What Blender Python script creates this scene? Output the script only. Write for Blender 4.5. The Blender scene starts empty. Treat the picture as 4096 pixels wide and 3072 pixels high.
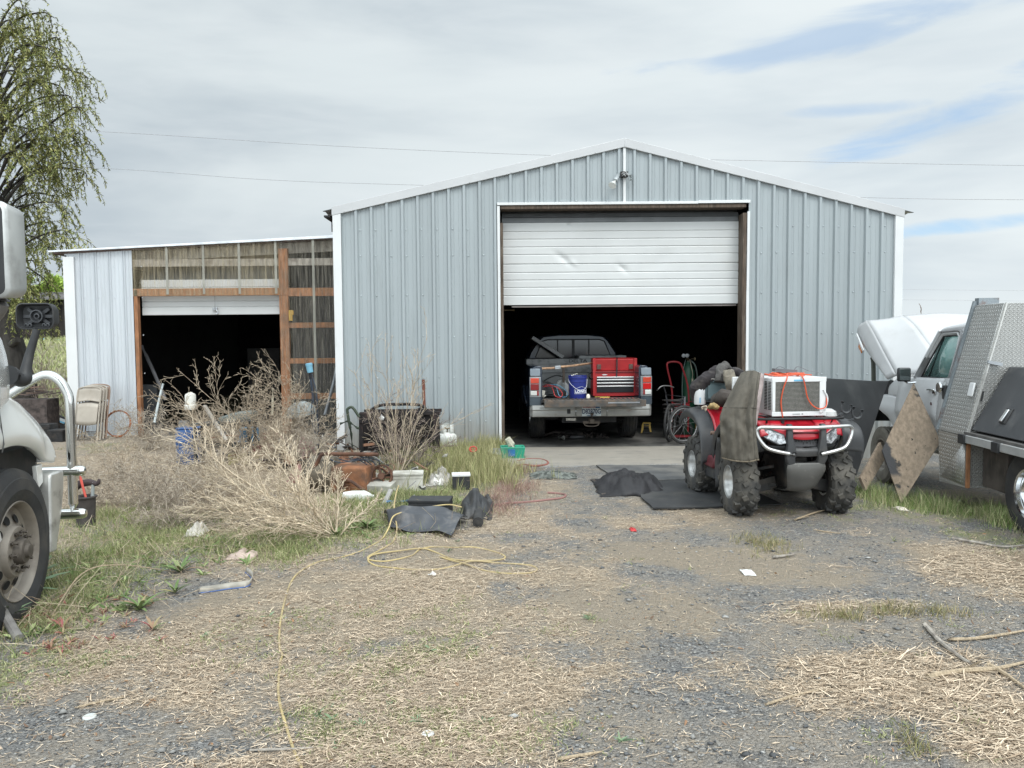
import bpy, math, random
import numpy as np
from mathutils import Vector, Matrix, Euler, noise as mnoise
rnd = random.Random(7); NR = np.random.default_rng(11)
S = bpy.context.scene; COL = S.collection; R_ = math.radians; PI = math.pi

# ---------------- camera ----------------
F = 3074.0; CAMH = 1.70
cam = bpy.data.objects.new('camera', bpy.data.cameras.new('camera')); COL.objects.link(cam)
ROT = Matrix.Rotation(R_(90-3.07), 3, 'X') @ Matrix.Rotation(-.008, 3, 'Z')
cam.matrix_world = Matrix.Translation((0, 0, CAMH)) @ ROT.to_4x4()
cam.data.sensor_width = 36; cam.data.lens = 36*F/4096; cam.data.clip_start = .05; cam.data.clip_end = 3000
S.camera = cam
S.render.resolution_x = 1024; S.render.resolution_y = 768

# ---------------- exposure ----------------
S.view_settings.view_transform = 'Standard'; S.view_settings.look = 'None'
S.view_settings.exposure = 0.12; S.view_settings.gamma = 1

# ---------------- sun ----------------
SUN_EL, SUN_AZ = 52, 155           # azimuth from +Y clockwise (behind the camera, to the right)
sd = bpy.data.lights.new('sun', 'SUN'); sd.energy = 1.35; sd.angle = R_(22); sd.color = (1, .965, .91)
so = bpy.data.objects.new('sun', sd); COL.objects.link(so)
_d = Vector((math.sin(R_(SUN_AZ))*math.cos(R_(SUN_EL)), math.cos(R_(SUN_AZ))*math.cos(R_(SUN_EL)), math.sin(R_(SUN_EL))))
so.rotation_euler = _d.to_track_quat('Z', 'Y').to_euler(); so.location = _d*60

# ---------------- node helpers ----------------
class NT:
    def __init__(s, nt): s.nt = nt; s.L = nt.links
    def n(s, t, **k):
        o = s.nt.nodes.new(t)
        for a, b in k.items():
            if a.startswith('i_'):
                o.inputs[int(a[2:])].default_value = b
            else: setattr(o, a, b)
        return o
    def lk(s, a, b): s.L.new(a, b)
    def math(s, op, a, b=None, c=None, clamp=False):
        o = s.n('ShaderNodeMath', operation=op, use_clamp=clamp)
        for i, x in enumerate((a, b, c)):
            if x is None: continue
            if isinstance(x, (int, float)): o.inputs[i].default_value = x
            else: s.lk(x, o.inputs[i])
        return o.outputs[0]
    def mix(s, f, a, b):
        o = s.n('ShaderNodeMix', data_type='RGBA')
        for i, x in ((0, f), (6, a), (7, b)):
            if isinstance(x, (int, float)): o.inputs[i].default_value = x
            elif isinstance(x, tuple): o.inputs[i].default_value = (*x[:3], 1)
            else: s.lk(x, o.inputs[i])
        return o.outputs[2]
    def ramp(s, f, p0, p1, v0=0., v1=1.):
        o = s.n('ShaderNodeMapRange', interpolation_type='SMOOTHSTEP'); s.lk(f, o.inputs[0])
        for i, x in ((1, p0), (2, p1), (3, v0), (4, v1)): o.inputs[i].default_value = x
        return o.outputs[0]
    def noise(s, vec, scale, det=4, rough=.55, dist=0.):
        o = s.n('ShaderNodeTexNoise'); o.inputs['Scale'].default_value = scale; o.inputs['Detail'].default_value = det
        o.inputs['Roughness'].default_value = rough; o.inputs['Distortion'].default_value = dist
        if vec is not None: s.lk(vec, o.inputs['Vector'])
        return o.outputs[0]
    def mapping(s, vec, sc=(1, 1, 1), loc=(0, 0, 0), rot=(0, 0, 0)):
        o = s.n('ShaderNodeMapping'); s.lk(vec, o.inputs[0]); o.inputs['Scale'].default_value = sc
        o.inputs['Location'].default_value = loc; o.inputs['Rotation'].default_value = rot
        return o.outputs[0]

def pix_ray(px, py):
    return ROT @ Vector(((px-2048)/F, -(py-1536)/F, -1))
def at(px, py, Y):
    d = pix_ray(px, py); return Vector((0, 0, CAMH)) + d*(Y/d.y)
def G(px, py, z=0.):
    d = pix_ray(px, py); return Vector((0, 0, CAMH)) + d*((z-CAMH)/d.z)

# ---------------- world: physical sky behind a broken overcast ----------------
W = bpy.data.worlds.new('World'); S.world = W; W.use_nodes = True; W.node_tree.nodes.clear()
w = NT(W.node_tree)
sky = w.n('ShaderNodeTexSky', sky_type='NISHITA'); sky.sun_disc = False
sky.sun_elevation = R_(SUN_EL); sky.sun_rotation = R_(SUN_AZ); sky.air_density = 1.0; sky.dust_density = .6
tc = w.n('ShaderNodeTexCoord').outputs['Generated']
sep = w.n('ShaderNodeSeparateXYZ'); w.lk(tc, sep.inputs[0])
X_, Y_, Z_ = sep.outputs
streak = w.noise(w.mapping(tc, (1.1, 1.1, 5.0), (3.3, .2, 1.1), (0, R_(9), 0)), 1.6, 5, .5, .35)
fine = w.noise(w.mapping(tc, (1.5, 1.5, 7.0), (1, 4, 2), (0, R_(-7), 0)), 3.2, 6, .55, .5)
def blob(px, py, sx, sz, sharp=1.0):
    d = pix_ray(px, py).normalized()
    a = w.math('DIVIDE', w.math('SUBTRACT', X_, d.x), sx)
    b = w.math('DIVIDE', w.math('SUBTRACT', w.math('SUBTRACT', Z_, d.z), w.math('MULTIPLY', w.math('SUBTRACT', X_, d.x), sharp)), sz)
    q = w.math('ADD', w.math('MULTIPLY', a, a), w.math('MULTIPLY', b, b))
    g = w.math('SUBTRACT', 1.0, q)
    g = w.math('ADD', g, w.math('MULTIPLY', w.math('SUBTRACT', fine, .5), 4.2))
    fr = w.math('GREATER_THAN', Y_, 0.0)
    return w.math('MULTIPLY', w.ramp(g, .0, 1.1), fr)
b1 = blob(3250, 165, .22, .022, .10); b2 = blob(3950, 400, .17, .026, .28); b3 = blob(3850, 905, .135, .0115, .04)
b4 = blob(3500, 430, .10, .010, -.05)
blue = w.math('MAXIMUM', w.math('MAXIMUM', w.math('MULTIPLY', b1, .55), w.math('MULTIPLY', b2, .8)), w.math('MAXIMUM', w.math('MULTIPLY', b3, .9), w.math('MULTIPLY', b4, .5)))
blue = w.math('MULTIPLY', blue, 1.0, clamp=True)
side = w.ramp(X_, -.45, .5)                       # whiter to the right, greyer to the left
cl = w.mix(w.ramp(streak, .30, .68), (4.5, 5.2, 5.75), (6.7, 7.35, 7.6))
cl2 = w.mix(w.ramp(streak, .28, .62), (5.5, 6.3, 6.9), (7.7, 8.35, 8.55))
cl = w.mix(side, cl, cl2)
cl = w.mix(w.ramp(fine, .35, .75, 0, .35), cl, (7.7, 8.2, 8.4))
zen = w.ramp(Z_, .42, 1.0, 1.0, 2.4); back = w.ramp(Y_, .2, -.6, 1.0, 2.2)  # unseen zenith and rear sky boosted to add light on the ground
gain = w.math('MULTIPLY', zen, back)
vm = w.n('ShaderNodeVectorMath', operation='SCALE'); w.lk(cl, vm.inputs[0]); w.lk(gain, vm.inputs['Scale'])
sk = w.n('ShaderNodeVectorMath', operation='SCALE'); w.lk(sky.outputs[0], sk.inputs[0]); sk.inputs['Scale'].default_value = 1.5
skm = w.mix(.45, sk.outputs[0], (4.2, 6.2, 8.6))
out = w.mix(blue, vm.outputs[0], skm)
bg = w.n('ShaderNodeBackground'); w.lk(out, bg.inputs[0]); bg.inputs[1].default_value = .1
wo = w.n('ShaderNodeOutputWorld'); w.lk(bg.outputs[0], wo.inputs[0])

# ---------------- materials ----------------
MATS = {}
def M(name, col, rough=.65, metal=0., var=.18, vs=4., bump=0., bs=40., dirt=None, ds=3., dt=(.5, .7), damt=.8,
      stretch=(1, 1, 1), coat=0., dscale=(1, 1, 1), alpha=1., trans=0., emit=None, spec=.5, island=0., col2=None, dirtrough=None):
    if name in MATS: return MATS[name]
    m = bpy.data.materials.new(name); m.use_nodes = True; t = NT(m.node_tree)
    b = m.node_tree.nodes['Principled BSDF']
    oc = t.n('ShaderNodeTexCoord').outputs['Object']
    v = t.mapping(oc, stretch)
    nz = t.noise(v, vs, 5)
    c = t.mix(t.ramp(nz, .3, .7), tuple(x*(1-var) for x in col), tuple(min(1, x*(1+var)) for x in col))
    if island or col2:
        ri = t.n('ShaderNodeNewGeometry').outputs['Random Per Island']
        if col2: c = t.mix(t.ramp(ri, .15, .85), c, col2)
        if island:
            hv = t.n('ShaderNodeHueSaturation'); t.lk(c, hv.inputs['Color'])
            rr = t.math('FRACT', t.math('MULTIPLY', ri, 7.31))
            t.lk(t.math('ADD', t.math('MULTIPLY', rr, 2*island), 1-island), hv.inputs['Value']); c = hv.outputs[0]
    r = None
    if dirt:
        dn = t.noise(t.mapping(oc, dscale, (5.1, 2.2, 7.7)), ds, 7, .62)
        f = t.ramp(dn, dt[0], dt[1], 0, damt); c = t.mix(f, c, dirt)
        if dirtrough is not None:
            r = t.math('ADD', t.math('MULTIPLY', f, dirtrough-rough), rough)
    t.lk(c, b.inputs['Base Color'])
    b.inputs['Roughness'].default_value = rough; b.inputs['Metallic'].default_value = metal
    if r is not None: t.lk(r, b.inputs['Roughness'])
    b.inputs['Specular IOR Level'].default_value = spec
    if coat: b.inputs['Coat Weight'].default_value = coat; b.inputs['Coat Roughness'].default_value = .12
    if alpha < 1: b.inputs['Alpha'].default_value = alpha
    if trans: b.inputs['Transmission Weight'].default_value = trans
    if emit: b.inputs['Emission Color'].default_value = (*emit[:3], 1); b.inputs['Emission Strength'].default_value = emit[3]
    if bump:
        bn = t.n('ShaderNodeBump'); bn.inputs['Strength'].default_value = bump; bn.inputs['Distance'].default_value = .01
        t.lk(t.noise(v, bs, 6, .6), bn.inputs['Height']); t.lk(bn.outputs[0], b.inputs['Normal'])
    MATS[name] = m; return m

# ---------------- mesh helpers ----------------
def tag(o, label=None, cat=None, group=None, kind=None):
    if label: o['label'] = label
    if cat: o['category'] = cat
    if group: o['group'] = group
    if kind: o['kind'] = kind
    return o
def empty(name, loc=(0, 0, 0), rz=0., label=None, cat=None, group=None):
    o = bpy.data.objects.new(name, None); COL.objects.link(o); o.location = loc; o.rotation_euler = (0, 0, rz)
    o.empty_display_size = .1
    return tag(o, label, cat, group)
def link(name, me, mat=None, parent=None):
    o = bpy.data.objects.new(name, me); COL.objects.link(o)
    if mat is not None:
        for x in (mat if isinstance(mat, (list, tuple)) else [mat]): me.materials.append(x)
    if parent is not None: o.parent = parent
    return o
def copy_tree(o, parent=None):
    c = o.copy(); COL.objects.link(c); c.parent = parent
    for ch in list(o.children): copy_tree(ch, c)
    return c
def V(*a): return Vector(a)
def rotm(rx=0, ry=0, rz=0): return Euler((R_(rx), R_(ry), R_(rz))).to_matrix()
def frame(d, up=Vector((0, 0, 1))):
    d = d.normalized()
    if abs(d.dot(up)) > .98: up = Vector((1, 0, 0))
    x = d.cross(up).normalized(); y = x.cross(d)
    return x, y
def cr(P, n):
    """Catmull-Rom through the points, n steps per span"""
    P = [Vector(p) for p in P]
    if len(P) < 3: return [P[0].lerp(P[-1], i/n) for i in range(n+1)]
    Q = [P[0]*2-P[1]]+P+[P[-1]*2-P[-2]]; o = []
    for i in range(1, len(Q)-2):
        for k in range(n):
            t = k/n; a, b, c, d = Q[i-1:i+3]
            o.append(.5*((2*b)+(c-a)*t+(2*a-5*b+4*c-d)*t*t+(3*b-a-3*c+d)*t**3))
    o.append(P[-1]); return o
class MB:
    def __init__(s): s.v = []; s.f = []; s.m = []; s.mi = 0; s.X = None
    def add(s, vs, fs):
        k = len(s.v)
        if s.X is not None: vs = [s.X @ Vector(p) for p in vs]
        s.v += [tuple(p) for p in vs]; s.f += [tuple(i+k for i in q) for q in fs]; s.m += [s.mi]*len(fs); return s
    def box(s, c, sz, r=None, taper=1.):
        c = Vector(c); h = [x/2 for x in sz]; vs = []
        for z in (-1, 1):
            for y in (-1, 1):
                for x in (-1, 1):
                    k = taper if z > 0 else 1
                    p = Vector((x*h[0]*k, y*h[1]*k, z*h[2])); vs.append(c+(r @ p if r else p))
        return s.add(vs, [(0, 2, 3, 1), (4, 5, 7, 6), (0, 1, 5, 4), (2, 6, 7, 3), (0, 4, 6, 2), (1, 3, 7, 5)])
    def bar(s, a, b, w_, h_, up=Vector((0, 0, 1))):
        a, b = Vector(a), Vector(b); d = b-a; x, y = frame(d, up); vs = []
        for p in (a, b):
            for i, j in ((-1, -1), (1, -1), (1, 1), (-1, 1)): vs.append(p+x*(i*w_/2)+y*(j*h_/2))
        return s.add(vs, [(0, 3, 2, 1), (4, 5, 6, 7), (0, 1, 5, 4), (1, 2, 6, 5), (2, 3, 7, 6), (3, 0, 4, 7)])
    def tube(s, P, r, n=10, closed=False, sm=0, caps=True, nz=0., nf=6.):
        if sm: P = cr(P, sm)
        P = [Vector(p) for p in P]; N = len(P); vs = []; fs = []; pu = None
        for i, p in enumerate(P):
            if closed: d = P[(i+1) % N]-P[i-1]
            else: d = P[min(i+1, N-1)]-P[max(i-1, 0)]
            if d.length < 1e-9: d = Vector((0, 0, 1))
            d.normalize()
            if pu is None: x, y = frame(d)
            else:
                x = (pu-d*pu.dot(d));
                if x.length < 1e-6: x, y = frame(d)
                x.normalize(); y = d.cross(x)
            pu = x
            if isinstance(r, (int, float)): rr = r
            else:
                t = i/(N-1)*(len(r)-1); k = min(int(t), len(r)-2); rr = r[k]*(1-(t-k))+r[k+1]*(t-k)
            for j in range(n):
                a = 2*PI*j/n; q = x*math.cos(a)+y*math.sin(a); e = rr
                if nz: e = rr*(1+nz*mnoise.noise((p+q*rr)*nf))
                vs.append(p+q*e)
        for i in range(N if closed else N-1):
            k = (i+1) % N
            for j in range(n):
                fs.append((i*n+j, i*n+(j+1) % n, k*n+(j+1) % n, k*n+j))
        if not closed and caps:
            fs.append(tuple(reversed(range(n)))); fs.append(tuple((N-1)*n+j for j in range(n)))
        return s.add(vs, fs)
    def lathe(s, prof, n=24, Mx=None, a0=0., a1=2*PI, caps=False):
        """prof: (r, z) pairs; axis z, then Mx (4x4)"""
        full = abs(a1-a0-2*PI) < 1e-6; m = n if full else n+1; vs = []; fs = []
        for r, z in prof:
            for j in range(m):
                a = a0+(a1-a0)*j/n; p = Vector((r*math.cos(a), r*math.sin(a), z)); vs.append(Mx @ p if Mx else p)
        for i in range(len(prof)-1):
            for j in range(n):
                k = (j+1) % m; fs.append((i*m+j, i*m+k, (i+1)*m+k, (i+1)*m+j))
        if caps and full:
            fs.append(tuple(reversed(range(m)))); fs.append(tuple((len(prof)-1)*m+j for j in range(m)))
        return s.add(vs, fs)
    def prism(s, poly, vec):
        poly = [Vector(p) for p in poly]; vec = Vector(vec); n = len(poly)
        return s.add(poly+[p+vec for p in poly], [tuple(reversed(range(n))), tuple(range(n, 2*n))]+[(i, (i+1) % n, (i+1) % n+n, i+n) for i in range(n)])
    def grid(s, rows, closed=False):
        nu = len(rows[0]); fs = []
        for i in range(len(rows)-1):
            for j in range(nu if closed else nu-1):
                fs.append((i*nu+j, i*nu+(j+1) % nu, (i+1)*nu+(j+1) % nu, (i+1)*nu+j))
        return s.add([p for r in rows for p in r], fs)
    def patch(s, rows, nu=6, nv=6, closed=False):
        A = [cr(r, nu) for r in rows]; cols = list(zip(*A)); Bc = [cr(c, nv) for c in cols]
        return s.grid([list(r) for r in zip(*Bc)])
    def loft(s, rings, caps=True):
        n = len(rings[0]); s.grid(rings, closed=True)
        if caps:
            k = len(s.v)-n*len(rings)
            s.f.append(tuple(k+j for j in reversed(range(n)))); s.f.append(tuple(k+(len(rings)-1)*n+j for j in range(n))); s.m += [s.mi]*2
        return s
    def build(s, name, mat=None, parent=None, smooth=35, bevel=0., seg=2, solid=0., subs=0, off=0.):
        me = bpy.data.meshes.new(name); me.from_pydata(s.v, [], s.f); me.update()
        o = link(name, me, mat, parent)
        if any(s.m): me.polygons.foreach_set('material_index', s.m)
        import bmesh
        bm = bmesh.new(); bm.from_mesh(me); bmesh.ops.recalc_face_normals(bm, faces=bm.faces); bm.to_mesh(me); bm.free()
        if smooth: me.shade_smooth(); me.set_sharp_from_angle(angle=R_(smooth))
        if solid: q = o.modifiers.new('s', 'SOLIDIFY'); q.thickness = solid; q.offset = off
        if subs: q = o.modifiers.new('u', 'SUBSURF'); q.levels = subs; q.render_levels = subs
        if bevel: q = o.modifiers.new('b', 'BEVEL'); q.width = bevel; q.segments = seg; q.limit_method = 'ANGLE'; q.angle_limit = R_(40)
        return o
def np_mesh(name, v, f, mat, parent=None, smooth=False):
    me = bpy.data.meshes.new(name); v = np.asarray(v, np.float32); f = np.asarray(f, np.int32); k = f.shape[1]
    me.vertices.add(len(v)); me.vertices.foreach_set('co', v.ravel())
    me.loops.add(f.size); me.loops.foreach_set('vertex_index', f.ravel())
    me.polygons.add(len(f)); me.polygons.foreach_set('loop_start', np.arange(0, f.size, k, dtype=np.int32))
    me.update(calc_edges=True); me.validate()
    if smooth: me.shade_smooth()
    return link(name, me, mat, parent)
def text_mesh(name, txt, size, loc, rot, mat, parent=None, depth=.0015, spacing=1., bold=0., sx=1.):
    cu = bpy.data.curves.new(name, 'FONT'); cu.body = txt; cu.size = size; cu.extrude = depth; cu.align_x = 'CENTER'; cu.align_y = 'CENTER'
    cu.space_character = spacing; cu.offset = bold; cu.resolution_u = 3
    o = bpy.data.objects.new(name, cu); COL.objects.link(o)
    dg = bpy.context.evaluated_depsgraph_get(); me = bpy.data.meshes.new_from_object(o.evaluated_get(dg))
    bpy.data.objects.remove(o); bpy.data.curves.remove(cu)
    q = link(name, me, mat, parent); q.location = loc; q.rotation_euler = rot; q.scale = (sx, 1, 1); return q
def add_screws(b, pts, r=.009, d=Vector((0, -1, 0)), h=.006):
    for p in pts:
        p = Vector(p); x, y = frame(d); ring = [p+x*(r*math.cos(a*PI/3))+y*(r*math.sin(a*PI/3)) for a in range(6)]
        top = [q*.55+p*.45+d*h for q in ring]
        b.add(ring+top, [tuple(range(6, 12))]+[(i, (i+1) % 6, (i+1) % 6+6, i+6) for i in range(6)])

# ---------------- numpy noise ----------------
_perm = NR.random((256, 256)).astype(np.float32)
def vnoise(x, y):
    xi = np.floor(x).astype(int); yi = np.floor(y).astype(int); fx = x-xi; fy = y-yi
    fx = fx*fx*(3-2*fx); fy = fy*fy*(3-2*fy)
    g = lambda a, b: _perm[a % 256, b % 256]
    return (g(xi, yi)*(1-fx)+g(xi+1, yi)*fx)*(1-fy)+(g(xi, yi+1)*(1-fx)+g(xi+1, yi+1)*fx)*fy
def fbm(x, y, o=4):
    s = 0; a = .5; t = 0
    for i in range(o): s = s+a*vnoise(x+17.3*i, y+9.1*i); t += a; x = x*2.03; y = y*2.03; a *= .5
    return s/t
def sstep(a, b, x):
    t = np.clip((x-a)/(b-a), 0, 1); return t*t*(3-2*t)
# ---------------- ground ----------------
def gz(x, y):
    x = np.asarray(x, float); y = np.asarray(y, float)
    z = -.20*sstep(3.7, 4.5, x)*sstep(7.0, 9.2, y)
    field = 2.03*sstep(18, 37, y)*sstep(-5.5, -9.5, x)
    near = sstep(11.5, 9.5, y)
    yard = sstep(-.5, -1.8, x)
    z = z+field+(.03*(fbm(x*.9, y*.9, 3)-.5)+.016*(fbm(x*5, y*5, 3)-.5))*np.maximum(near, yard)*sstep(30, 15, y)
    return z
def gzs(x, y): return float(gz(np.array([x]), np.array([y]))[0])
def blobs(x, y, L):
    s = np.zeros_like(x)
    for px, py, rx, ry, wt in L:
        c = G(px, py); kx = rx*c.y/F; ky = ry*c.y**2/(CAMH*F)
        s = np.maximum(s, wt*np.exp(-(((x-c.x)/kx)**2+((y-c.y)/ky)**2)*1.1))
    return s
STRAW = [(1500, 2420, 600, 160, .62), (950, 2480, 420, 120, .6), (2150, 2500, 330, 200, .6), (1700, 2350, 500, 160, .7), (800, 2800, 400, 120, .7), (2500, 2080, 250, 60, .5), (3000, 2500, 300, 90, .42), (1300, 2750, 900, 330, .85), (1500, 3000, 900, 300, .95), (1900, 2650, 500, 330, .8), (600, 2600, 500, 180, .62), (3650, 2720, 560, 230, 1.0), (4000, 2950, 420, 320, 1.0),
         (3300, 2800, 300, 120, .7), (4000, 2260, 420, 160, .85), (3500, 2440, 260, 70, .62), (2050, 2090, 300, 130, .85), (1950, 2330, 420, 120, .85), (700, 1900, 800, 190, .95), (1200, 2050, 500, 160, .9),
         (400, 2450, 380, 180, .5), (2150, 1950, 260, 70, .8), (2900, 2060, 420, 45, .6), (2440, 2240, 90, 30, .6), (3650, 2140, 300, 60, .55), (1150, 2250, 500, 90, .55), (900, 2950, 380, 150, .55)]
GREEN = [(1650, 2650, 520, 230, .62), (1200, 2450, 300, 100, .4), (1300, 2900, 500, 140, .45), (2100, 2700, 180, 300, .42), (300, 2350, 420, 330, .95), (150, 2680, 360, 190, .8), (700, 2150, 500, 170, .85), (1150, 2180, 380, 90, .6), (1800, 2560, 330, 170, .6), (1750, 2820, 420, 230, .62), (2000, 2980, 350, 150, .5), (1450, 2750, 300, 150, .38),
         (1850, 1900, 300, 130, 1.0), (1650, 2080, 300, 90, .8), (3700, 2050, 430, 90, 1.0), (4000, 2140, 240, 110, .95), (450, 1780, 300, 60, .6), (2000, 1780, 200, 60, .7), (1000, 2600, 260, 100, .3)]
DIRT = [(1500, 2400, 650, 170, .95), (900, 2500, 500, 170, .85), (1800, 2200, 350, 90, .7), (2300, 2350, 260, 160, .75), (2050, 2800, 450, 260, .7), (3300, 2500, 400, 130, .6), (3000, 2100, 500, 60, .6), (2950, 2230, 420, 100, .95), (3350, 2300, 500, 90, .6), (2700, 2420, 200, 200, .5), (2500, 2700, 260, 260, .6), (2600, 2950, 400, 200, .5), (3700, 2200, 300, 90, .8), (1150, 2560, 300, 120, .45), (700, 1900, 900, 200, .9), (2150, 2000, 300, 100, .6), (3900, 1980, 300, 100, .9)]
def cover(x, y):
    n1 = fbm(x*1.7+3, y*2.1+7, 5)-.5; n2 = fbm(x*2.3+31, y*2.7+1, 5)-.5; n3 = fbm(x*1.1+11, y*1.3+41, 4)-.5
    far = sstep(11.5, 15, y)+sstep(-3, -4.5, x)*sstep(7, 9, y)
    s = np.clip(blobs(x, y, STRAW)*1.2-.08+1.7*n1+.9*(fbm(x*7, y*7, 3)-.5), 0, 1)
    g = np.clip(blobs(x, y, GREEN)*1.1-.26+1.7*n2+.9*(fbm(x*6+4, y*6, 3)-.5), 0, 1)
    d = np.clip(blobs(x, y, DIRT)*1.1-.1+1.5*n3, 0, 1)
    g = np.maximum(g, sstep(14, 17, y)); s = np.maximum(s, .6*np.clip(far, 0, 1))
    return s, g, d
xs = np.concatenate([-np.geomspace(500, 9.6, 34), np.arange(-9.4, 9.41, .075), np.geomspace(9.6, 500, 34)])
ys = np.concatenate([-np.geomspace(300, 3, 16), np.array([-1, 1, 2, 2.5]), np.arange(2.7, 13.5, .07), np.geomspace(13.8, 900, 60)])
gx, gy = np.meshgrid(xs, ys); gv = np.stack([gx.ravel(), gy.ravel(), gz(gx.ravel(), gy.ravel())], 1)
nx = len(xs); ii = np.arange((len(ys)-1)*nx).reshape(-1, nx)[:, :-1].ravel()
gf = np.stack([ii, ii+1, ii+1+nx, ii+nx], 1)
m = bpy.data.materials.new('ground_mix'); m.use_nodes = True; t = NT(m.node_tree); b = m.node_tree.nodes['Principled BSDF']
oc = t.n('ShaderNodeTexCoord').outputs['Object']
vc = t.n('ShaderNodeVertexColor', layer_name='cover').outputs[0]; sp = t.n('ShaderNodeSeparateColor'); t.lk(vc, sp.inputs[0])
vo = t.n('ShaderNodeTexVoronoi', feature='F1'); vo.inputs['Scale'].default_value = 72; vo.inputs['Randomness'].default_value = 1
t.lk(t.mapping(oc, (1, 1.0, 1)), vo.inputs['Vector'])
vo2 = t.n('ShaderNodeTexVoronoi', feature='F1'); vo2.inputs['Scale'].default_value = 130; t.lk(oc, vo2.inputs['Vector'])
bw = t.n('ShaderNodeSeparateColor'); t.lk(vo.outputs['Color'], bw.inputs[0])
g1 = t.mix(t.ramp(bw.outputs[0], .05, .95), (.078, .08, .082), (.27, .265, .255))
bw2 = t.n('ShaderNodeSeparateColor'); t.lk(vo2.outputs['Color'], bw2.inputs[0])
g2 = t.mix(bw2.outputs[0], (.085, .088, .09), (.26, .252, .238))
grav = t.mix(t.ramp(t.noise(oc, 6, 4), .42, .58), g1, g2)
bright = t.ramp(bw.outputs[1], .93, .96); grav = t.mix(t.math('MULTIPLY', bright, .55), grav, (.46, .44, .40))
dust = t.ramp(t.noise(oc, 1.7, 8, .72), .38, .62); grav = t.mix(t.math('MULTIPLY', dust, .75), grav, (.29, .25, .20))
dirtc = t.mix(t.noise(oc, 30, 6, .7), (.19, .152, .11), (.40, .34, .26))
strawc = t.mix(t.ramp(t.noise(t.mapping(oc, (1, 1, 1)), 75, 6, .75), .35, .66), (.22, .17, .12), (.58, .48, .36))
greenc = t.mix(t.ramp(t.noise(oc, 60, 6, .75), .3, .7), (.13, .135, .07), (.34, .34, .18))
br = t.noise(oc, 14, 6, .7)
def thr(a, lo=.25, hi=.55): return t.ramp(t.math('ADD', a, t.math('MULTIPLY', t.math('SUBTRACT', br, .5), .9)), lo, hi)
c = t.mix(t.math('MULTIPLY', thr(sp.outputs[2]), .85), grav, dirtc)
c = t.mix(t.math('MULTIPLY', thr(sp.outputs[0], .15, .9), .8), c, strawc)
c = t.mix(t.math('MULTIPLY', thr(sp.outputs[1], .45, .85), .6), c, greenc)
t.lk(c, b.inputs['Base Color']); b.inputs['Roughness'].default_value = .93; b.inputs['Specular IOR Level'].default_value = .25
bn = t.n('ShaderNodeBump'); bn.inputs['Strength'].default_value = .85; bn.inputs['Distance'].default_value = .016
hh = t.math('ADD', t.math('MULTIPLY', vo.outputs['Distance'], -1.4), t.math('ADD', t.math('MULTIPLY', vo2.outputs['Distance'], -.6), t.noise(oc, 22, 7, .7)))
t.lk(hh, bn.inputs['Height']); t.lk(bn.outputs[0], b.inputs['Normal'])
g_o = np_mesh('ground', gv, gf, m, smooth=True); tag(g_o, kind='structure')
cs, cg, cd = cover(gv[:, 0], gv[:, 1])
ca = g_o.data.color_attributes.new('cover', 'FLOAT_COLOR', 'POINT'); ca.data.foreach_set('color', np.stack([cs, cg, cd, np.ones(len(cs))], 1).astype(np.float32).ravel())

# ---------------- shared materials ----------------
wall_blue = M('wall_blue', (.338, .374, .386), .5, .15, .05, .7, stretch=(3, 1, .35), dirt=(.25, .27, .27), ds=1.3, dt=(.55, .8), damt=.45, dscale=(6, 1, .7), spec=.5, bump=.08, bs=9)
trim_white = M('trim_white', (.66, .67, .67), .45, 0, .04, 1.5, dirt=(.42, .40, .36), ds=2.0, dt=(.6, .85), damt=.5, dscale=(3, 1, .8))
rake_white = M('rake_white', (.50, .505, .51), .45, .1, .04, 1.5, dirt=(.40, .39, .37), ds=2.0, dt=(.6, .85), damt=.4)
door_white = M('door_white', (.57, .58, .575), .5, 0, .04, 1.2, dirt=(.45, .43, .38), ds=1.1, dt=(.55, .85), damt=.4, dscale=(1, 1, 3), bump=.12, bs=2.2)
shed_white = M('shed_white', (.55, .58, .61), .42, .25, .05, 1.0, stretch=(4, 1, .4), dirt=(.40, .41, .42), ds=1.5, dt=(.55, .8), damt=.5, dscale=(5, 1, .6))
wood_dark = M('wood_dark', (.085, .062, .045), .85, 0, .4, 5, stretch=(6, 6, .8), bump=.5, bs=14, dirt=(.17, .14, .11), ds=4, dscale=(6, 6, .6))
wood_orange = M('wood_orange', (.30, .135, .062), .8, 0, .3, 4, stretch=(5, 5, 1), bump=.3, bs=20, dirt=(.19, .10, .055), ds=3, dt=(.45, .7))
wood_grey = M('wood_grey', (.32, .29, .25), .85, 0, .3, 4, stretch=(4, 4, 1), bump=.4, bs=20, dirt=(.15, .12, .10), ds=5)
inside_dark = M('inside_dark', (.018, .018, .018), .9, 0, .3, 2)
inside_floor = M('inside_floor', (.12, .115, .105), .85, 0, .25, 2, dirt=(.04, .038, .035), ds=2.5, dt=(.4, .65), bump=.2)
black_steel = M('black_steel', (.02, .02, .021), .55, .3, .4, 8, dirt=(.07, .055, .045), ds=6, dt=(.5, .75))
roof_metal = M('roof_metal', (.25, .26, .27), .4, .6, .1, 2)
glass_dark = M('glass_dark', (.035, .037, .042), .08, 0, .1, 2, spec=.9)
galv = M('galv', (.48, .50, .52), .38, .8, .12, 8, dirt=(.3, .3, .3), ds=5)
rust = M('rust', (.13, .062, .038), .9, .1, .4, 9, dirt=(.055, .035, .028), ds=7, dt=(.4, .65), bump=.4, bs=60)

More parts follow.
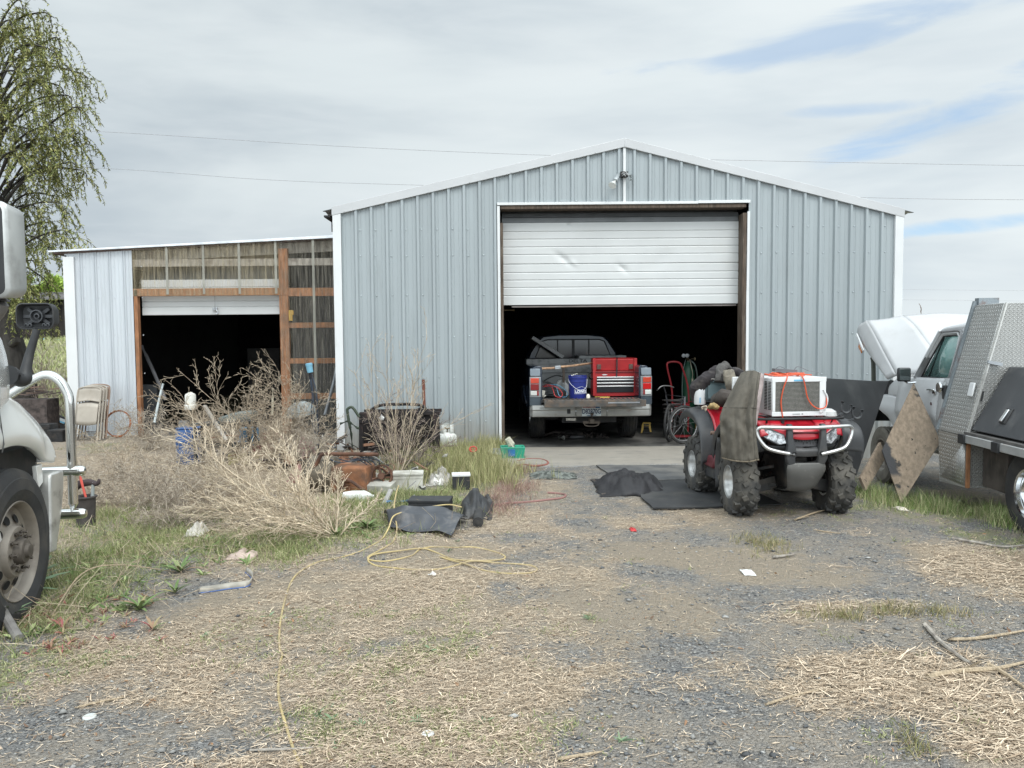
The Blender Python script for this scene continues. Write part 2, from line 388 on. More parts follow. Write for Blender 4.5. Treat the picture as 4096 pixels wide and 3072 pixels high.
t = NT(wall_blue.node_tree); bs_ = wall_blue.node_tree.nodes['Principled BSDF']; src = bs_.inputs['Base Color'].links[0].from_socket; oc = t.n('ShaderNodeTexCoord').outputs['Object']; se = t.n('ShaderNodeSeparateXYZ'); t.lk(oc, se.inputs[0])
spl = t.ramp(t.math('SUBTRACT', se.outputs[2], t.math('MULTIPLY', t.noise(t.mapping(oc, (9, 1, 2)), 2, 5, .7), .8)), .35, -.25, 0, .5); c1_ = t.mix(spl, src, (.27, .23, .18))
rst = t.math('MULTIPLY', t.ramp(t.noise(t.mapping(oc, (16, 1, .8)), 2.2, 4, .6), .70, .78), t.ramp(t.noise(oc, .9, 3), .45, .6)); t.lk(t.mix(t.math('MULTIPLY', rst, .35), c1_, (.20, .19, .17)), bs_.inputs['Base Color'])
# ================ main garage ================
YW = 12.30
def XA(px, py=1300, Y=YW): return at(px, py, Y).x
def ZA(px, py, Y=YW): return at(px, py, Y).z
xL = XA(1342, 1300); xR = XA(3606, 1000); xP = at(2497, 560, YW).x
zP = ZA(2497, 556); zL = ZA(1333, 829); zR = ZA(3610, 836)
def rake(x): return zP+(zL-zP)*(xP-x)/(xP-xL) if x < xP else zP+(zR-zP)*(x-xP)/(xR-xP)
dxl, dxr = XA(1992, 1200), XA(2992, 1200); dz = ZA(2400, 812)
gar = empty('metal_garage', (xP, YW, 0), 0, 'large blue-grey ribbed metal garage with a white half-raised roller door', 'garage')
OB = Matrix.Translation((-xP, -YW, 0))
def ribbed(b, x0, x1, zb, zt, y=YW, pitch=.245, dep=.040, minor=True, dirn=-1, wv=None):
    """vertical ribs as real folds; zt is a function of x"""
    pts = []; k = math.floor(x0/pitch)
    while k*pitch < x1:
        c = k*pitch
        for dx, d in ((-.036, 0), (-.018, 1), (.018, 1), (.036, 0)): pts.append((c+dx, d))
        if minor:
            for q in (.078, .154):
                for dx, d in ((-.005, 0), (0, .085), (.005, 0)): pts.append((c+q+dx, d))
        k += 1
    pts = [(x, d) for x, d in pts if x0 < x < x1]; pts = [(x0, 0)]+pts+[(x1, 0)]
    rows = []; nz_ = 14
    for i in range(nz_+1):
        r = []
        for x, d in pts:
            z = zb+(zt(x)-zb)*i/nz_; off = .004*mnoise.noise(Vector((x*1.4, z*1.1, 3.3)))
            r.append(Vector((x, y+dirn*(d*dep)+off, z)))
        rows.append(r)
    b.grid(rows)
def wall_part(name, x0, x1, zb, zt, screws=()):
    b = MB(); b.X = OB; ribbed(b, x0, x1, zb, zt)
    P = []
    for zz in screws:
        k = math.ceil((x0+.06)/.245)
        while k*.245 < x1-.03:
            x = k*.245+.06+rnd.uniform(-.006, .006)
            if zz < zt(x)-.05 and x < x1-.02: P.append((x, YW-.001, zz+rnd.uniform(-.008, .008)))
            k += 1
    b.mi = 1; add_screws(b, P, .0125, h=.010); return b.build(name, [wall_blue, M('screw_heads', (.50, .54, .56), .4, .3)], gar, smooth=20)
rt = lambda x: rake(x)-.06
sz = (ZA(3000, 907), ZA(3000, 1012), ZA(3000, 1170), ZA(3000, 1335), ZA(3000, 1500), .45)
wall_part('wall_panel', xL+.12, dxl, -.3, rt, sz); wall_part('wall_panel', dxr, xR-.12, -.45, rt, sz)
wall_part('gable_panel', dxl+.001, xP-.02, dz, rt, (dz+.03,)); wall_part('gable_panel', xP+.02, dxr-.001, dz, rt, (dz+.03,))
for x in (xL+.06, xR-.06):
    b = MB(); b.X = OB; zt_ = rake(x)-.12; b.box((x, YW-.015, (zt_-.4)/2), (.13, .07, zt_+.4)); b.build('corner_trim', trim_white, gar, bevel=.006)
for s, (x0, x1) in enumerate(((xL-.015, xP), (xP, xR+.015))):
    b = MB(); b.X = OB
    z0, z1 = rake(x0), rake(x1); y0 = YW-.055
    b.prism([(x0, y0, z0), (x1, y0, z1), (x1, y0, z1-.135), (x0, y0, z0-.135)], (0, .09, 0))
    n = 7; add_screws(b, [(x0+(x1-x0)*(i+.3)/n, y0-.001, z0+(z1-z0)*(i+.3)/n-.118) for i in range(n)], .010, h=.006)
    b.build('rake_trim', rake_white, gar, bevel=.004)
b = MB(); b.X = OB; b.box((xP, YW-.03, (dz+zP-.13)/2), (.042, .012, zP-.13-dz)); b.build('gable_seam_trim', trim_white, gar)
# roof sheets with overhanging eaves
for s in (-1, 1):
    b = MB(); b.X = OB; xe = xL-.16 if s < 0 else xR+.17
    ze = rake(xL)-.035+.0*s if s < 0 else rake(xR)-.03
    n = 60; rows = []
    for i in range(n+1):
        y = YW-.02+10.5*i/n; q = .022*(i % 2)
        rows.append([Vector((xP, y, zP-.012+q)), Vector((xe, y, ze-.03+q))])
    b.grid(rows); b.build('roof_sheet', roof_metal, gar, solid=.01)
b = MB(); b.X = OB; b.box((xL-.06, YW+.4, zL-.20), (.12, .05, .26)); b.box((xL-.10, YW+5, zL-.14), (.1, 10, .03)); b.build('eave_board', black_steel, gar)
# shell inside
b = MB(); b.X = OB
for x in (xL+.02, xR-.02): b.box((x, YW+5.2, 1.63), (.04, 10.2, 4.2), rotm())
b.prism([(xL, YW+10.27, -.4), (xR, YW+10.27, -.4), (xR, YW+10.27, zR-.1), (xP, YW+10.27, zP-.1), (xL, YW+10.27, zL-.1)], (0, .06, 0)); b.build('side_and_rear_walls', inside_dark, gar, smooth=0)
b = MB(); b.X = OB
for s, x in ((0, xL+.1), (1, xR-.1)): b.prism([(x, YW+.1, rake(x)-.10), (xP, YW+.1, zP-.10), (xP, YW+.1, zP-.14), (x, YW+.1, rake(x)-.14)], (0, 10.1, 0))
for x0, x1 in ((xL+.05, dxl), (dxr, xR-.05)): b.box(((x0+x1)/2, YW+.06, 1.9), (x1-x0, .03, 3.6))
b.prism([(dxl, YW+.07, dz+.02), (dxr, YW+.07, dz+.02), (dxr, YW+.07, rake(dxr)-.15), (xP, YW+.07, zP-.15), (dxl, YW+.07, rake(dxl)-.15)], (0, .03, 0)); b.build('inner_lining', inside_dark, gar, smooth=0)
# opening: white trim, weathered timber jambs
b = MB(); b.X = OB; tz = dz-.045
b.box((dxl+.02, YW-.035, tz/2-.1), (.042, .035, tz+.2)); b.build('door_trim', trim_white, gar, bevel=.003)
b = MB(); b.X = OB; b.box((dxr-.02, YW-.035, .95), (.042, .035, 3.1)); b.box((dxr-.016, YW-.038, 3.12), (.040, .035, 1.24), rotm(0, .3)); b.build('door_trim', trim_white, gar, bevel=.003)
b = MB(); b.X = OB; xs_ = XA(2790, 806); b.box(((dxl+xs_)/2, YW-.037, dz-.01), (xs_-dxl, .036, .042)); b.box(((xs_+dxr)/2+.005, YW-.04, dz-.002), (dxr-xs_+.01, .036, .045), rotm(0, -.15)); b.build('header_trim', trim_white, gar, bevel=.003)
b = MB(); b.X = OB; b.box((dxl+.066, YW+.09, 1.72), (.045, .24, dz*2-4.05+.0), rotm()); b.build('door_jamb', wood_dark, gar, bevel=.004)
b = MB(); b.X = OB; b.box((dxr-.072, YW+.09, 1.72), (.06, .26, 4.0)); b.build('door_jamb', wood_dark, gar, bevel=.004)
b = MB(); b.X = OB; b.box(((dxl+dxr)/2, YW+.09, dz-.062), (dxr-dxl-.10, .25, .055)); b.build('door_header', wood_dark, gar, bevel=.003)
# roller door
YD = YW+.20; dl, dr = XA(2009, 1100, YD), XA(2958, 1100, YD)
gr = [at(2400, y, YD).z for y in (890, 924, 954.5, 985.5, 1016, 1053.5, 1088, 1118, 1147.5, 1180, 1219)]
rollm = [door_white, black_steel]
b = MB(); b.X = OB; zz = []; seam = (5,)
for i in range(len(gr)-1):
    a, c = gr[i], gr[i+1]
    if i: zz += [(a-.003, .020 if i in seam else .011), (a-.011, .004), (a-.019, .0)]
    for k in range(1, 5): zz.append((a+(c-a)*k/5, 0))
    zz.append((c+.008, 0)); zz.append((c+.004, .006))
zz = [(gr[0], .0)]+zz
dents = [(XA(2255, 1035, YD), at(2255, 1035, YD).z, .16, .05, -.6, .028), (XA(2290, 1050, YD), at(2290, 1050, YD).z, .07, .035, -.6, -.02), (XA(2490, 1072, YD), at(2490, 1072, YD).z, .10, .04, -.7, .026), (XA(2650, 1035, YD), at(2650, 1035, YD).z, .3, .12, .6, .012), (XA(2275, 898, YD), at(2275, 898, YD).z, .03, .02, 0, .02)]
rows = []
for z, d in zz:
    r = []
    for i in range(161):
        x = dl+(dr-dl)*i/160; q = 0
        for cx, cz, a, c_, an, h in dents:
            u = (x-cx)*math.cos(an)+(z-cz)*math.sin(an); v = -(x-cx)*math.sin(an)+(z-cz)*math.cos(an); q += h*math.exp(-(u/a)**2-(v/c_)**2)
        q += .004*mnoise.noise(Vector((x*1.2, z*2.5, 1)))
        r.append(Vector((x, YD+d+q, z)))
    rows.append(r)
b.grid(rows); dpan = b.build('roller_door', door_white, gar, smooth=20)
b = MB(); b.X = OB
b.box(((dl+dr)/2+.05, YD+.02, gr[-1]-.022), (dr-dl-.2, .04, .022)); b.build('bottom_rail', M('rail', (.17, .15, .14), .6), dpan)
b = MB(); b.X = OB
for k, (za, zb, dy) in enumerate(((gr[0]+.012, gr[0]+.085, .04), (gr[0]+.095, gr[0]+.17, .10), (gr[0]+.18, gr[0]+.26, .2))):
    b.box(((dl+dr)/2, YD+dy, (za+zb)/2), (dr-dl, .02, zb-za), rotm(-14*(k+1)))
b.box(((dl+dr)/2, YD+.03, gr[0]+.005), (dr-dl, .03, .012)); b.build('upper_door_section', M('door_grey', (.20, .21, .215), .5, .2, .1), gar)
b = MB(); b.X = OB
b.tube([at(2013, 1240, YD+.4), at(2058, 1240, YD+.4)], .022, 8); b.build('door_roller_tube', M('tube_tan', (.52, .42, .25), .5), gar)
# flood light at the gable
b = MB(); b.X = OB; c = at(2496, 698, YW-.06); b.box(c, (.118, .07, .085)); jb = b.build('junction_box', black_steel, gar, bevel=.004)
b = MB(); b.X = OB
for k in range(5):
    p = c+V(rnd.uniform(-.05, .04), -.04, rnd.uniform(-.03, .03)); b.tube([p, p+V(.03, -.015, .02), p+V(.05, -.005, -.01)], .004, 5, sm=4)
b.build('loose_wires', trim_white, jb)
b = MB(); b.X = OB; p0 = at(2473, 702, YW-.09); p1 = at(2461, 722, YW-.15); dd = (p1-p0).normalized()
b.tube([p0-dd*.01, p1-dd*.03, p1], [.028, .034, .034], 14); lampm = M('lamp_grey', (.42, .45, .46), .5, .2); b.build('lamp_socket', lampm, gar)
b = MB(); b.X = OB; b.tube([p1-dd*.01, p1+dd*.03, p1+dd*.05, p1+dd*.12, p1+dd*.125], [.02, .022, .03, .066, .060], 20); b.build('reflector_bulb', M('bulb', (.72, .73, .70), .25, .3), gar)
b = MB(); b.X = OB; p0 = at(2519, 702, YW-.07); b.tube([p0+V(0, 0, .0), p0+V(.005, -.01, -.02)], .01, 8); b.tube([p0+V(.01, -.02, -.0), p0+V(.018, -.03, -.075)], .027, 14); b.build('lamp_socket', lampm, gar)
# floor and apron
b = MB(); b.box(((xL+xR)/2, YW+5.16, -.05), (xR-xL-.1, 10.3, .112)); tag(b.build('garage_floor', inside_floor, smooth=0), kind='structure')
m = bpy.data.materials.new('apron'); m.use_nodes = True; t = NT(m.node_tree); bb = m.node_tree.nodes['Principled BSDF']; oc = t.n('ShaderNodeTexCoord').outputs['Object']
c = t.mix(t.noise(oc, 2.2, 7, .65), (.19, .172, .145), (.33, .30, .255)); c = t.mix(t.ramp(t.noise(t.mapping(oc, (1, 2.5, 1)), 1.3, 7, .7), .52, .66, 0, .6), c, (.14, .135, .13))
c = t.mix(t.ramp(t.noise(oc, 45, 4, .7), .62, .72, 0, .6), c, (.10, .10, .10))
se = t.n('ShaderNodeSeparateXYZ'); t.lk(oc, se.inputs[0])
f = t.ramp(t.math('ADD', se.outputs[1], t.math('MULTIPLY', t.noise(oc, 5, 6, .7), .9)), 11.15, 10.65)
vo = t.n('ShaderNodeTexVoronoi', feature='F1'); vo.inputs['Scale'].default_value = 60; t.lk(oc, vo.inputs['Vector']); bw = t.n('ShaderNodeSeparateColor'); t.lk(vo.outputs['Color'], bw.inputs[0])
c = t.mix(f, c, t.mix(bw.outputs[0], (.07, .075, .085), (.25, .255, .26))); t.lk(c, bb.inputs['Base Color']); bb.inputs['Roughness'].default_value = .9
bn = t.n('ShaderNodeBump'); bn.inputs['Strength'].default_value = .35; bn.inputs['Distance'].default_value = .01; t.lk(t.noise(oc, 40, 6, .7), bn.inputs['Height']); t.lk(bn.outputs[0], bb.inputs['Normal'])
b = MB(); rows = []
for i in range(25):
    y = YW+.02-(YW-10.25)*i/24
    rows.append([Vector((-.35+4.6*j/40+.12*mnoise.noise(Vector((i*.3, j, 0)))*(1 if j in (0, 40) else 0), y+(.16*(mnoise.noise(Vector((j*.33, 5, 1)))) if i > 21 else 0), .016-.03*max(0, (i-18)/6)**2)) for j in range(41)])
b.grid(rows); tag(b.build('concrete_apron', m, smooth=0), kind='structure')

# ================ lean-to shed ================
YS = 14.5
def XS(px, py=1300, Y=YS): return at(px, py, Y).x
def ZS(px, py, Y=YS): return at(px, py, Y).z
sL = XS(268, 1300); sR = xL+.15
shd = empty('lean_to_shed', (-5.5, YS, 0), 0, 'white lean-to shed with orange timber framing and clear corrugated panels left of the garage', 'shed')
OS = Matrix.Translation((5.5, -YS, 0))
zs0 = ZS(268, 1002); zs1 = ZS(1335, 944)
def srf(x): return zs0+(zs1-zs0)*(x-sL)/(XS(1335, 944)-sL)
p1 = XS(536, 1300)
b = MB(); b.X = OS
pts = []; k = 0; x = sL+.30
pts.append((sL, 0))
while x < p1-.02:
    for dx, d in ((-.04, 0), (-.025, 1), (-.014, 1), (0, 0), (.01, 0), (.018, 1), (.028, 1), (.04, 0), (.09, 0), (.105, .45), (.12, 0), (.165, 0), (.18, .45), (.195, 0)):
        if x+dx < p1: pts.append((x+dx, d))
    x += .268
pts.append((p1, 0)); rows = []
for i in range(2):
    rows.append([Vector((x, YS-d*.022, -.05 if i == 0 else srf(x)-.02)) for x, d in pts])
b.grid(rows)
add_screws(b, [(sL+.36+.268*i+rnd.uniform(-.02, .02), YS-.002, z) for z in (3.18, 2.60, 1.90, 1.18) for i in range(5)], .012, h=.007)
b.build('wall_panel', shed_white, shd, smooth=20)
b = MB(); b.X = OS; b.box((sL+.09, YS-.03, 1.66), (.2, .03, 3.42)); b.build('corner_trim', trim_white, shd, bevel=.005)
b = MB(); b.X = OS
xa, xb = XS(205, 1006), xL+.02; za, zb = srf(xa), srf(xb)
b.prism([(xa, YS-.10, za), (xb, YS-.10, zb), (xb, YS-.10, zb-.05), (xa, YS-.10, za-.03)], (0, .06, 0)); b.build('eave_trim', M('eave_w', (.72, .76, .80), .4), shd, bevel=.003)
b = MB(); b.X = OS; b.prism([(xa+.05, YS-.03, za-.01), (xb, YS-.03, zb-.01), (xb, YS-.03, zb-.06), (xa+.05, YS-.03, za-.06)], (0, 9.0, 0)); b.build('roof_sheet', M('roof_under', (.13, .09, .08), .8), shd)
b = MB(); b.X = OS
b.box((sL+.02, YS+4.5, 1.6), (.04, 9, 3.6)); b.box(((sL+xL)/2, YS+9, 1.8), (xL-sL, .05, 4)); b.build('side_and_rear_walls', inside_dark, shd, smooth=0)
b = MB(); b.box(((sL+xL)/2, YS+4.5, -.046), (xL-sL-.1, 9, .1)); tag(b.build('shed_floor', inside_floor, smooth=0), kind='structure')
# timber
pd = XS(1119, 1300); pe = XS(1155, 1300); hz0, hz1 = ZS(800, 1183), ZS(800, 1153)
b = MB(); b.X = OS; b.box((p1+.045, YS+.05, 1.35), (.07, .1, 2.8)); b.build('post', wood_orange, shd, bevel=.003)
b = MB(); b.X = OS; b.box(((pd+pe)/2, YS+.05, 1.75), (pe-pd, .09, 3.5)); b.build('post', wood_orange, shd, bevel=.003)
b = MB(); b.X = OS; b.box(((p1+pe)/2, YS+.03, (hz0+hz1)/2), (pe-p1, .06, hz1-hz0)); b.build('door_header', wood_orange, shd, bevel=.003)
for ya, yb in ((1151, 1184), (1290, 1311), (1433, 1454), (1573, 1596)):
    z0, z1 = ZS(1240, yb), ZS(1240, ya); b = MB(); b.X = OS; b.box(((pe+xL+.1)/2, YS+.04, (z0+z1)/2), (xL+.1-pe, .05, z1-z0)); b.build('girt', wood_orange, shd, bevel=.003)
b = MB(); b.X = OS
for ya, yb in ((1035, 1064),): z0, z1 = ZS(800, yb), ZS(800, ya); b.box(((p1+xL)/2, YS+.08, (z0+z1)/2), (xL-p1+.3, .05, z1-z0))
b.prism([(p1, YS+.14, srf(p1)-.05), (xL+.1, YS+.14, srf(xL)-.05), (xL+.1, YS+.14, srf(xL)-.26), (p1, YS+.14, srf(p1)-.26)], (0, .05, 0))
b.bar(at(985, 1100, YS+.5), at(1070, 1150, YS+.5), .03, .03); b.build('rafter', wood_grey, shd, bevel=.003)
# raised door of the shed: lower strip visible, upper part behind the clear sheets
YH = YS+.16; b = MB(); b.X = OS; zz = []
for ya, yb in ((1260, 1228), (1227, 1206), (1205, 1150), (1149, 1118)):
    za, zb = ZS(800, ya, YH), ZS(800, yb, YH); zz += [(za+.001, .012), (za+.008, 0), (zb-.008, 0), (zb-.001, .012)]
b.grid([[Vector((x, YH+d+.004*mnoise.noise(Vector((x*2, z*3, 9))), z)) for x in np.linspace(p1+.09, pd+.02, 60)] for z, d in zz])
sd_ = b.build('raised_door', door_white, shd, smooth=20)
b = MB(); b.X = OS; b.box(((p1+pd)/2, YH+.25, ZS(800, 1090, YH)), (pd-p1, .02, .5), rotm(-38)); b.build('upper_door_section', M('door_grey', (.20, .21, .215)), shd)
b = MB(); b.X = OS; c = at(860, 1236, YH-.03); b.box(c, (.09, .03, .05)); b.tube([c+V(.02, -.02, -.02), c+V(.06, -.02, -.05), c+V(.05, -.02, -.10), c+V(.02, -.02, -.08)], .012, 8, sm=4); b.build('door_latch', galv, sd_)
b = MB(); b.X = OS; b.tube([at(859, 1183, YH-.05), at(860, 1235, YH-.05)], .004, 5); b.build('pull_cord', black_steel, shd)
# translucent corrugated sheets
m = bpy.data.materials.new('clear_sheet'); m.use_nodes = True; t = NT(m.node_tree); nt = m.node_tree; bb = nt.nodes['Principled BSDF']; oc = t.n('ShaderNodeTexCoord').outputs['Object']
bb.inputs['Base Color'].default_value = (.44, .37, .24, 1); bb.inputs['Roughness'].default_value = .3
nz = t.noise(t.mapping(oc, (14, 1, .5)), 3, 5, .7)
t.lk(t.ramp(nz, .38, .70, .10, .50), bb.inputs['Alpha']); clear = m
clear2 = m.copy(); q_ = clear2.node_tree.nodes; [setattr(nd.inputs[3], 'default_value', .04) or setattr(nd.inputs[4], 'default_value', .34) for nd in q_ if nd.type == 'MAP_RANGE']; q_['Principled BSDF'].inputs['Base Color'].default_value = (.38, .35, .28, 1)
def clear_sheet(x0, x1, zb, zt, y):
    b = MB(); b.X = OS; n = int((x1-x0)/.0165); pts = [(x0+(x1-x0)*i/n, (0, .7, 1, .7)[i % 4]*.014) for i in range(n+1)]
    b.grid([[Vector((x, y-d, zb if k == 0 else zt(x))) for x, d in pts] for k in (0, 1)]); return b.build('clear_sheet', clear, shd, smooth=60)
clear_sheet(p1+.02, pd+.03, hz0+.0, lambda x: srf(x)-.05, YS-.045)
clear = clear2
clear_sheet(pd+.031, XS(1262), -.02, lambda x: srf(x)-.05, YS-.048); clear_sheet(XS(1262), xL+.1, -.02, lambda x: srf(x)-.05, YS-.052)
for px in (681, 826, 968, 1113, 1262):
    b = MB(); b.X = OS; x = XS(px); z0 = .05 if px == 1262 else hz0
    b.box((x, YS-.068, (z0+srf(x))/2), (.045, .006, srf(x)-z0-.05)); b.build('lap_strip', M('lap', (.36, .35, .30), .6, alpha=.6), shd)
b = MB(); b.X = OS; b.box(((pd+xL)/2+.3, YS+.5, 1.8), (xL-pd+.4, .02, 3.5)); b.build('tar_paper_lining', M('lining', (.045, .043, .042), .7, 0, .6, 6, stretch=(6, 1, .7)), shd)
# ---------------- shared vehicle materials ----------------
rubber = M('rubber', (.028, .028, .029), .8, 0, .2, 6, dirt=(.10, .088, .07), ds=5, dt=(.42, .8), damt=.55, bump=.15, bs=50)
rubber_dusty = M('rubber_dusty', (.05, .049, .047), .85, 0, .25, 6, dirt=(.16, .145, .12), ds=4, dt=(.4, .72), damt=.7, bump=.2, bs=50)
blk = M('black_plastic', (.025, .026, .028), .55, 0, .2, 5, dirt=(.09, .085, .075), ds=4, dt=(.5, .8), damt=.5)
chrome = M('chrome', (.72, .73, .74), .13, 1., .05, 3, dirt=(.35, .33, .3), ds=4, dt=(.5, .8), damt=.5, dirtrough=.5)
alu = M('aluminium', (.62, .62, .61), .34, .9, .1, 8, dirt=(.36, .33, .29), ds=6, dt=(.5, .75), damt=.7, dirtrough=.7)
lens_red = M('lens_red', (.42, .012, .012), .15, 0, .1, 3, coat=.6)
lens_red2 = M('lens_dark_red', (.20, .010, .012), .15, 0, .1, 3, coat=.6)
lens_white = M('lens_white', (.55, .55, .52), .15, 0, .1, 3, coat=.6)
lens_amber = M('lens_amber', (.50, .17, .04), .2, 0, .1, 3, coat=.4)
def wheel(root, pos, R, Wd, rimR, side, rimmat, tyremat=rubber, lugs=None, hub=None, tname='wheel', rz=0., holes=0, groove=4):
    """wheel with its axle along local x; side=+1 outer face toward +x"""
    w_ = empty(tname, pos, rz); w_.parent = root
    Mx = Matrix.Rotation(R_(90)*side, 4, 'Y')
    b = MB(); h = Wd/2
    prof = [(rimR, -h*.85), (rimR+.35*(R-rimR), -h), (R-.22*(R-rimR), -h*.98), (R-.03*R, -h*.80)]
    if groove and not lugs:
        for k in range(groove):
            c = -h*.62+1.24*h*k/(groove-1); prof += [(R, c-.016*Wd/.24-.006), (R-.011, c-.006), (R-.011, c+.006), (R, c+.016*Wd/.24+.006)]
    else: prof += [(R-.018*R, -h*.4), (R-.012*R, 0), (R-.018*R, h*.4)]
    prof += [(R-.03*R, h*.80), (R-.22*(R-rimR), h*.98), (R-.30*(R-rimR), h*1.0), (rimR+.35*(R-rimR), h), (rimR+.12*(R-rimR), h*.96), (rimR, h*.85)]
    b.lathe(prof, 56, Mx)
    if lugs:
        n = lugs
        for k in range(n):
            for s in (-1, 1):
                a = 2*PI*(k+(.5 if s > 0 else 0))/n
                for (u, du, ln, off) in ((.28, .05, .30, 0), (.72, .10, .30, .35)):
                    aa = a+s*0+off*2*PI/n
                    rot = Matrix.Rotation(aa, 4, 'X')
                    p = Vector((s*u*h, 0, R-.002-(.014 if u > .5 else 0))); c = Matrix.Rotation(R_(28)*s, 3, 'Z') @ Matrix.Rotation(R_(18)*s*(1 if u > .5 else 0), 3, 'Y')
                    bb = MB(); bb.box(p, (h*.54, .050*R/.32, .040), c, .8)
                    b.add([rot @ Vector(q) for q in bb.v], bb.f)
                rot = Matrix.Rotation(a+.3*2*PI/n, 4, 'X'); bb = MB(); bb.box((s*h*1.0, 0, R-.055), (.018, .040, .055), None, .9); b.add([rot @ Vector(q) for q in bb.v], bb.f)
    b.build('tyre', tyremat, w_, smooth=30)
    b = MB(); r = rimR
    b.lathe([(r+.012, h*.80), (r+.014, h*.90), (r+.004, h*.93), (r-.012, h*.86), (r-.018, h*.6), (r-.03, h*.30), (r*.78, h*.16), (r*.60, h*.22), (r*.42, h*.34), (r*.40, h*.42), (r*.22, h*.45), (0.001, h*.45)], 40, Mx)
    b.lathe([(r-.02, h*.6), (r-.02, -h*.8), (r+.01, -h*.84)], 40, Mx)
    b.build('rim', rimmat, w_, smooth=40)
    return w_
# ================ pickup truck inside the garage ================
PX = XA(2364, 1650, 12.45); pk = empty('pickup_truck', (PX, 12.45, .016), R_(2.6), 'dark blue pickup truck parked in the garage with its tailgate down', 'pickup truck')
navy = M('navy_paint', (.020, .030, .048), .22, .1, .1, 2, coat=.6, dirt=(.10, .10, .10), ds=3, dt=(.5, .85), damt=.25)
b = MB()
sec = [(.98, .52), (1.0, .70), (1.0, .88), (.985, 1.0), (.99, 1.10), (.975, 1.22), (.94, 1.285), (.90, 1.30), (.82, 1.30), (.80, 1.27), (.80, .72), (.86, .55)]
for s in (-1, 1):
    rings = []; b = MB()
    for y, k in ((.03, .985), (.08, 1), (.5, 1.005), (1.1, 1.02), (1.7, 1.005), (2.28, 1.0)):
        rings.append([Vector((s*x*k, y, z)) for x, z in sec])
    b.loft(rings); b.build('bed_side', navy, pk, smooth=40, bevel=.008)
b = MB(); b.box((0, 1.15, .73), (1.62, 2.25, .05)); b.box((0, 2.26, 1.0), (1.62, .05, .6))
b.build('bed_floor', M('bed_liner', (.035, .038, .04), .7, 0, .3, 6, dirt=(.10, .08, .06), ds=5), pk)
b = MB()
for s in (-1, 1): b = MB(); b.box((s*.64, 1.12, .86), (.26, .8, .24)); b.build('wheel_tub', blk, pk, bevel=.05)
b = MB(); b.box((0, -.22, .745), (1.56, .47, .05)); b.box((0, -.455, .725), (1.60, .03, .105))
for i in range(22): b.box((-.72+i*.0685, -.20, .775), (.02, .40, .012))
b.build('tailgate', M('tailgate_in', (.075, .072, .068), .6, .2, .3, 8, dirt=(.17, .11, .07), ds=7, dt=(.4, .7)), pk, bevel=.006)
b = MB(); b.box((.45, -.474, .735), (.5, .006, .022)); b.build('tailgate_reflector_strip', galv, pk)
# cab
b = MB()
def csec(w_, z0, z1, r=.10, n=4):
    return w_
belt = 1.17
ring = lambda y, wb, wt, zt: [Vector((-wb, y, .55)), Vector((-wb, y, .9)), Vector((-wb*.985, y, belt)), Vector((-(wb+wt)/2*1.01, y, (belt+zt)/2)), Vector((-wt, y, zt-.10)), Vector((-wt*.86, y, zt-.02)), Vector((-wt*.4, y, zt+.012)), Vector((wt*.4, y, zt+.012)), Vector((wt*.86, y, zt-.02)), Vector((wt, y, zt-.10)), Vector(((wb+wt)/2*1.01, y, (belt+zt)/2)), Vector((wb*.985, y, belt)), Vector((wb, y, .9)), Vector((wb, y, .55))]
b.loft([ring(2.30, .93, .66, 1.80), ring(2.36, .96, .70, 1.83), ring(3.0, .98, .72, 1.86), ring(3.35, .98, .68, 1.82), ring(3.75, .98, .90, 1.22), ring(4.6, .97, .90, 1.18), ring(5.4, .93, .86, 1.05), ring(5.5, .90, .8, .95)])
b.build('cab', navy, pk, smooth=40)
b = MB()
wq = [(-.78, 1.27), (-.60, 1.70), (-.50, 1.735), (.50, 1.735), (.60, 1.70), (.78, 1.27)]
b.prism([(x, 2.275, z) for x, z in wq], (0, .02, 0)); rw = b.build('rear_window', glass_dark, pk)
b = MB()
for x in (-.30, 0.0, .30): b.box((x, 2.265, 1.50), (.022 if x else .05, .012, .47))
loop = [V(x, 2.265, z) for x, z in wq]; b.tube(loop, .012, 6, closed=True); b.build('window_frame', blk, rw)
b = MB(); b.box((0, 2.33, 1.80), (.17, .03, .035)); b.build('brake_light', M('bl', (.12, .11, .10), .3), pk, bevel=.004)
# tail lights
for s in (-1, 1):
    b = MB(); b.box((s*.905, .012, .965), (.185, .05, .33)); tl = b.build('tail_light', M('tl_house', (.26, .27, .28), .3, .4), pk, bevel=.008)
    for nm, z, h, mt in (('brake_lens', 1.068, .085, M('lens_orange', (.52, .055, .025), .2, coat=.6)), ('running_lens', .965, .10, lens_red2 if s < 0 else lens_red), ('reverse_lens', .868, .07, lens_white)):
        b = MB(); b.box((s*.915, -.016, z), (.135, .02, h)); b.build(nm, mt, tl, bevel=.005)
    b = MB(); b.box((s*.915, -.026, .868), (.03, .012, .07), ) if 0 else b.box((s*.865, -.016, .868), (.030, .022, .078)); b.build('red_edge_lens', lens_red2, tl)
    b = MB(); b.box((s*.905, .015, 1.20), (.17, .03, .13), rotm(-12)); b.build('corner_panel', M('corner_p', (.15, .175, .20), .2, .4, .1, coat=.5), pk, bevel=.01)
    b = MB(); b.box((s*.91, .02, .74), (.18, .05, .16)); b.build('corner_panel', M('corner_q', (.06, .075, .09), .3, .3), pk, bevel=.01)
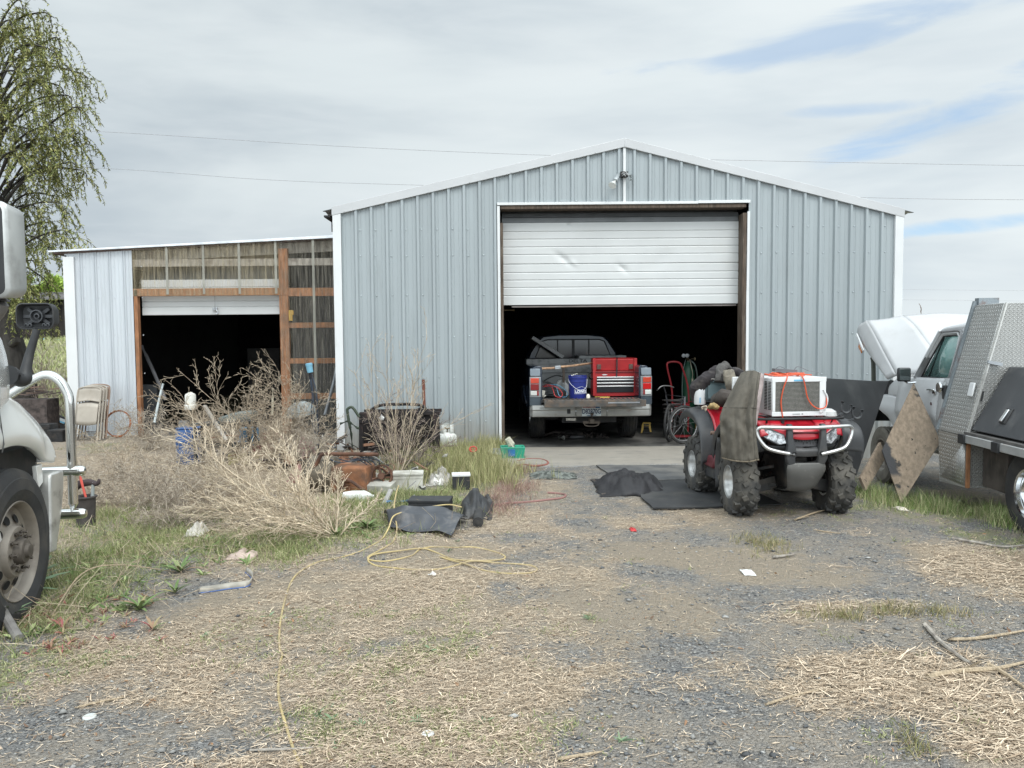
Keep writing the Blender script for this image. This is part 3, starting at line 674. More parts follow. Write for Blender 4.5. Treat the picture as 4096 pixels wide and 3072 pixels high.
# bumper
bm_ = M('bumper', (.36, .36, .345), .42, .5, .1, 5, dirt=(.20, .10, .05), ds=5, dt=(.56, .74), damt=.85, dscale=(1, 1, 2.2))
b = MB(); P = [(-.985, .25), (-.99, .03), (-.95, -.02), (-.6, -.05), (-.27, -.06), (-.24, -.035), (.24, -.035), (.27, -.06), (.6, -.05), (.95, -.02), (.99, .03), (.985, .25)]
b.grid([[Vector((x, y+dy, z)) for x, y in P] for z, dy in ((.667, .05), (.662, .005), (.60, -.004), (.58, .008), (.53, .004), (.49, .01), (.477, .04))])
bo = b.build('bumper', bm_, pk, smooth=25, solid=.006, off=1)
for x in (-.37,): b = MB(); b.box((x, -.065, .57), (.055, .012, .075)); b.build('socket_hole', blk, bo, bevel=.008)
for x in (-.255, .255): b = MB(); b.lathe([(.017, 0), (.015, .01), (.001, .012)], 12, Matrix.Translation((x, -.075, .575)) @ Matrix.Rotation(R_(90), 4, 'X')); b.build('bumper_bolt', galv, bo)
for s in (-1, 1): b = MB(); b.box((s*.56, -.052, .638), (.55, .01, .014)); b.build('bumper_ridge', bm_, bo, bevel=.003)
b = MB(); b.box((.0, -.055, .568), (.312, .006, .16)); pl = b.build('licence_plate', M('plate', (.62, .68, .70), .35, 0, .03, dirt=(.35, .5, .58), ds=2, dt=(.45, .7), damt=.5, dscale=(.3, 1, 6)), pk, bevel=.004)
text_mesh('plate_number', 'D82870G', .108, (0, -.060, .562), (R_(90), 0, 0), M('plate_ink', (.015, .03, .10), .5), pl, bold=.002, sx=.72)
text_mesh('plate_state', 'WASHINGTON', .03, (-.04, -.060, .630), (R_(90), 0, 0), M('plate_red', (.35, .02, .02), .5), pl, bold=.0008)
text_mesh('plate_foot', 'EVERGREEN STATE', .018, (0, -.060, .499), (R_(90), 0, 0), M('plate_blue', (.03, .10, .22), .5), pl, bold=.0006)
b = MB(); b.box((.10, -.060, .630), (.07, .004, .025)); b.build('plate_sticker', M('plate_blue', (.03, .10, .22)), pl)
b = MB(); b.tube([(.0, -.10, .455), (.0, -.10, .50)], .014, 10); b.lathe([(.001, -.028), (.02, -.02), (.028, 0), (.02, .02), (.001, .028)], 14, Matrix.Translation((.0, -.10, .522)))
b.box((0, -.02, .41), (.075, .22, .075)); b.box((0, -.06, .39), (.28, .03, .045)); b.tube([(-.12, -.05, .38), (-.10, -.06, .34), (0, -.07, .325), (.10, -.06, .34), (.12, -.05, .38)], .012, 8, sm=3)
b.build('tow_hitch', M('hitch', (.11, .09, .075), .8, .3, .3, 9), pk, bevel=.004)
b = MB(); b.box((-.33, -.02, .435), (.16, .02, .04)); b.build('step_tag', M('tagw', (.42, .40, .36), .6, 0, .5, 30), pk)
b = MB(); b.box((0, 1.1, .38), (1.5, .10, .10)); b.tube([(-.4, .2, .40), (.2, .35, .36), (.75, .9, .36)], .03, 8, sm=4); b.box((0, 2.5, .42), (.9, 4.6, .12)); b.build('axle_and_frame', black_steel, pk)
for s in (-1, 1):
    wheel(pk, (s*.80, 1.12, .37), .37, .26, .21, s, alu); wheel(pk, (s*.80, 4.6, .37), .37, .24, .21, s, alu)
    b = MB(); b.tube([(s*.995, .62, .60), (s*1.03, .68, .78), (s*1.035, .95, .92), (s*1.035, 1.28, .92), (s*1.03, 1.55, .78), (s*.995, 1.62, .60)], .02, 6, sm=4); b.build('wheel_arch', navy, pk)
# ---------------- load on the pickup ----------------
def bedpt(px, py, Y): return at(px, py, Y)
tbx = M('toolbox_grey', (.27, .275, .275), .5, .1, .08, 4, dirt=(.09, .09, .09), ds=4)
Yt = 14.15; c0, c1 = at(2105, 1464, Yt), at(2508, 1432, Yt); tb = empty('truck_toolbox', ((c0.x+c1.x)/2, Yt, c0.z), R_(2.6), 'long grey crossover toolbox on the pickup bed with its left lid raised', 'toolbox')
ww = c1.x-c0.x; b = MB(); b.box((0, .25, .0), (ww, .52, .26)); b.box((0, .25, .08), (ww+.0, .54, .10)); b.box((.02, .25, -.27), (1.55, .46, .30)); b.build('box_body', tbx, tb, bevel=.008)
b = MB(); b.box((ww*.25+.02, .25, .155), (ww*.5-.05, .52, .055)); b.build('lid', tbx, tb, bevel=.008)
b = MB(); b.box((-.53, .24, .34), (.68, .5, .07), rotm(0, 33, 0)); b.build('lid', tbx, tb, bevel=.008)
text_mesh('box_lettering', 'DELTA', .085, (.02, -.024, .085), (R_(90), 0, 0), M('ink_dark', (.02, .02, .022), .6), tb, bold=.001, sx=1.35)
# tool chest
red = M('chest_red', (.36, .018, .020), .4, .1, .12, 5, dirt=(.10, .045, .03), ds=5, dt=(.62, .72), damt=.8)
Yc = 12.9; k0 = at(2376, 1586, Yc); k1 = at(2545, 1432, Yc); cw = k1.x-k0.x; ch = k1.z-k0.z; zb = .79
tcst = empty('tool_chest', ((k0.x+k1.x)/2, Yc, zb), R_(2), 'red steel tool chest with black drawers and silver trims on the tailgate', 'tool chest')
dch = .42; b = MB(); b.box((0, dch/2, ch*.33), (cw, dch, ch*.66)); b.box((-cw/2+.005, .012, ch/2), (.05, .03, ch*.98)); b.box((cw/2-.01, .012, ch/2), (.05, .03, ch*.98)); b.build('cabinet', red, tcst, bevel=.006)
b = MB(); b.prism([(0-cw/2+.004, .03, ch*.67), (-cw/2+.004, .02, ch*.97), (-cw/2+.004, .10, ch), (-cw/2+.004, dch, ch), (-cw/2+.004, dch, ch*.67)], (cw-.008, 0, 0)); b.build('lid', red, tcst, bevel=.008)
b = MB(); b.box((0, -.004, ch*.635), (cw-.05, .02, .022)); b.build('lid_lip', M('chest_dark', (.14, .01, .012), .5), tcst)
for i, (za, zb_) in enumerate(((.455, .50), (.37, .435), (.29, .35), (.10, .265))):
    b = MB(); b.box((0, -.006, ch*(za+zb_)/2), (cw-.09, .02, ch*(zb_-za))); dw = b.build('drawer', M('drawer_black', (.012, .012, .014), .35, 0, .1, 5), tcst, bevel=.003)
    b = MB(); b.box((0, -.022, ch*zb_), (cw-.09, .016, .019)); b.build('drawer_trim', M('trim_silver', (.80, .80, .79), .3, .3, .04), dw, bevel=.003)
b = MB(); b.box((-cw*.25, -.012, ch*.565), (.055, .006, .018)); b.box((-cw*.25, -.012, ch*.565), (.09, .006, .008)); b.build('badge', trim_white, tcst)
b = MB(); b.tube([(.03, -.012, ch*1.01), (.03, -.012, ch*.8), (.025, -.02, ch*.6), (.02, -.02, ch*.50)], .012, 6, sm=4); b.build('lid_strap', blk, tcst)
for s in (-1, 1): b = MB(); b.box((s*cw*.38, .018, ch*.77), (.07, .012, .085)); b.build('worn_patch', M('worn', (.10, .06, .05), .8, 0, .4, 30), tcst, bevel=.02)
b = MB(); b.tube([(-cw/2-.01, .15, ch*.62), (-cw/2-.06, .13, ch*.58), (-cw/2-.06, .13, ch*.48), (-cw/2-.01, .15, ch*.44)], .012, 8, sm=5); b.build('side_handle', black_steel, tcst)
# blue bucket
blue_p = M('bucket_blue', (.018, .030, .20), .42, 0, .1, 4, dirt=(.12, .12, .15), ds=9, dt=(.62, .78), damt=.6)
c = at(2311, 1598, 12.55); bk = empty('bucket', (c.x, 12.55, .785), 0, 'dark blue plastic bucket with white lettering and house outline on the tailgate', 'bucket')
b = MB(); b.lathe([(.001, 0), (.128, 0), (.130, .004), (.146, .27), (.152, .275), (.152, .285), (.146, .29), (.148, .325), (.156, .33), (.156, .342), (.150, .345), (.150, .362), (.156, .366), (.153, .372), (.146, .37), (.138, .20), (.122, .01), (.001, .012)], 40); b.build('bucket_body', blue_p, bk, smooth=40)
b = MB(); b.tube([(-.155, 0, .315), (-.13, -.09, .25), (-.03, -.155, .16), (.06, -.15, .145), (.13, -.10, .19), (.155, 0, .315)], .0035, 6, sm=6); b.build('bail_handle', trim_white, bk)
wm = M('logo_white', (.75, .77, .82), .5)
def wrapx(o, r, cx=0):
    for v in o.data.vertices:
        a = (v.co.x*o.scale.x)/r; rr = r+v.co.z
        v.co = Vector((math.sin(a)*rr, -math.cos(a)*rr, v.co.y))
    o.scale = (1, 1, 1)
tx = text_mesh('bucket_lettering', "LOWE'S", .062, (0, 0, 0), (0, 0, 0), wm, bk, bold=.002, sx=.95)
for v in tx.data.vertices: v.co.x += .052
wrapx(tx, .142); tx.location = (0, 0, .115)
b = MB()
def onb(x, z, r=.1445): a = (x+.052)/r; return V(math.sin(a)*(r+.001), -math.cos(a)*(r+.001), z)
ln = [(-.118, .083), (-.118, .155), (-.10, .155), (-.10, .163), (.0, .20), (.10, .163), (.10, .155), (.118, .155), (.118, .083), (-.118, .083)]
pts = []
for (xa_, za_), (xb_, zb_) in zip(ln, ln[1:]):
    for k in range(5): pts.append(onb(xa_+(xb_-xa_)*k/5, za_+(zb_-za_)*k/5))
b.tube(pts+[onb(*ln[-1])], .0022, 4); b.build('house_outline', wm, bk)
b = MB()
for i in range(4):
    p = V(-.10+.03*i, -.05+.03*i, .375+.008*i); b.lathe([(.001, .012), (.010, .008), (.012, 0), (.008, -.01), (.001, -.012)], 10, Matrix.Translation(p))
tag(b.build('bucket_contents', M('fit_white', (.7, .68, .6), .4)), 'small white fittings poking over the rim of the blue bucket', 'fittings').location = bk.location
# other load
def thing_mesh(b, name, mat, label, cat, origin=None, group=None, **k):
    """origin at base centre"""
    P = np.array(b.v); o = Vector(((P[:, 0].min()+P[:, 0].max())/2, (P[:, 1].min()+P[:, 1].max())/2, P[:, 2].min())) if origin is None else Vector(origin)
    b.v = [tuple(Vector(p)-o) for p in b.v]; ob = b.build(name, mat, **k); ob.location = o
    return tag(ob, label, cat, group)
c = at(2213, 1590, 12.95); b = MB(); b.box((c.x, 13.0, .85), (.42, .30, .11), rotm(0, 3, -8)); b.box((c.x, 13.0, .862), (.435, .315, .012), rotm(0, 3, -8)); b.box((c.x-.05, 12.84, .845), (.09, .03, .025))
thing_mesh(b, 'tool_case', blk, 'flat black plastic tool case lying on the truck bed under the coiled hoses', 'tool case', bevel=.012)
c = at(2228, 1530, 12.80); b = MB()
for cm_, lab, off, kx in ((M('hose_red', (.42, .03, .03), .45), 'thin red rubber hose looped over the black tool case', (-.02, 0), 1.0), (M('hose_blue', (.10, .24, .36), .45), 'thin pale blue rubber hose looped over the black tool case', (.05, .03), 1.2)):
    b = MB(); o = V(c.x+off[0], 12.74+off[1], .91)
    b.tube([o+V(-.22, .2, .05), o+V(-.15, .1, .08), o+V(-.05, .0, .07*kx), o+V(.05*kx, -.05, .02), o+V(.10*kx, -.10, -.06), o+V(.06*kx, -.14, -.11), o+V(-.02, -.12, -.09), o+V(-.05, -.05, .0), o+V(-.08, .05, .06), o+V(-.2, .12, .05)], .0065, 7, sm=6)
    thing_mesh(b, 'air_hose', cm_, lab, 'hose')
b = MB(); c = at(2183, 1545, 12.9); b.lathe([(.001, 0), (.16, 0), (.17, .1), (.14, .22), (.06, .27), (.001, .28)], 20, Matrix.Translation((c.x-.10, 13.2, .78))); thing_mesh(b, 'rubber_sack', blk, 'rounded dark bag in the left corner of the pickup bed', 'bag')
b = MB(); c = at(2168, 1560, 12.75); b.box((c.x, 12.78, .86), (.09, .06, .09), rotm(0, 8, 10)); b.tube([(c.x, 12.76, .80), (c.x+.02, 12.66, .80), (c.x+.06, 12.64, .83)], .012, 6, sm=4); thing_mesh(b, 'work_light', M('offwhite', (.50, .48, .42), .6), 'small off-white plastic lamp with a cable on the bed beside the left tail light', 'lamp', bevel=.01)
for px, lab, mt, sc in ((2243, 'grey plastic oil jug with a handle standing behind the tool case', M('jug_grey', (.17, .18, .18), .45), 1.), (2258, 'silver grey bottle with a narrow neck standing beside the oil jug', M('bottle_grey', (.30, .31, .32), .4), .85)):
    c = at(px, 1540, 13.35); b = MB(); h = .30*sc
    rings = []
    for z, a, bb_ in ((0, .085, .05), (.02, .09, .055), (h*.6, .09, .055), (h*.75, .07, .045), (h*.86, .03, .03), (h*.88, .022, .022), (h, .022, .022)):
        rings.append([V(c.x+a*sc*math.copysign(abs(math.cos(q))**.6, math.cos(q)), 13.35+bb_*sc*math.copysign(abs(math.sin(q))**.6, math.sin(q)), .785+z) for q in [2*PI*j/20 for j in range(20)]])
    b.loft(rings); thing_mesh(b, 'oil_jug', mt, lab, 'jug')
b = MB(); P = [at(2155, 1475, 12.7), at(2215, 1472, 12.8), at(2240, 1468, 12.85), at(2290, 1463, 12.95), at(2372, 1452, 13.2)]
b.tube(P, .004, 4); cc = cr(P, 8); b = MB()
b.grid([[p+V(0, 0, .018), p-V(0, 0, .018)] for p in cc]); so_ = thing_mesh(b, 'ratchet_strap', M('strap_tan', (.42, .26, .16), .8, 0, .3, 20), 'orange tan ratchet strap stretched across the pickup bed to the red chest', 'strap', solid=.004)
b = MB(); b.box(at(2231, 1470, 12.80)-so_.location, (.10, .03, .06)); b.build('buckle', galv, so_, bevel=.006)
b = MB(); P = [at(2252, 1462, 13.3), at(2255, 1500, 13.25), at(2254, 1530, 13.2)]
b.grid([[p+V(-.02, 0, 0), p+V(.02, 0, 0)] for p in P]); thing_mesh(b, 'webbing_strap', M('strap_brown', (.07, .055, .045), .85), 'short dark brown strap hanging behind the oil jug', 'strap', solid=.004)
b = MB(); P = [at(2150, 1545, 13.6), at(2190, 1515, 13.6), at(2225, 1502, 13.6), at(2250, 1506, 13.6)]; b.tube(P, .012, 7, sm=5); thing_mesh(b, 'black_cable', blk, 'black cable arching behind the grey jug against the toolbox', 'cable')
b = MB(); o = at(2385, 1600, 12.42); o.z = .80
b.tube([o+V(-.02, .05, .01), o+V(.05, 0, .012), o+V(.10, .0, .012), o+V(.20, .02, .01), o+V(.21, -.04, .008), o+V(.15, -.06, .007), o+V(.06, -.05, .007)], .006, 7, sm=6); thing_mesh(b, 'extension_lead', M('cord_yellow', (.50, .33, .06), .5), 'yellow cord lying on the tailgate right of the blue bucket', 'cord')
b = MB(); o = at(2352, 1592, 12.45); b.lathe([(.001, 0), (.03, 0), (.034, .01), (.03, .05), (.015, .07), (.001, .075)], 14, Matrix.Translation((o.x, 12.42, .79))); thing_mesh(b, 'light_bulb', M('bulbw', (.7, .66, .55), .2), 'small pale bulb lying on the tailgate beside the blue bucket', 'bulb')
b = MB(); P = [at(2385, 1592, 12.5), at(2440, 1589, 12.48), at(2500, 1587, 12.48), at(2535, 1586, 12.5)]; P = [V(p.x, p.y, .785) for p in P]; b.tube(P, .006, 6, sm=4); thing_mesh(b, 'air_line', M('hose_red', (.42, .03, .03)), 'red cord running along the foot of the red tool chest', 'cord')
# junk under the truck
g1_ = M('junk_dark', (.045, .042, .04), .85, 0, .5, 14)
def coil(o, r, n, rr, mat, name, label, cat, sq=.6, jit=.25, z=.03):
    b = MB(); P = []
    for i in range(n*10+1):
        a = 2*PI*i/10; k = 1+jit*mnoise.noise(Vector((i*.13, o[0], 0)))
        P.append(V(o[0]+math.cos(a)*r*k, o[1]+math.sin(a)*r*sq*k, o[2]+rr+z*i/(n*10)+abs(mnoise.noise(Vector((i*.3, 4, 1))))*.02))
    b.tube(P, rr, 7, sm=2); return thing_mesh(b, name, mat, label, cat)
c = G(2270, 1745); coil((c.x, c.y, .02), .26, 3, .022, g1_, 'hose_heap', 'heap of dirty dark hoses on the floor under the pickup', 'hose', .5)
c = G(2330, 1738); coil((c.x+.1, c.y+.3, .02), .17, 2, .02, g1_, 'hose_bundle', 'smaller bundle of dark hose right of the heap under the pickup', 'hose', .6)
c = G(2253, 1765); b = MB(); b.tube([(c.x-.09, c.y, .055), (c.x+.01, c.y, .06), (c.x+.03, c.y, .06)], [.04, .042, .02], 14); thing_mesh(b, 'plastic_bottle', M('bottle_dirty', (.42, .42, .40), .6, 0, .3), 'dirty pale bottle lying on the concrete behind the pickup', 'bottle')
c = G(2312, 1760); b = MB()
P = [V(c.x-.15, c.y+.05, .04), V(c.x-.03, c.y, .05), V(c.x+.08, c.y+.04, .05), V(c.x+.12, c.y+.15, .05)]; b.tube(P, .028, 10, sm=5); thing_mesh(b, 'flex_pipe', M('flex', (.12, .12, .125), .6, .4), 'short dark flexible pipe on the concrete behind the pickup', 'pipe')

# ================ things at the right inside the garage ================
Yo = 13.6; c = at(2738, 1600, Yo); dol = empty('hand_truck', (c.x-.12, Yo-.05, .016), R_(8), 'red steel hand truck carrying a green gas cylinder inside the garage', 'hand truck')
rp = M('dolly_red', (.26, .02, .025), .5, .1, .2, 6); hgt = at(2690, 1452, Yo).z
b = MB(); b.tube([(-.16, -.10, .10), (-.16, -.12, .80), (-.26, -.16, hgt-.10), (-.24, -.16, hgt), (-.06, -.17, hgt), (.02, -.16, hgt-.12), (.14, -.12, .80), (.14, -.10, .10)], .016, 8, sm=4); b.tube([(.14, -.12, .62), (.42, -.12, .64)], .014, 8); b.tube([(-.16, -.12, .6), (.14, -.12, .6)], .013, 8); b.build('tube_frame', rp, dol)
b = MB(); b.box((.0, -.16, .50), (.26, .02, .20), rotm(12)); b.box((0, -.18, .03), (.34, .25, .012)); b.build('plate', rp, dol, bevel=.004)
for s in (-1, 1): b = MB(); b.lathe([(.001, -.02), (.10, -.025), (.11, 0), (.10, .025), (.001, .02)], 20, Matrix.Translation((s*.22, .02, .11)) @ Matrix.Rotation(R_(90), 4, 'Y')); b.build('wheel', rubber, dol)
gt = empty('gas_cylinder', (c.x+.09, Yo+.12, .04), 0, 'tall dark green gas cylinder with gauges strapped to the red hand truck', 'gas cylinder')
b = MB(); ct = at(2730, 1432, Yo).z-.1; b.lathe([(.001, 0), (.115, 0), (.12, .02), (.12, ct*.80), (.11, ct*.87), (.07, ct*.95), (.035, ct*.98), (.03, ct)], 28); b.build('cylinder_body', M('cyl_green', (.012, .06, .032), .45, .1, .2, 5), gt)
b = MB(); b.tube([(0, 0, ct), (0, 0, ct+.06)], .02, 10); b.tube([(-.05, -.02, ct+.04), (.09, -.02, ct+.04)], .012, 8); b.lathe([(.001, 0), (.03, 0), (.03, .015), (.001, .015)], 12, Matrix.Translation((.11, 0, ct+.04)) @ Matrix.Rotation(R_(90), 4, 'Y')); b.build('valve', M('brass', (.30, .24, .15), .4, .6), gt)
for x in (-.07, -.005): b = MB(); b.lathe([(.001, -.012), (.034, -.012), (.034, .012), (.001, .014)], 18, Matrix.Translation((x-.02, -.03, ct+.10)) @ Matrix.Rotation(R_(90), 4, 'X')); b.build('gauge', M('gauge', (.28, .29, .30), .3, .3), gt)
b = MB(); b.tube([(.02, -.03, ct+.03), (.05, -.12, ct-.2), (.045, -.13, ct-.30)], .006, 6, sm=4); b.box((.045, -.135, ct-.34), (.03, .008, .07)); b.build('hang_tag', M('tagt', (.35, .32, .24), .7), gt)
b = MB(); b.tube([(.03, -.02, ct+.02), (.12, -.06, ct-.1), (.16, -.08, ct-.45), (.17, -.08, ct-.8)], .013, 7, sm=5); b.tube([(-.05, -.02, ct+.02), (-.10, -.06, ct-.15), (-.13, -.12, ct-.5), (-.12, -.14, ct-.85)], .009, 7, sm=5); b.build('gas_hose', M('hose_dg', (.09, .12, .11), .6), gt)
c = G(2697, 1690); coil((dol.location.x-.12, Yo-.32, .42), .19, 4, .011, M('weld_cable', (.05, .045, .045), .6), 'cable_coil', 'coil of dark welding cable hung on the red hand truck', 'cable', .35, .3, .28)
def bike_wheel(root, c, r, rot, mt, spokes=24):
    w_ = empty('wheel', c, rot); w_.parent = root; Mx = Matrix.Rotation(R_(90), 4, 'X')
    b = MB(); b.tube([(r*math.cos(a*PI/20), 0, r*math.sin(a*PI/20)) for a in range(40)], .021, 8, closed=True); b.build('tyre', rubber, w_)
    b = MB(); b.tube([((r-.03)*math.cos(a*PI/20), 0, (r-.03)*math.sin(a*PI/20)) for a in range(40)], .010, 6, closed=True); b.build('rim', mt, w_)
    b = MB(); b.tube([(0, -.04, 0), (0, .04, 0)], .02, 10); hb = b.build('hub', black_steel, w_)
    b = MB()
    for k in range(spokes): a = 2*PI*k/spokes; e = a+(.4 if k % 2 else -.4); b.tube([(.02*math.cos(a), (.03 if k % 3 else -.03), .02*math.sin(a)), ((r-.03)*math.cos(e), 0, (r-.03)*math.sin(e))], .0022, 4)
    b.build('spokes', M('spoke', (.5, .5, .5), .4, .5), w_)
    return w_
Yb = 12.95; c1 = at(2680, 1672, Yb); c2 = at(2728, 1672, Yb-.25)
bk2 = empty('bicycle', (c1.x, Yb, .016), 0, 'dark bicycle with spoked wheels standing inside the garage behind the quad', 'bicycle')
bike_wheel(bk2, (0.0, 0, .31), .30, R_(62), M('rimd', (.12, .12, .12), .4, .5)); bike_wheel(bk2, (c2.x-c1.x+.02, -.30, .31), .30, R_(25), M('rim_dull', (.22, .22, .22), .5, .5))
b = MB(); b.tube([(.0, 0, .31), (-.05, .1, .78), (.25, .0, .75), (.10, .05, .35)], .015, 8); b.tube([(-.16, .02, .92), (-.10, .06, .93), (-.05, .1, .80)], .012, 8); b.tube([(.25, 0, .75), (.2, -.2, .34)], .014, 8); b.build('bicycle_frame', M('bikef', (.03, .03, .035), .4), bk2)
b = MB(); b.tube([(-.22, .0, .86), (-.14, .02, .93), (.0, .1, .93), (.1, .18, .9)], .011, 8, sm=4); b.build('handlebar', M('rim_dull', (.22, .22, .22)), bk2)
# black pot
c = G(2700, 1745); pot = empty('black_pot', (c.x, c.y, .016), 0, 'black cooking pot full of parts standing behind the rear quad wheel', 'pot')
b = MB(); b.lathe([(.001, 0), (.13, 0), (.145, .03), (.15, .17), (.157, .175), (.150, .18), (.14, .17), (.13, .03), (.001, .02)], 28); b.build('pot_body', M('pot_black', (.02, .02, .02), .45), pot)
b = MB(); b.tube([(-.05, .0, .14), (-.045, -.01, .24)], [.04, .035], 14); b.tube([(-.12, -.04, .235), (.03, 0, .245)], .006, 6); b.build('metal_parts', galv, pot)
b = MB(); b.lathe([(.001, 0), (.17, 0), (.175, .006), (.16, .012), (.001, .012)], 28, Matrix.Translation((0, 0, -.004))); b.build('tray', M('tan_metal', (.30, .27, .2), .6), pot)
# jack stand
c = G(2585, 1734); js = empty('jack_stand', (c.x, c.y, .016), R_(-10), 'yellow jack stand with black lettering plate on the floor behind the pickup', 'jack stand')
yel = M('jack_yellow', (.50, .34, .07), .5, 0, .2, 6, dirt=(.1, .08, .05), ds=8)
b = MB()
for s in (-1, 1): b.prism([(-.10, s*.08, 0), (-.07, s*.08, 0), (-.04, s*.03, .13), (-.02, s*.03, .13), (.02, s*.03, .13), (.04, s*.03, .13), (.07, s*.08, 0), (.10, s*.08, 0), (.075, s*.035, .17), (-.075, s*.035, .17)], (0, -s*.012, 0))
b.box((0, 0, .165), (.13, .08, .05)); b.box((.06, -.03, .178), (.05, .03, .03)); b.build('stand_frame', yel, js, bevel=.003)
b = MB(); b.box((.0, -.046, .135), (.095, .006, .075)); b.build('label_plate', blk, js)
text_mesh('plate_lettering', '3 TON', .034, (0, -.0505, .135), (R_(90), 0, 0), yel, js, bold=.001)
b = MB(); b.box((.02, -.09, .012), (.16, .05, .02)); b.build('base_plate', blk, js)
for px, py, lab in ((2800, 1716, 'second yellow jack stand half hidden behind the rear quad wheel'),):
    j2 = copy_tree(js); c = G(px, 1732); j2.location = (c.x, c.y, .016); j2['label'] = lab
    js['group'] = 'yellow jack stands'; j2['group'] = 'yellow jack stands'
# ================ quad bike ================
AT0 = V(2.70, 7.55, 0); ATZ = R_(-176)
atv = empty('quad_bike', AT0, ATZ, 'red and black four wheeled quad bike with silver front guard loaded with household things', 'quad bike')
ared = M('atv_red', (.46, .012, .025), .32, 0, .08, 3, coat=.5, dirt=(.30, .10, .09), ds=4, dt=(.55, .85), damt=.35, dirtrough=.7)
apl = M('atv_plastic', (.040, .042, .045), .5, 0, .15, 5, dirt=(.12, .11, .10), ds=3.5, dt=(.45, .8), damt=.55, bump=.05, bs=90)
gun = M('gun_metal', (.028, .028, .028), .55, .3, .3, 9, dirt=(.09, .075, .06), ds=6, dt=(.45, .7))
for s in (1, -1):
    wf = wheel(atv, (s*.475, 0, .315), .325, .225, .155, s, alu, rubber_dusty, lugs=15, rz=R_(-3 if s > 0 else -5), groove=0)
    wr = wheel(atv, (s*.475, -1.12, .315), .32, .27, .145, s, alu, rubber_dusty, lugs=15, groove=0)
    b = MB(); Mx = Matrix.Translation((s*.475, 0, .315)) @ Matrix.Rotation(R_(90)*s, 4, 'Y')
    b.lathe([(.001, -.06), (.11, -.06), (.12, -.08), (.12, -.12), (.001, -.12)], 20, Mx); b.tube([(s*.38, 0, .315), (s*.30, -.02, .34)], .035, 10)
    b.build('wheel_hub', gun, atv)
    b = MB()
    for zz_, yy in ((.25, .06), (.42, .0)): b.bar((s*.40, 0, zz_), (s*.16, yy+.10, zz_+.06), .035, .03); b.bar((s*.40, 0, zz_), (s*.16, yy-.16, zz_+.06), .035, .03)
    b.tube([(s*.38, .02, .30), (s*.14, .0, .40)], .016, 8)
    b.box((s*.28, .13, .30), (.26, .012, .115), rotm(0, 14*s)); b.build('suspension_arm', gun, atv, bevel=.004)
    b = MB(); b.tube([(s*.30, -.02, .34), (s*.20, -.02, .72)], .035, 12); b.build('shock_absorber', black_steel, atv)
    b = MB(); b.tube([(s*.40, -1.12, .33), (s*.10, -1.12, .36)], .035, 10); b.build('rear_axle', black_steel, atv)
    # front fender: black flare around a red shoulder
    b = MB()
    arc = [(.36, .62), (.36, .76), (.30, .86), (.15, .905), (-.05, .90), (-.25, .84), (-.38, .72), (-.44, .55)]
    b.patch([[V(s*.58, y*.98, z-.07) for y, z in arc], [V(s*.60, y, z-.01) for y, z in arc], [V(s*.56, y, z+.02) for y, z in arc], [V(s*.40, y*.97, z+.035) for y, z in arc]], 5, 4)
    b.build('front_fender', apl, atv, solid=.008, smooth=50)
    b = MB()
    b.patch([[V(s*.405, y*.97, z+.038) for y, z in arc[1:-1]], [V(s*.30, y*.97, z+.055) for y, z in arc[1:-1]], [V(s*.15, y*.97, z+.05) for y, z in arc[1:-1]]], 5, 4); b.build('front_cowl_side', ared, atv, solid=.006, smooth=50)
    # rear fender
    arc = [(-.70, .40), (-.72, .58), (-.78, .74), (-.90, .86), (-1.08, .925), (-1.28, .935), (-1.46, .88), (-1.55, .80)]
    b = MB(); b.patch([[V(s*.60, y*.995-.01, z-.10) for y, z in arc], [V(s*.62, y, z-.03) for y, z in arc], [V(s*.57, y, z+.0) for y, z in arc], [V(s*.46, y, z+.02) for y, z in arc]], 5, 4); b.build('rear_fender', apl, atv, solid=.008, smooth=50)
    b = MB(); a2 = arc[1:6]; b.patch([[V(s*.458, y, z+.022) for y, z in a2], [V(s*.35, y+.01, z+.035) for y, z in a2], [V(s*.18, y+.02, z+.03) for y, z in a2]], 5, 4); b.build('rear_cowl', ared, atv, solid=.006, smooth=50)
    # foot well, mud flap
    b = MB(); b.box((s*.40, -.56, .26), (.24, .42, .03)); b.box((s*.53, -.58, .29), (.03, .50, .085), rotm(4)); b.box((s*.30, -.55, .42), (.02, .42, .34)); b.build('foot_well', apl, atv, bevel=.01)
    b = MB(); b.patch([[V(s*.36, -.36, .20), V(s*.36, -.37, .45), V(s*.36, -.33, .70)], [V(s*.59, -.34, .20), V(s*.59, -.36, .45), V(s*.585, -.31, .72)]], 4, 3); b.build('mud_flap', apl, atv, solid=.01)
    # headlights
    hl = empty('headlight', (0, 0, 0)); hl.parent = atv
    q = [(.405, .25, .885), (.30, .35, .865), (.205, .40, .820), (.185, .41, .745), (.25, .40, .735), (.335, .34, .775), (.40, .26, .83)]
    b = MB(); b.add([V(s*x, y+.03, z) for x, y, z in q]+[V(s*x*.98, y-.05, z) for x, y, z in q], [tuple(range(7))]+[(i, (i+1) % 7, (i+1) % 7+7, i+7) for i in range(7)])
    b.build('lens', M('headlamp', (.62, .64, .66), .12, .25, .35, 42, coat=1., dirt=(.12, .12, .13), ds=26, dt=(.46, .56), damt=.85), hl, smooth=20, bevel=.004)
    b = MB(); b.tube([V(s*x, y+.02, z) for x, y, z in q], .008, 6, closed=True); b.build('bezel', apl, hl)
    b = MB(); b.patch([[V(s*.45, .16, .66), V(s*.30, .30, .66), V(s*.13, .40, .68)], [V(s*.44, .18, .74), V(s*.33, .32, .715), V(s*.17, .41, .72)]], 4, 2)
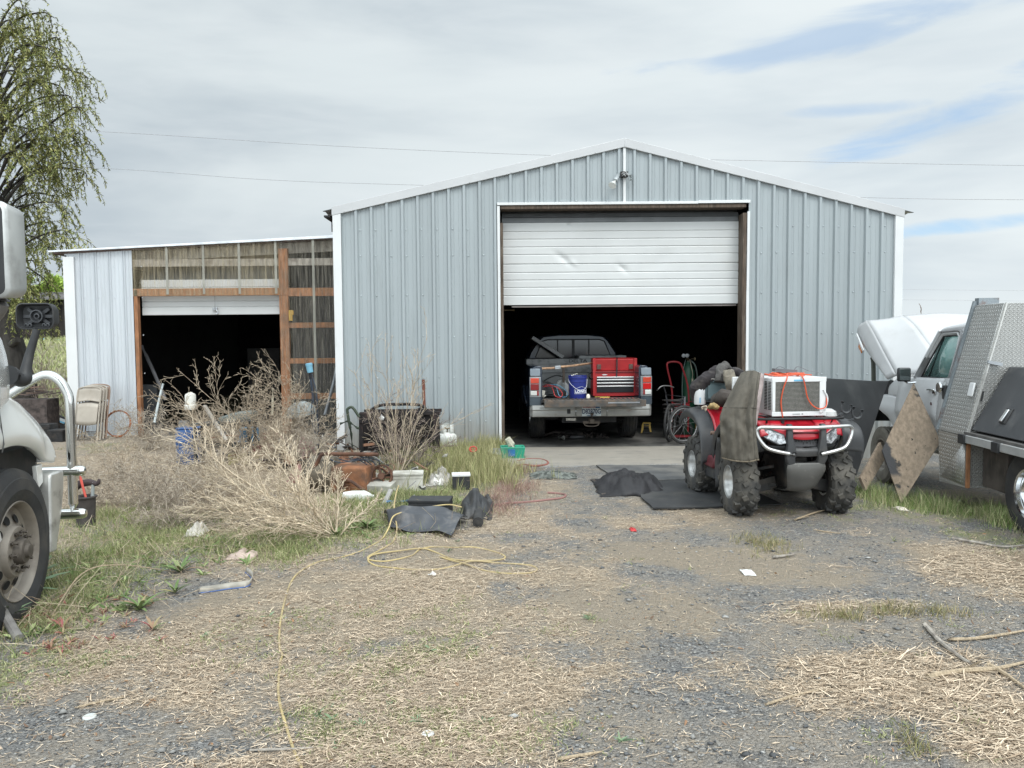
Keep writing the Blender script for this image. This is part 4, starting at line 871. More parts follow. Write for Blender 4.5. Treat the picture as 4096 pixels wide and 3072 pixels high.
    b.patch([[V(s*.52, .15, .84), V(s*.50, .13, .70), V(s*.42, .12, .60)], [V(s*.43, .26, .86), V(s*.42, .26, .76), V(s*.34, .30, .66)]], 3, 3); b.build('lamp_surround', apl, atv, solid=.012)
# hood, grille, skid plate, bumper
b = MB()
b.patch([[V(-.42, .18, .90), V(-.40, .0, .945), V(-.36, -.3, .93)], [V(-.24, .34, .875), V(-.2, .1, .95), V(-.2, -.3, .96)], [V(0, .40, .87), V(0, .1, .955), V(0, -.3, .98)], [V(.24, .34, .875), V(.2, .1, .95), V(.2, -.3, .96)], [V(.42, .18, .90), V(.40, .0, .945), V(.36, -.3, .93)]], 5, 5)
b.patch([[V(-.40, .22, .90), V(-.25, .38, .82)], [V(-.22, .36, .885), V(-.14, .425, .79)], [V(0, .40, .88), V(0, .44, .775)], [V(.22, .36, .885), V(.14, .425, .79)], [V(.40, .22, .90), V(.25, .38, .82)]], 3, 5)
b.build('front_cowl', ared, atv, solid=.008, smooth=40)
b = MB(); b.box((0, .415, .838), (.26, .02, .022), rotm(-30)); b.build('cowl_slot', M('slot', (.10, .01, .012), .7), atv, bevel=.006)
gm = bpy.data.materials.new('honeycomb'); gm.use_nodes = True; t = NT(gm.node_tree); bb = gm.node_tree.nodes['Principled BSDF']; vo = t.n('ShaderNodeTexVoronoi', feature='DISTANCE_TO_EDGE'); vo.inputs['Scale'].default_value = 38; vo.inputs['Randomness'].default_value = .12
t.lk(t.n('ShaderNodeTexCoord').outputs['Object'], vo.inputs['Vector']); t.lk(t.mix(t.ramp(vo.outputs[0], .06, .12), (.07, .07, .075), (.006, .006, .006)), bb.inputs['Base Color']); bb.inputs['Roughness'].default_value = .5
b = MB(); b.prism([(-.15, .405, .775), (.15, .405, .775), (.12, .41, .71), (-.12, .41, .71)], (0, -.02, 0)); b.build('grille', gm, atv)
b = MB(); b.patch([[V(-.17, .42, .715), V(0, .44, .70), V(.17, .42, .715)], [V(-.19, .45, .68), V(0, .47, .675), V(.19, .45, .68)], [V(-.18, .44, .63), V(0, .46, .62), V(.18, .44, .63)]], 4, 4)
b.box((0, .43, .66), (.34, .05, .07)); b.build('bumper_bar', apl, atv, solid=.01, bevel=.01)
for s in (-1, 1):
    b = MB(); rr = []
    for x, z, wd, yy in ((.158, .925, .052, .44), (.160, .905, .060, .455), (.160, .80, .066, .46), (.150, .72, .085, .47), (.150, .655, .115, .47), (.155, .61, .10, .465), (.140, .545, .085, .45)):
        rr.append([V(s*x-wd/2, yy-.03, z), V(s*x-wd/2*.8, yy+.012, z), V(s*x+wd/2*.8, yy+.012, z), V(s*x+wd/2, yy-.03, z)])
    b.loft(rr); b.build('guard_upright', apl, atv, smooth=40, bevel=.008)
    b = MB(); b.lathe([(.001, .0), (.014, 0), (.018, .006), (.018, -.01)], 12, Matrix.Translation((s*.13, .485, .655)) @ Matrix.Rotation(R_(-90), 4, 'X')); b.build('bolt_recess', black_steel, atv)
b = MB(); P = [V(.13, .48, .645), V(.30, .47, .680), V(.385, .45, .715), V(.445, .42, .80), V(.46, .41, .865), V(.43, .42, .893), V(.36, .44, .898), V(.16, .475, .895), V(0, .48, .893)]
P += [V(-p.x, p.y, p.z) for p in reversed(P[:-1])]; b.tube(P, .0175, 12, sm=4); b.build('guard_tube', M('guard_alu', (.58, .58, .57), .30, .85, .1, 9, dirt=(.22, .20, .18), ds=14, dt=(.56, .68), damt=.7, dirtrough=.8), atv)
b = MB(); b.patch([[V(-.175, .455, .56), V(0, .47, .565), V(.175, .455, .56)], [V(-.185, .45, .50), V(0, .475, .49), V(.185, .45, .50)], [V(-.16, .40, .40), V(0, .44, .385), V(.16, .40, .40)], [V(-.125, .30, .29), V(0, .33, .275), V(.125, .30, .29)], [V(-.11, -.05, .235), V(0, -.05, .23), V(.11, -.05, .235)]], 4, 4)
b.build('skid_plate', M('skid', (.115, .112, .105), .62, .1, .12, 4, dirt=(.24, .23, .21), ds=9, dt=(.58, .72), damt=.6), atv, solid=.008)
for s in (-1, 1): b = MB(); b.box((s*.055, .425, .405), (.075, .012, .06), rotm(-32)); b.build('skid_pocket', M('skid2', (.07, .068, .064), .7), atv, bevel=.012)
b = MB(); b.box((0, .44, .535), (.20, .03, .045)); b.tube([(-.1, .43, .56), (.12, .43, .56)], .02, 8); b.build('winch_fairlead', black_steel, atv)
b = MB(); b.box((0, -.1, .44), (.22, .7, .32)); b.box((0, -.6, .42), (.34, .6, .34)); b.box((0, -1.1, .38), (.2, .4, .22)); b.box((0, -.55, .70), (.30, 1.1, .28)); b.build('engine_block', gun, atv, bevel=.03)
b = MB(); b.patch([[V(-.17, -.35, .93), V(-.16, -.6, .93), V(-.18, -1.0, .97), V(-.16, -1.25, 1.0)], [V(-.12, -.33, 1.0), V(-.11, -.6, 1.0), V(-.14, -1.0, 1.05), V(-.12, -1.25, 1.06)], [V(.12, -.33, 1.0), V(.11, -.6, 1.0), V(.14, -1.0, 1.05), V(.12, -1.25, 1.06)], [V(.17, -.35, .93), V(.16, -.6, .93), V(.18, -1.0, .97), V(.16, -1.25, 1.0)]], 5, 5)
b.build('seat', M('seat_vinyl', (.055, .045, .038), .6, 0, .2, 6), atv, solid=.02)
def rack(name, y0, y1, hw, z):
    b = MB(); P = [V(-hw, y0, z), V(-hw, (y0+y1)/2, z), V(-hw*.95, y1, z), V(0, y1+.02, z), V(hw*.95, y1, z), V(hw, (y0+y1)/2, z), V(hw, y0, z)]
    b.tube(P, .013, 8, sm=4)
    for x in (-.27, -.13, 0, .13, .27): b.tube([(x, y0, z+.004), (x, y1, z+.004)], .009, 6)
    b.tube([(-hw, y0, z), (hw, y0, z)], .012, 8)
    for s in (-1, 1): b.tube([(s*hw*.75, y1-.02, z), (s*hw*.72, y1-.06, z-.09)], .010, 6)
    b.build(name, black_steel, atv)
rack('front_rack', -.25, .33, .43, .965); rack('rear_rack', -.92, -1.48, .44, .985)
for px, py, yaw in ((3356, 1650, 10), (3400, 1672, 30)):
    p = at(px-22, py+20, 7.40); R3 = Matrix.Rotation(ATZ, 3, 'Z').inverted(); l = R3 @ (p-AT0)
    b = MB(); X = lambda x, y, z: l+R3 @ V(x, y, z)
    b.bar(X(-.03, 0, -.05), X(.04, 0, .02), .03, .03); b.bar(X(.02, 0, .01), X(.085, -.01, .045), .02, .016)
    b.tube([X(.085, 0, .145), X(.075, 0, .10), X(.085, 0, .06), X(.12, 0, .042), X(.155, 0, .06), X(.168, 0, .11)], [.015, .0125, .0125, .0125, .0125, .015], 8, sm=4)
    for q in (X(.085, 0, .145), X(.168, 0, .112)): b.tube([q-V(0, 0, .014), q+V(0, 0, .014)], .018, 8)
    b.build('rack_hook', apl, atv)
b = MB(); b.lathe([(.001, .07), (.05, .065), (.09, .04), (.10, 0), (.09, -.02), (.001, -.02)], 20, Matrix.Translation((-.33, .16, .975))); b.build('indicator_dome', M('dome', (.45, .45, .44), .2, 0, .1, 6, coat=.6), atv)
# maroon box on the footboard
b = MB(); o = AT0; L2W = Matrix.Translation(AT0) @ Matrix.Rotation(ATZ, 4, 'Z')
sb = empty('storage_box', L2W @ V(.45, -.62, .36), ATZ, 'small maroon lidded plastic box resting on the foot board of the quad', 'box')
b.prism([(-.10, -.13, .12), (.10, -.13, .12), (.12, -.15, .02), (.12, -.15, 0), (-.12, -.15, 0), (-.12, -.15, .02)], (0, .28, 0)); b.build('lid', M('maroon', (.12, .025, .032), .45, 0, .15, 6, dirt=(.25, .15, .13), ds=6, dt=(.5, .8), damt=.5), sb, bevel=.02)
b = MB(); b.box((0, -.01, -.05), (.20, .24, .12)); b.build('box_base', apl, sb, bevel=.01)
# ---------------- load on the quad ----------------
acw = M('ac_white', (.68, .69, .69), .42, 0, .03, 4, dirt=(.45, .45, .43), ds=5, dt=(.58, .8), damt=.4)
ac = empty('air_conditioner', L2W @ V(-.0, .02, .985), ATZ+R_(2), 'white window air conditioner standing on the front rack of the quad', 'air conditioner')
ww, hh, dd = .53, .365, .40; fy = .24
b = MB(); b.box((0, fy-dd/2, hh/2), (ww, dd, hh)); b.build('housing', acw, ac, bevel=.012)
b = MB(); f_ = .022
for c_, s_ in (((0, fy+.004, hh-.02), (ww+.01, .016, .045)), ((0, fy+.004, .018), (ww+.01, .02, .042)), ((-ww/2+.03, fy+.004, hh/2), (.062, .016, hh-.08)), ((ww/2-.014, fy+.004, hh/2), (.03, .016, hh-.08))): b.box(c_, s_)
b.build('front_frame', acw, ac, bevel=.004)
b = MB(); x0, x1 = -ww/2+.06, ww/2-.03; b.box(((x0+x1)/2, fy+.0025, hh/2), (x1-x0, .003, hh-.08)); coilp = b.build('coil', M('coil_back', (.09, .088, .08), .7, .3, .2, 60), ac)
b = MB()
for i in range(24): z = .045+(hh-.09)*i/23; b.box(((x0+x1)/2, fy+.005, z), (x1-x0, .003, .0028))
b.build('coil_fins', M('fins', (.34, .33, .30), .55, .4, .2, 40), coilp)
b = MB()
for j in range(2):
    for i in range(19): z = .06+i*.0145; b.box((ww/2+.001, fy-.05-.085*j, z), (.004, .06, .0075))
b.build('side_vents', M('vent_dark', (.05, .05, .05), .8), ac)
b = MB(); b.box((.0, fy+.013, hh-.028), (.11, .004, .016)); b.build('blue_label', M('label_blue', (.15, .42, .62), .5), ac)
b = MB(); b.box((.03, fy+.016, .018), (.075, .002, .006)); b.box((-.03, fy+.016, .018), (.014, .002, .012)); b.build('small_print', M('print_grey', (.3, .3, .3), .5), ac)
b = MB(); b.box((ww/2+.13, fy-dd+.05, hh/2+.01), (.24, .03, hh-.03)); b.build('side_curtain', acw, ac, bevel=.004)
b = MB()
for i in range(9): b.box((ww/2+.05+i*.02, fy-dd+.07, hh/2), (.006, .02, hh-.08))
b.build('curtain_pleats', M('pleat', (.42, .43, .44), .5), ac)
b = MB(); b.tube([V(-ww/2+.03, fy+.015, hh-.12), V(-ww/2-.01, fy+.02, hh-.19), V(-ww/2+.0, fy+.02, .09), V(-ww/2+.04, fy+.02, .04), V(-ww/2+.06, fy+.02, .03)], .008, 8, sm=6); b.build('power_cable', acw, ac)
# orange cord over the AC
ocm = M('cord_orange', (.62, .085, .025), .4, 0, .08, 4)
def acp(x, y, z): return L2W @ V(x, .02+y, .985+z)
b = MB(); rn = random.Random(4); P = []
for i in range(64):
    a = i*.62; P.append(acp(.03+(.19-.0016*i)*math.cos(a)+rn.uniform(-.012, .012), .06+.10*math.sin(a)+rn.uniform(-.012, .012), hh+.012+.010*(i % 4)*.8))
P += [acp(.10, fy-.02, hh+.03), acp(.12, fy+.025, hh-.01), acp(.155, fy+.03, hh-.1), acp(.175, fy+.025, hh-.22), acp(.165, fy+.025, hh-.33), acp(.155, fy+.02, -.015)]
b.tube(P, .0058, 7, sm=4)
P = [acp(.0, fy-.06, hh+.03), acp(-.03, fy+.02, hh+.01), acp(-.055, fy+.03, hh-.08), acp(-.08, fy+.03, hh-.19), acp(-.13, fy+.03, .10), acp(-.20, fy+.03, .065), acp(-.262, fy+.03, .09), acp(-.28, fy+.0, .18), acp(-.275, fy-.05, .26)]
b.tube(P, .0058, 7, sm=5)
P = [acp(.23, fy-.1, hh+.02), acp(.30, fy-.06, hh+.03), acp(.31, fy-.02, hh+.035), acp(.24, fy+.0, hh+.02), acp(.14, fy-.0, hh+.015), acp(.0, fy-.01, hh+.03), acp(-.15, fy-.04, hh+.02)]
b.tube(P, .0058, 7, sm=5)
oc_ = thing_mesh(b, 'orange_lead', ocm, 'bright orange extension cord coiled on top of the air conditioner and hanging down its front', 'cord')
b = MB(); pp = acp(.155, fy+.02, -.02); b.tube([pp-oc_.location, pp-oc_.location+V(0, 0, -.02), pp-oc_.location+V(0, 0, -.07)], [.010, .018, .014], 8); b.build('plug', blk, oc_)
b = MB(); p = acp(.02, -.02, hh+.055); b.box(p, (.23, .07, .03), rotm(0, 4, 6)); b.tube([p+V(-.1, 0, .01), p+V(-.06, -.02, .04), p+V(0, -.02, .02)], .003, 5, sm=4); b.tube([p+V(.08, -.02, .0), p+V(.12, -.03, .04), p+V(.22, -.03, .0), p+V(.32, -.04, -.02)], .003, 5, sm=4)
thing_mesh(b, 'fixture_bracket', M('fix_grey', (.16, .16, .17), .5, .3), 'small grey wired bracket lying on the orange cord on the air conditioner', 'bracket')
# canvas jacket hanging over the front fender
jk = M('canvas', (.088, .078, .062), .92, 0, .16, 7, bump=.25, bs=160, dirt=(.15, .14, .12), ds=5, dt=(.5, .8), damt=.5)
rows_px = [[(2964, 1492, 7.58), (2992, 1484, 7.50), (3018, 1484, 7.44), (3042, 1494, 7.40)],
           [(2944, 1530, 7.46), (2978, 1526, 7.38), (3010, 1524, 7.32), (3036, 1528, 7.28)],
           [(2912, 1592, 7.38), (2954, 1590, 7.28), (2998, 1590, 7.22), (3030, 1592, 7.20)],
           [(2882, 1660, 7.32), (2930, 1662, 7.20), (2985, 1662, 7.14), (3024, 1664, 7.14)],
           [(2882, 1740, 7.28), (2932, 1742, 7.13), (2990, 1744, 7.05), (3026, 1746, 7.06)],
           [(2886, 1830, 7.26), (2935, 1842, 7.10), (2990, 1846, 7.03), (3034, 1838, 7.05)]]
A = [cr([at(*p) for p in r], 14) for r in rows_px]; cols = [cr(c, 12) for c in zip(*A)]; rows = [list(r) for r in zip(*cols)]
for i, r in enumerate(rows):
    for j, p in enumerate(r):
        u = i/len(rows); q = mnoise.noise(Vector((j*.13, i*.030, 2)))*.045+mnoise.noise(Vector((j*.16+i*.16, i*.12-j*.06, 6)))*.024*sstep(.35, .7, u)+(.5-abs(mnoise.noise(Vector((j*.11+i*.07, i*.09-j*.09, 4)))))*.030*float(sstep(.45,.75,u))+mnoise.noise(Vector((j*.5, i*.35, 9)))*.006
        r[j] = p+V(-.25, -1, .1).normalized()*float(q)
b = MB(); b.grid(rows); jo = thing_mesh(b, 'canvas_jacket', jk, 'dusty olive brown canvas jacket draped over the front fender of the quad', 'jacket', solid=.010, smooth=80)
def on_cloth(i0, pts_off, rr, name, mt):
    b = MB(); b.tube([p-jo.location+V(0, -.008, 0) for p in pts_off], rr, 6); b.build(name, mt, jo)
n_ = len(rows); mid = int(n_*.52); seamM = M('seam', (.045, .04, .032), .9)
on_cloth(0, rows[mid], .0035, 'seam', seamM); on_cloth(0, rows[-1], .007, 'hem', M('hem_tan', (.17, .14, .10), .9)); on_cloth(0, [r[-6] for r in rows], .003, 'seam', seamM)
lin = M('lining_pinkish', (.30, .25, .24), .95, 0, .12, 20, bump=.4, bs=150)
LP_ = [[at(3036, 1490, 7.41), at(3056, 1500, 7.40)], [at(3032, 1530, 7.29), at(3052, 1540, 7.30)], [at(3028, 1590, 7.21), at(3042, 1600, 7.22)], [at(3022, 1662, 7.18), at(3030, 1668, 7.20)], [at(3022, 1700, 7.14), at(3025, 1702, 7.15)]]
b = MB(); b.patch([[p-jo.location for p in r] for r in LP_], 4, 6); b.build('fleece_lining', lin, jo, solid=.012)
# rear load: tote, dark clothes, canvas sack, filter, glove
tote_m = M('tote', (.085, .125, .135), .5, 0, .08, 3, dirt=(.16, .16, .15), ds=5, dt=(.55, .8), damt=.4)
ttl = L2W.inverted() @ at(2872, 1590, 8.72); tt = empty('storage_tote', L2W @ V(ttl.x, ttl.y, 1.035), ATZ+R_(-14), 'grey blue plastic storage tote with a cracked pale lid on the rear of the quad', 'storage tote')
b = MB(); rr = []
for z, a, c_ in ((0, .17, .13), (.20, .185, .145), (.205, .20, .16), (.235, .20, .16)): rr.append([V(-a, -c_, z), V(a, -c_, z), V(a, c_, z), V(-a, c_, z)])
b.loft(rr); b.build('tote_body', tote_m, tt, bevel=.015, smooth=20)
b = MB(); b.box((.0, .148, .095), (.25, .012, .15)); b.box((-.16, .148, .11), (.035, .02, .19)); b.box((.16, .148, .11), (.035, .02, .19)); b.build('tote_panel', tote_m, tt, bevel=.005)
b = MB(); b.grid([[V(-.21+.42*i/16, -.17+.34*j/8, .245+.02*mnoise.noise(Vector((i*.6, j*.7, 0)))+.02*math.sin(i*.3)) for i in range(17)] for j in range(9)]); b.build('tote_lid', M('lid_pale', (.42, .40, .36), .6, 0, .15, 10, dirt=(.15, .14, .13), ds=12), tt, solid=.01)
cl = M('dark_clothes', (.030, .026, .028), .95, 0, .25, 8, bump=.5, bs=45, dirt=(.12, .105, .09), ds=9, dt=(.5, .75), damt=.5)
def lump(pts, rad, name, mat, label, cat, nz=.22, nf=7, n=30):
    b = MB(); b.tube(pts, rad, n, sm=14, nz=nz, nf=nf)
    for i, p in enumerate(b.v):
        q = Vector(p); rdg = .5-abs(mnoise.noise(Vector((q.x*11+q.z*6, q.y*9, q.z*13)))); r2 = .5-abs(mnoise.noise(Vector((q.x*26, q.y*20, q.z*19+4)))); b.v[i] = tuple(q+V(mnoise.noise(q*8), mnoise.noise(q*8+V(9, 0, 0)), rdg*1.1-.3)*.035+V(0, -1, .5)*(r2*.018))
    return thing_mesh(b, name, mat, label, cat, smooth=80)
lump([at(2782, 1606, 8.7), at(2786, 1570, 8.68), at(2795, 1545, 8.66), at(2820, 1522, 8.64), at(2850, 1506, 8.66), at(2875, 1490, 8.7), at(2905, 1492, 8.75)], [.045, .075, .085, .085, .08, .08, .06], 'work_trousers', cl, 'heap of dark dusty work clothes slung over the grey blue tote', 'clothes')
lump([at(2878, 1528, 8.55), at(2880, 1500, 8.56), at(2884, 1480, 8.60), at(2894, 1468, 8.66), at(2912, 1474, 8.72), at(2920, 1484, 8.75)], [.055, .062, .062, .06, .045, .02], 'knit_glove', M('grey_knit', (.085, .08, .075), .95, 0, .2, 10, bump=.5, bs=80), 'folded dark grey sleeve end sticking up at the top of the clothes heap', 'sleeve', .12)
lump([at(2905, 1482, 8.45), at(2915, 1500, 8.42), at(2928, 1530, 8.40), at(2938, 1560, 8.40), at(2942, 1585, 8.42)], [.03, .075, .095, .085, .03], 'canvas_sack', M('canvas_tan', (.21, .185, .145), .95, 0, .3, 9, bump=.5, bs=50, dirt=(.10, .09, .08), ds=7), 'crumpled tan canvas sack beside the air conditioner behind the jacket', 'sack', .3)
lump([at(2925, 1482, 8.6), at(2950, 1494, 8.55), at(2975, 1510, 8.5)], [.045, .05, .03], 'dark_cloth', cl, 'dark folded cloth behind the tan sack on the quad', 'cloth', .25)
lump([at(2845, 1612, 8.55), at(2868, 1604, 8.45), at(2892, 1590, 8.15), at(2915, 1590, 8.1), at(2935, 1600, 8.0)], [.02, .06, .085, .08, .04], 'brown_seat_cover', M('brown_cov', (.05, .04, .034), .8, 0, .2, 5), 'dark brown leather cover slumped over the seat in front of the tote', 'cover', .12)
c = L2W @ V(.39, -1.12, .99); c2_ = at(2799, 1628, c.y)
of_ = empty('oil_filter', (c2_.x, c.y, .99), 0, 'white cylindrical oil filter with small blue print standing on the rear rack', 'oil filter')
b = MB(); b.lathe([(.001, 0), (.060, 0), (.064, .01), (.067, .17), (.066, .182), (.058, .196), (.03, .204), (.001, .205)], 32); b.build('canister', M('filter_white', (.70, .72, .73), .3, 0, .03, coat=.4), of_)
b = MB()
for i in range(7): a = -.2; b.box((-.012+.0*i, -.066, .025+i*.0085), (.014, .004, .0055 if i % 2 else .004))
b.build('blue_print', M('label_blue', (.15, .42, .62)), of_)
b = MB()
for i in range(12): b.box((.043, -.053, .03+i*.0085), (.010 if i % 3 else .005, .004, .003))
b.build('black_print', M('print_grey', (.3, .3, .3)), of_)
lump([at(2826, 1632, 8.05), at(2850, 1626, 8.02), at(2872, 1634, 8.0)], [.02, .045, .02], 'leather_glove', M('glove_tan', (.33, .23, .10), .85, 0, .25, 12, bump=.4, bs=60), 'tan leather work glove lying beside the white filter', 'glove', .25)
lump([at(2806, 1636, 8.0), at(2818, 1628, 8.0), at(2828, 1640, 8.0)], [.012, .025, .012], 'rolled_rag', M('rag', (.45, .38, .30), .9, 0, .3, 20), 'small rolled pale rag on the edge of the rear rack', 'rag', .3)
lump([at(2845, 1738, 7.95), at(2855, 1730, 7.9), at(2872, 1738, 7.9)], [.012, .022, .012], 'brown_rag', M('rag2', (.20, .13, .10), .9, 0, .3, 20), 'small brown rag stuck above the maroon box on the quad', 'rag', .4)

# ================ white work truck on the right ================
TA = R_(-4.7); T0 = V(4.85, 10.15, 0)
trk = empty('work_truck', T0, TA, 'old white work truck with its hood open and a diamond plate flatbed box', 'truck')
# local: +y forward (t), +x right (away from camera). outer side plane is x=0
tw = M('truck_white', (.46, .465, .47), .45, 0, .04, 2, coat=.15, dirt=(.33, .32, .30), ds=2.5, dt=(.5, .8), damt=.35)
tshade = M('truck_grey_low', (.33, .335, .34), .5, 0, .08, 3, dirt=(.18, .17, .15), ds=3)
W_ = 1.92
b = MB()
# front fender, cowl and cab side as lofted cross sections along the truck: (y, list of (x,z))
def side(y, zs_, xs_): return [V(x, y, z) for x, z in zip(xs_, zs_)]
# door and cab lower side
b.patch([[V(.03, -.66, .42), V(.0, -.66, .60), V(-.012, -.66, .74), V(-.035, -.66, .82), V(-.03, -.66, .90), V(.0, -.66, 1.10), V(.055, -.66, 1.24)],
         [V(.03, -1.2, .42), V(.0, -1.2, .60), V(-.012, -1.2, .76), V(-.035, -1.2, .84), V(-.03, -1.2, .92), V(.0, -1.2, 1.12), V(.055, -1.2, 1.25)],
         [V(.03, -1.74, .44), V(.0, -1.74, .60), V(-.012, -1.74, .76), V(-.035, -1.74, .85), V(-.03, -1.74, .93), V(.0, -1.74, 1.13), V(.055, -1.74, 1.265)]], 4, 4)
dr = b.build('door', tw, trk, solid=.02, off=1)
b = MB(); b.patch([[V(.03, -1.755, .44), V(-.012, -1.755, .76), V(-.035, -1.755, .85), V(0, -1.755, 1.13), V(.055, -1.755, 1.27)], [V(.03, -2.05, .46), V(-.012, -2.05, .78), V(-.035, -2.05, .86), V(0, -2.05, 1.14), V(.055, -2.05, 1.28)]], 4, 2)
b.patch([[V(.055, -1.80, 1.27), V(.12, -1.93, 1.76)], [V(.055, -2.10, 1.28), V(.12, -2.12, 1.78)]], 3, 2)
b.patch([[V(.12, -1.90, 1.74), V(.14, -1.90, 1.80)], [V(.12, -2.12, 1.76), V(.14, -2.12, 1.82)]], 2, 2)
b.build('cab_corner', tw, trk, solid=.02, off=1)
# roof
b = MB(); b.patch([[V(.13, -1.42, 1.79), V(.18, -1.48, 1.83), V(.50, -1.46, 1.875), V(1.4, -1.46, 1.875), V(1.8, -1.48, 1.80)], [V(.13, -1.8, 1.80), V(.17, -1.8, 1.85), V(.5, -1.8, 1.90), V(1.4, -1.8, 1.90), V(1.8, -1.8, 1.80)], [V(.13, -2.26, 1.80), V(.17, -2.26, 1.85), V(.5, -2.26, 1.90), V(1.4, -2.26, 1.90), V(1.8, -2.26, 1.80)]], 4, 4)
b.build('roof', tw, trk, solid=.02)
b = MB(); b.tube([V(.11, -1.42, 1.785), V(.105, -1.7, 1.79), V(.105, -1.88, 1.795), V(.10, -1.945, 1.77), V(.085, -1.965, 1.68), V(.045, -1.83, 1.27)], .012, 6, sm=4); b.build('drip_rail', M('drip', (.22, .22, .225), .5), trk)
# pillars and window
b = MB(); b.tube([V(.055, -1.0, 1.25), V(.09, -1.2, 1.50), V(.13, -1.44, 1.79)], [.04, .035, .035], 8); b.tube([V(.075, -1.05, 1.25), V(.10, -1.25, 1.50), V(.13, -1.48, 1.75), V(.125, -1.6, 1.765), V(.12, -1.85, 1.77), V(.11, -1.915, 1.72), V(.07, -1.82, 1.26)], .022, 6); b.build('window_frame', tw, trk)
b = MB(); b.tube([V(.075, -1.09, 1.262), V(.10, -1.28, 1.50), V(.128, -1.50, 1.735), V(.12, -1.86, 1.745), V(.112, -1.885, 1.72), V(.075, -1.80, 1.272)], .011, 6, closed=True); b.tube([V(.08, -1.26, 1.265), V(.125, -1.52, 1.73)], .011, 6); b.build('window_seal', blk, trk)
gl = M('cab_glass', (.16, .30, .28), .03, 0, .08, 2, spec=1., coat=1., alpha=.8)
b = MB(); b.add([V(.085, -1.10, 1.26), V(.13, -1.50, 1.735), V(.122, -1.87, 1.745), V(.085, -1.80, 1.27)], [(0, 1, 2, 3)]); b.build('side_window', gl, trk, solid=.004)
b = MB(); b.add([V(.15, -.98, 1.27), V(1.75, -.98, 1.27), V(1.65, -1.44, 1.80), V(.22, -1.44, 1.80)], [(0, 1, 2, 3)]); b.build('windscreen', gl, trk, solid=.004)
b = MB(); b.box((.95, -1.9, 1.15), (1.5, .5, .9)); b.build('cab_interior', M('interior', (.03, .03, .028), .9), trk, bevel=.05)
b = MB(); b.box((.95, -1.5, .75), (1.7, 1.5, .7)); b.build('cab_floor', black_steel, trk)
# front fender
b = MB(); zt_ = [(-.66, .985), (-.3, .98), (.1, .96), (.5, .93), (.85, .88)]
ol = []
for y, z in zt_:
    a = y/.52; zarch = .30+.50*math.sqrt(max(0, 1-a*a)) if abs(a) < 1 else .30
    ol.append([V(.03, y, max(zarch, .33)), V(.0, y, max(zarch+.02, .55)), V(-.03, y, max(zarch+.04, .76)), V(-.035, y, .84), V(-.01, y, .92), V(.03, y, z), V(.25, y, z+.01)])
b.patch(ol, 3, 6); b.build('front_fender', tw, trk, solid=.015)
b = MB(); b.patch([[V(.03, -.66, 1.0), V(.03, -.66, 1.12), V(.06, -.66, 1.24), V(.30, -.66, 1.27)], [V(.03, -.45, .99), V(.03, -.45, 1.12), V(.08, -.45, 1.22), V(.30, -.45, 1.25)], [V(.06, -.18, .98), V(.06, -.20, 1.08), V(.10, -.24, 1.14), V(.30, -.30, 1.16)]], 4, 4); b.build('cowl_panel', tw, trk, solid=.015)
b = MB(); b.patch([[V(.05, -.68, .98), V(.04, -.68, 1.12), V(.07, -.68, 1.245)], [V(.05, -1.0, .98), V(.04, -1.0, 1.12), V(.07, -1.0, 1.26)]], 3, 2); b.build('cowl_panel', tw, trk, solid=.01)
# open hood: hinge near y=-.95 z=1.25, front raised to z ~1.95
b = MB()
H0 = [V(-.02, .86, 1.66), V(-.03, .72, 1.88), V(.20, .70, 2.02)]
hood = [[V(.02, -.30, 1.14), V(-.0, .2, 1.44), V(-.03, .62, 1.68), V(-.03, .83, 1.80)],
        [V(.02, -.40, 1.22), V(-.0, .14, 1.52), V(-.03, .60, 1.78), V(-.02, .80, 1.89)],
        [V(.06, -.52, 1.28), V(.04, .02, 1.60), V(.03, .48, 1.86), V(.04, .68, 1.94)],
        [V(.48, -.98, 1.33), V(.46, -.45, 1.62), V(.45, .05, 1.86), V(.45, .30, 1.965)],
        [V(1.0, -1.02, 1.34), V(1.0, -.5, 1.64), V(1.0, .0, 1.88), V(1.0, .30, 2.0)],
        [V(1.85, -.9, 1.30), V(1.85, -.4, 1.60), V(1.85, .1, 1.84), V(1.85, .4, 1.96)]]
hood = [[V(.0, -.28, 1.19), V(-.0, .15, 1.40), V(-.0, .52, 1.60), V(-.0, .80, 1.80)],
        [V(.0, -.30, 1.21), V(-.0, .12, 1.46), V(-.0, .48, 1.72), V(-.0, .76, 1.90)],
        [V(.05, -.42, 1.26), V(.05, .0, 1.56), V(.05, .36, 1.82), V(.05, .60, 1.97)],
        [V(.42, -.92, 1.36), V(.44, -.42, 1.64), V(.45, .05, 1.90), V(.46, .42, 2.03)],
        [V(1.0, -.96, 1.37), V(1.0, -.45, 1.66), V(1.0, .0, 1.92), V(1.0, .42, 2.06)],
        [V(1.9, -.9, 1.34), V(1.9, -.4, 1.62), V(1.9, .1, 1.88), V(1.9, .5, 2.02)]]
b.patch(hood[0:3], 6, 4); b.patch([hood[2], [p.lerp(q, .5)-V(0, 0, .012) for p, q in zip(hood[2], hood[3])], hood[3]], 6, 4); b.patch([hood[3], [p.lerp(q, .5)-V(0, 0, -.004) for p, q in zip(hood[3], hood[4])], hood[4], hood[5]], 6, 5); hd = b.build('hood', tw, trk, solid=.03, off=-1, smooth=22)
b = MB(); b.box((-.012, .62, 1.60), (.02, .16, .11), rotm(35)); b.build('marker_lamp', lens_amber, hd, bevel=.01)
b = MB(); b.bar(V(-.03, .74, 1.78), V(-.03, .47, 1.55), .02, .035); b.build('lamp_trim', trim_white, hd, bevel=.004)
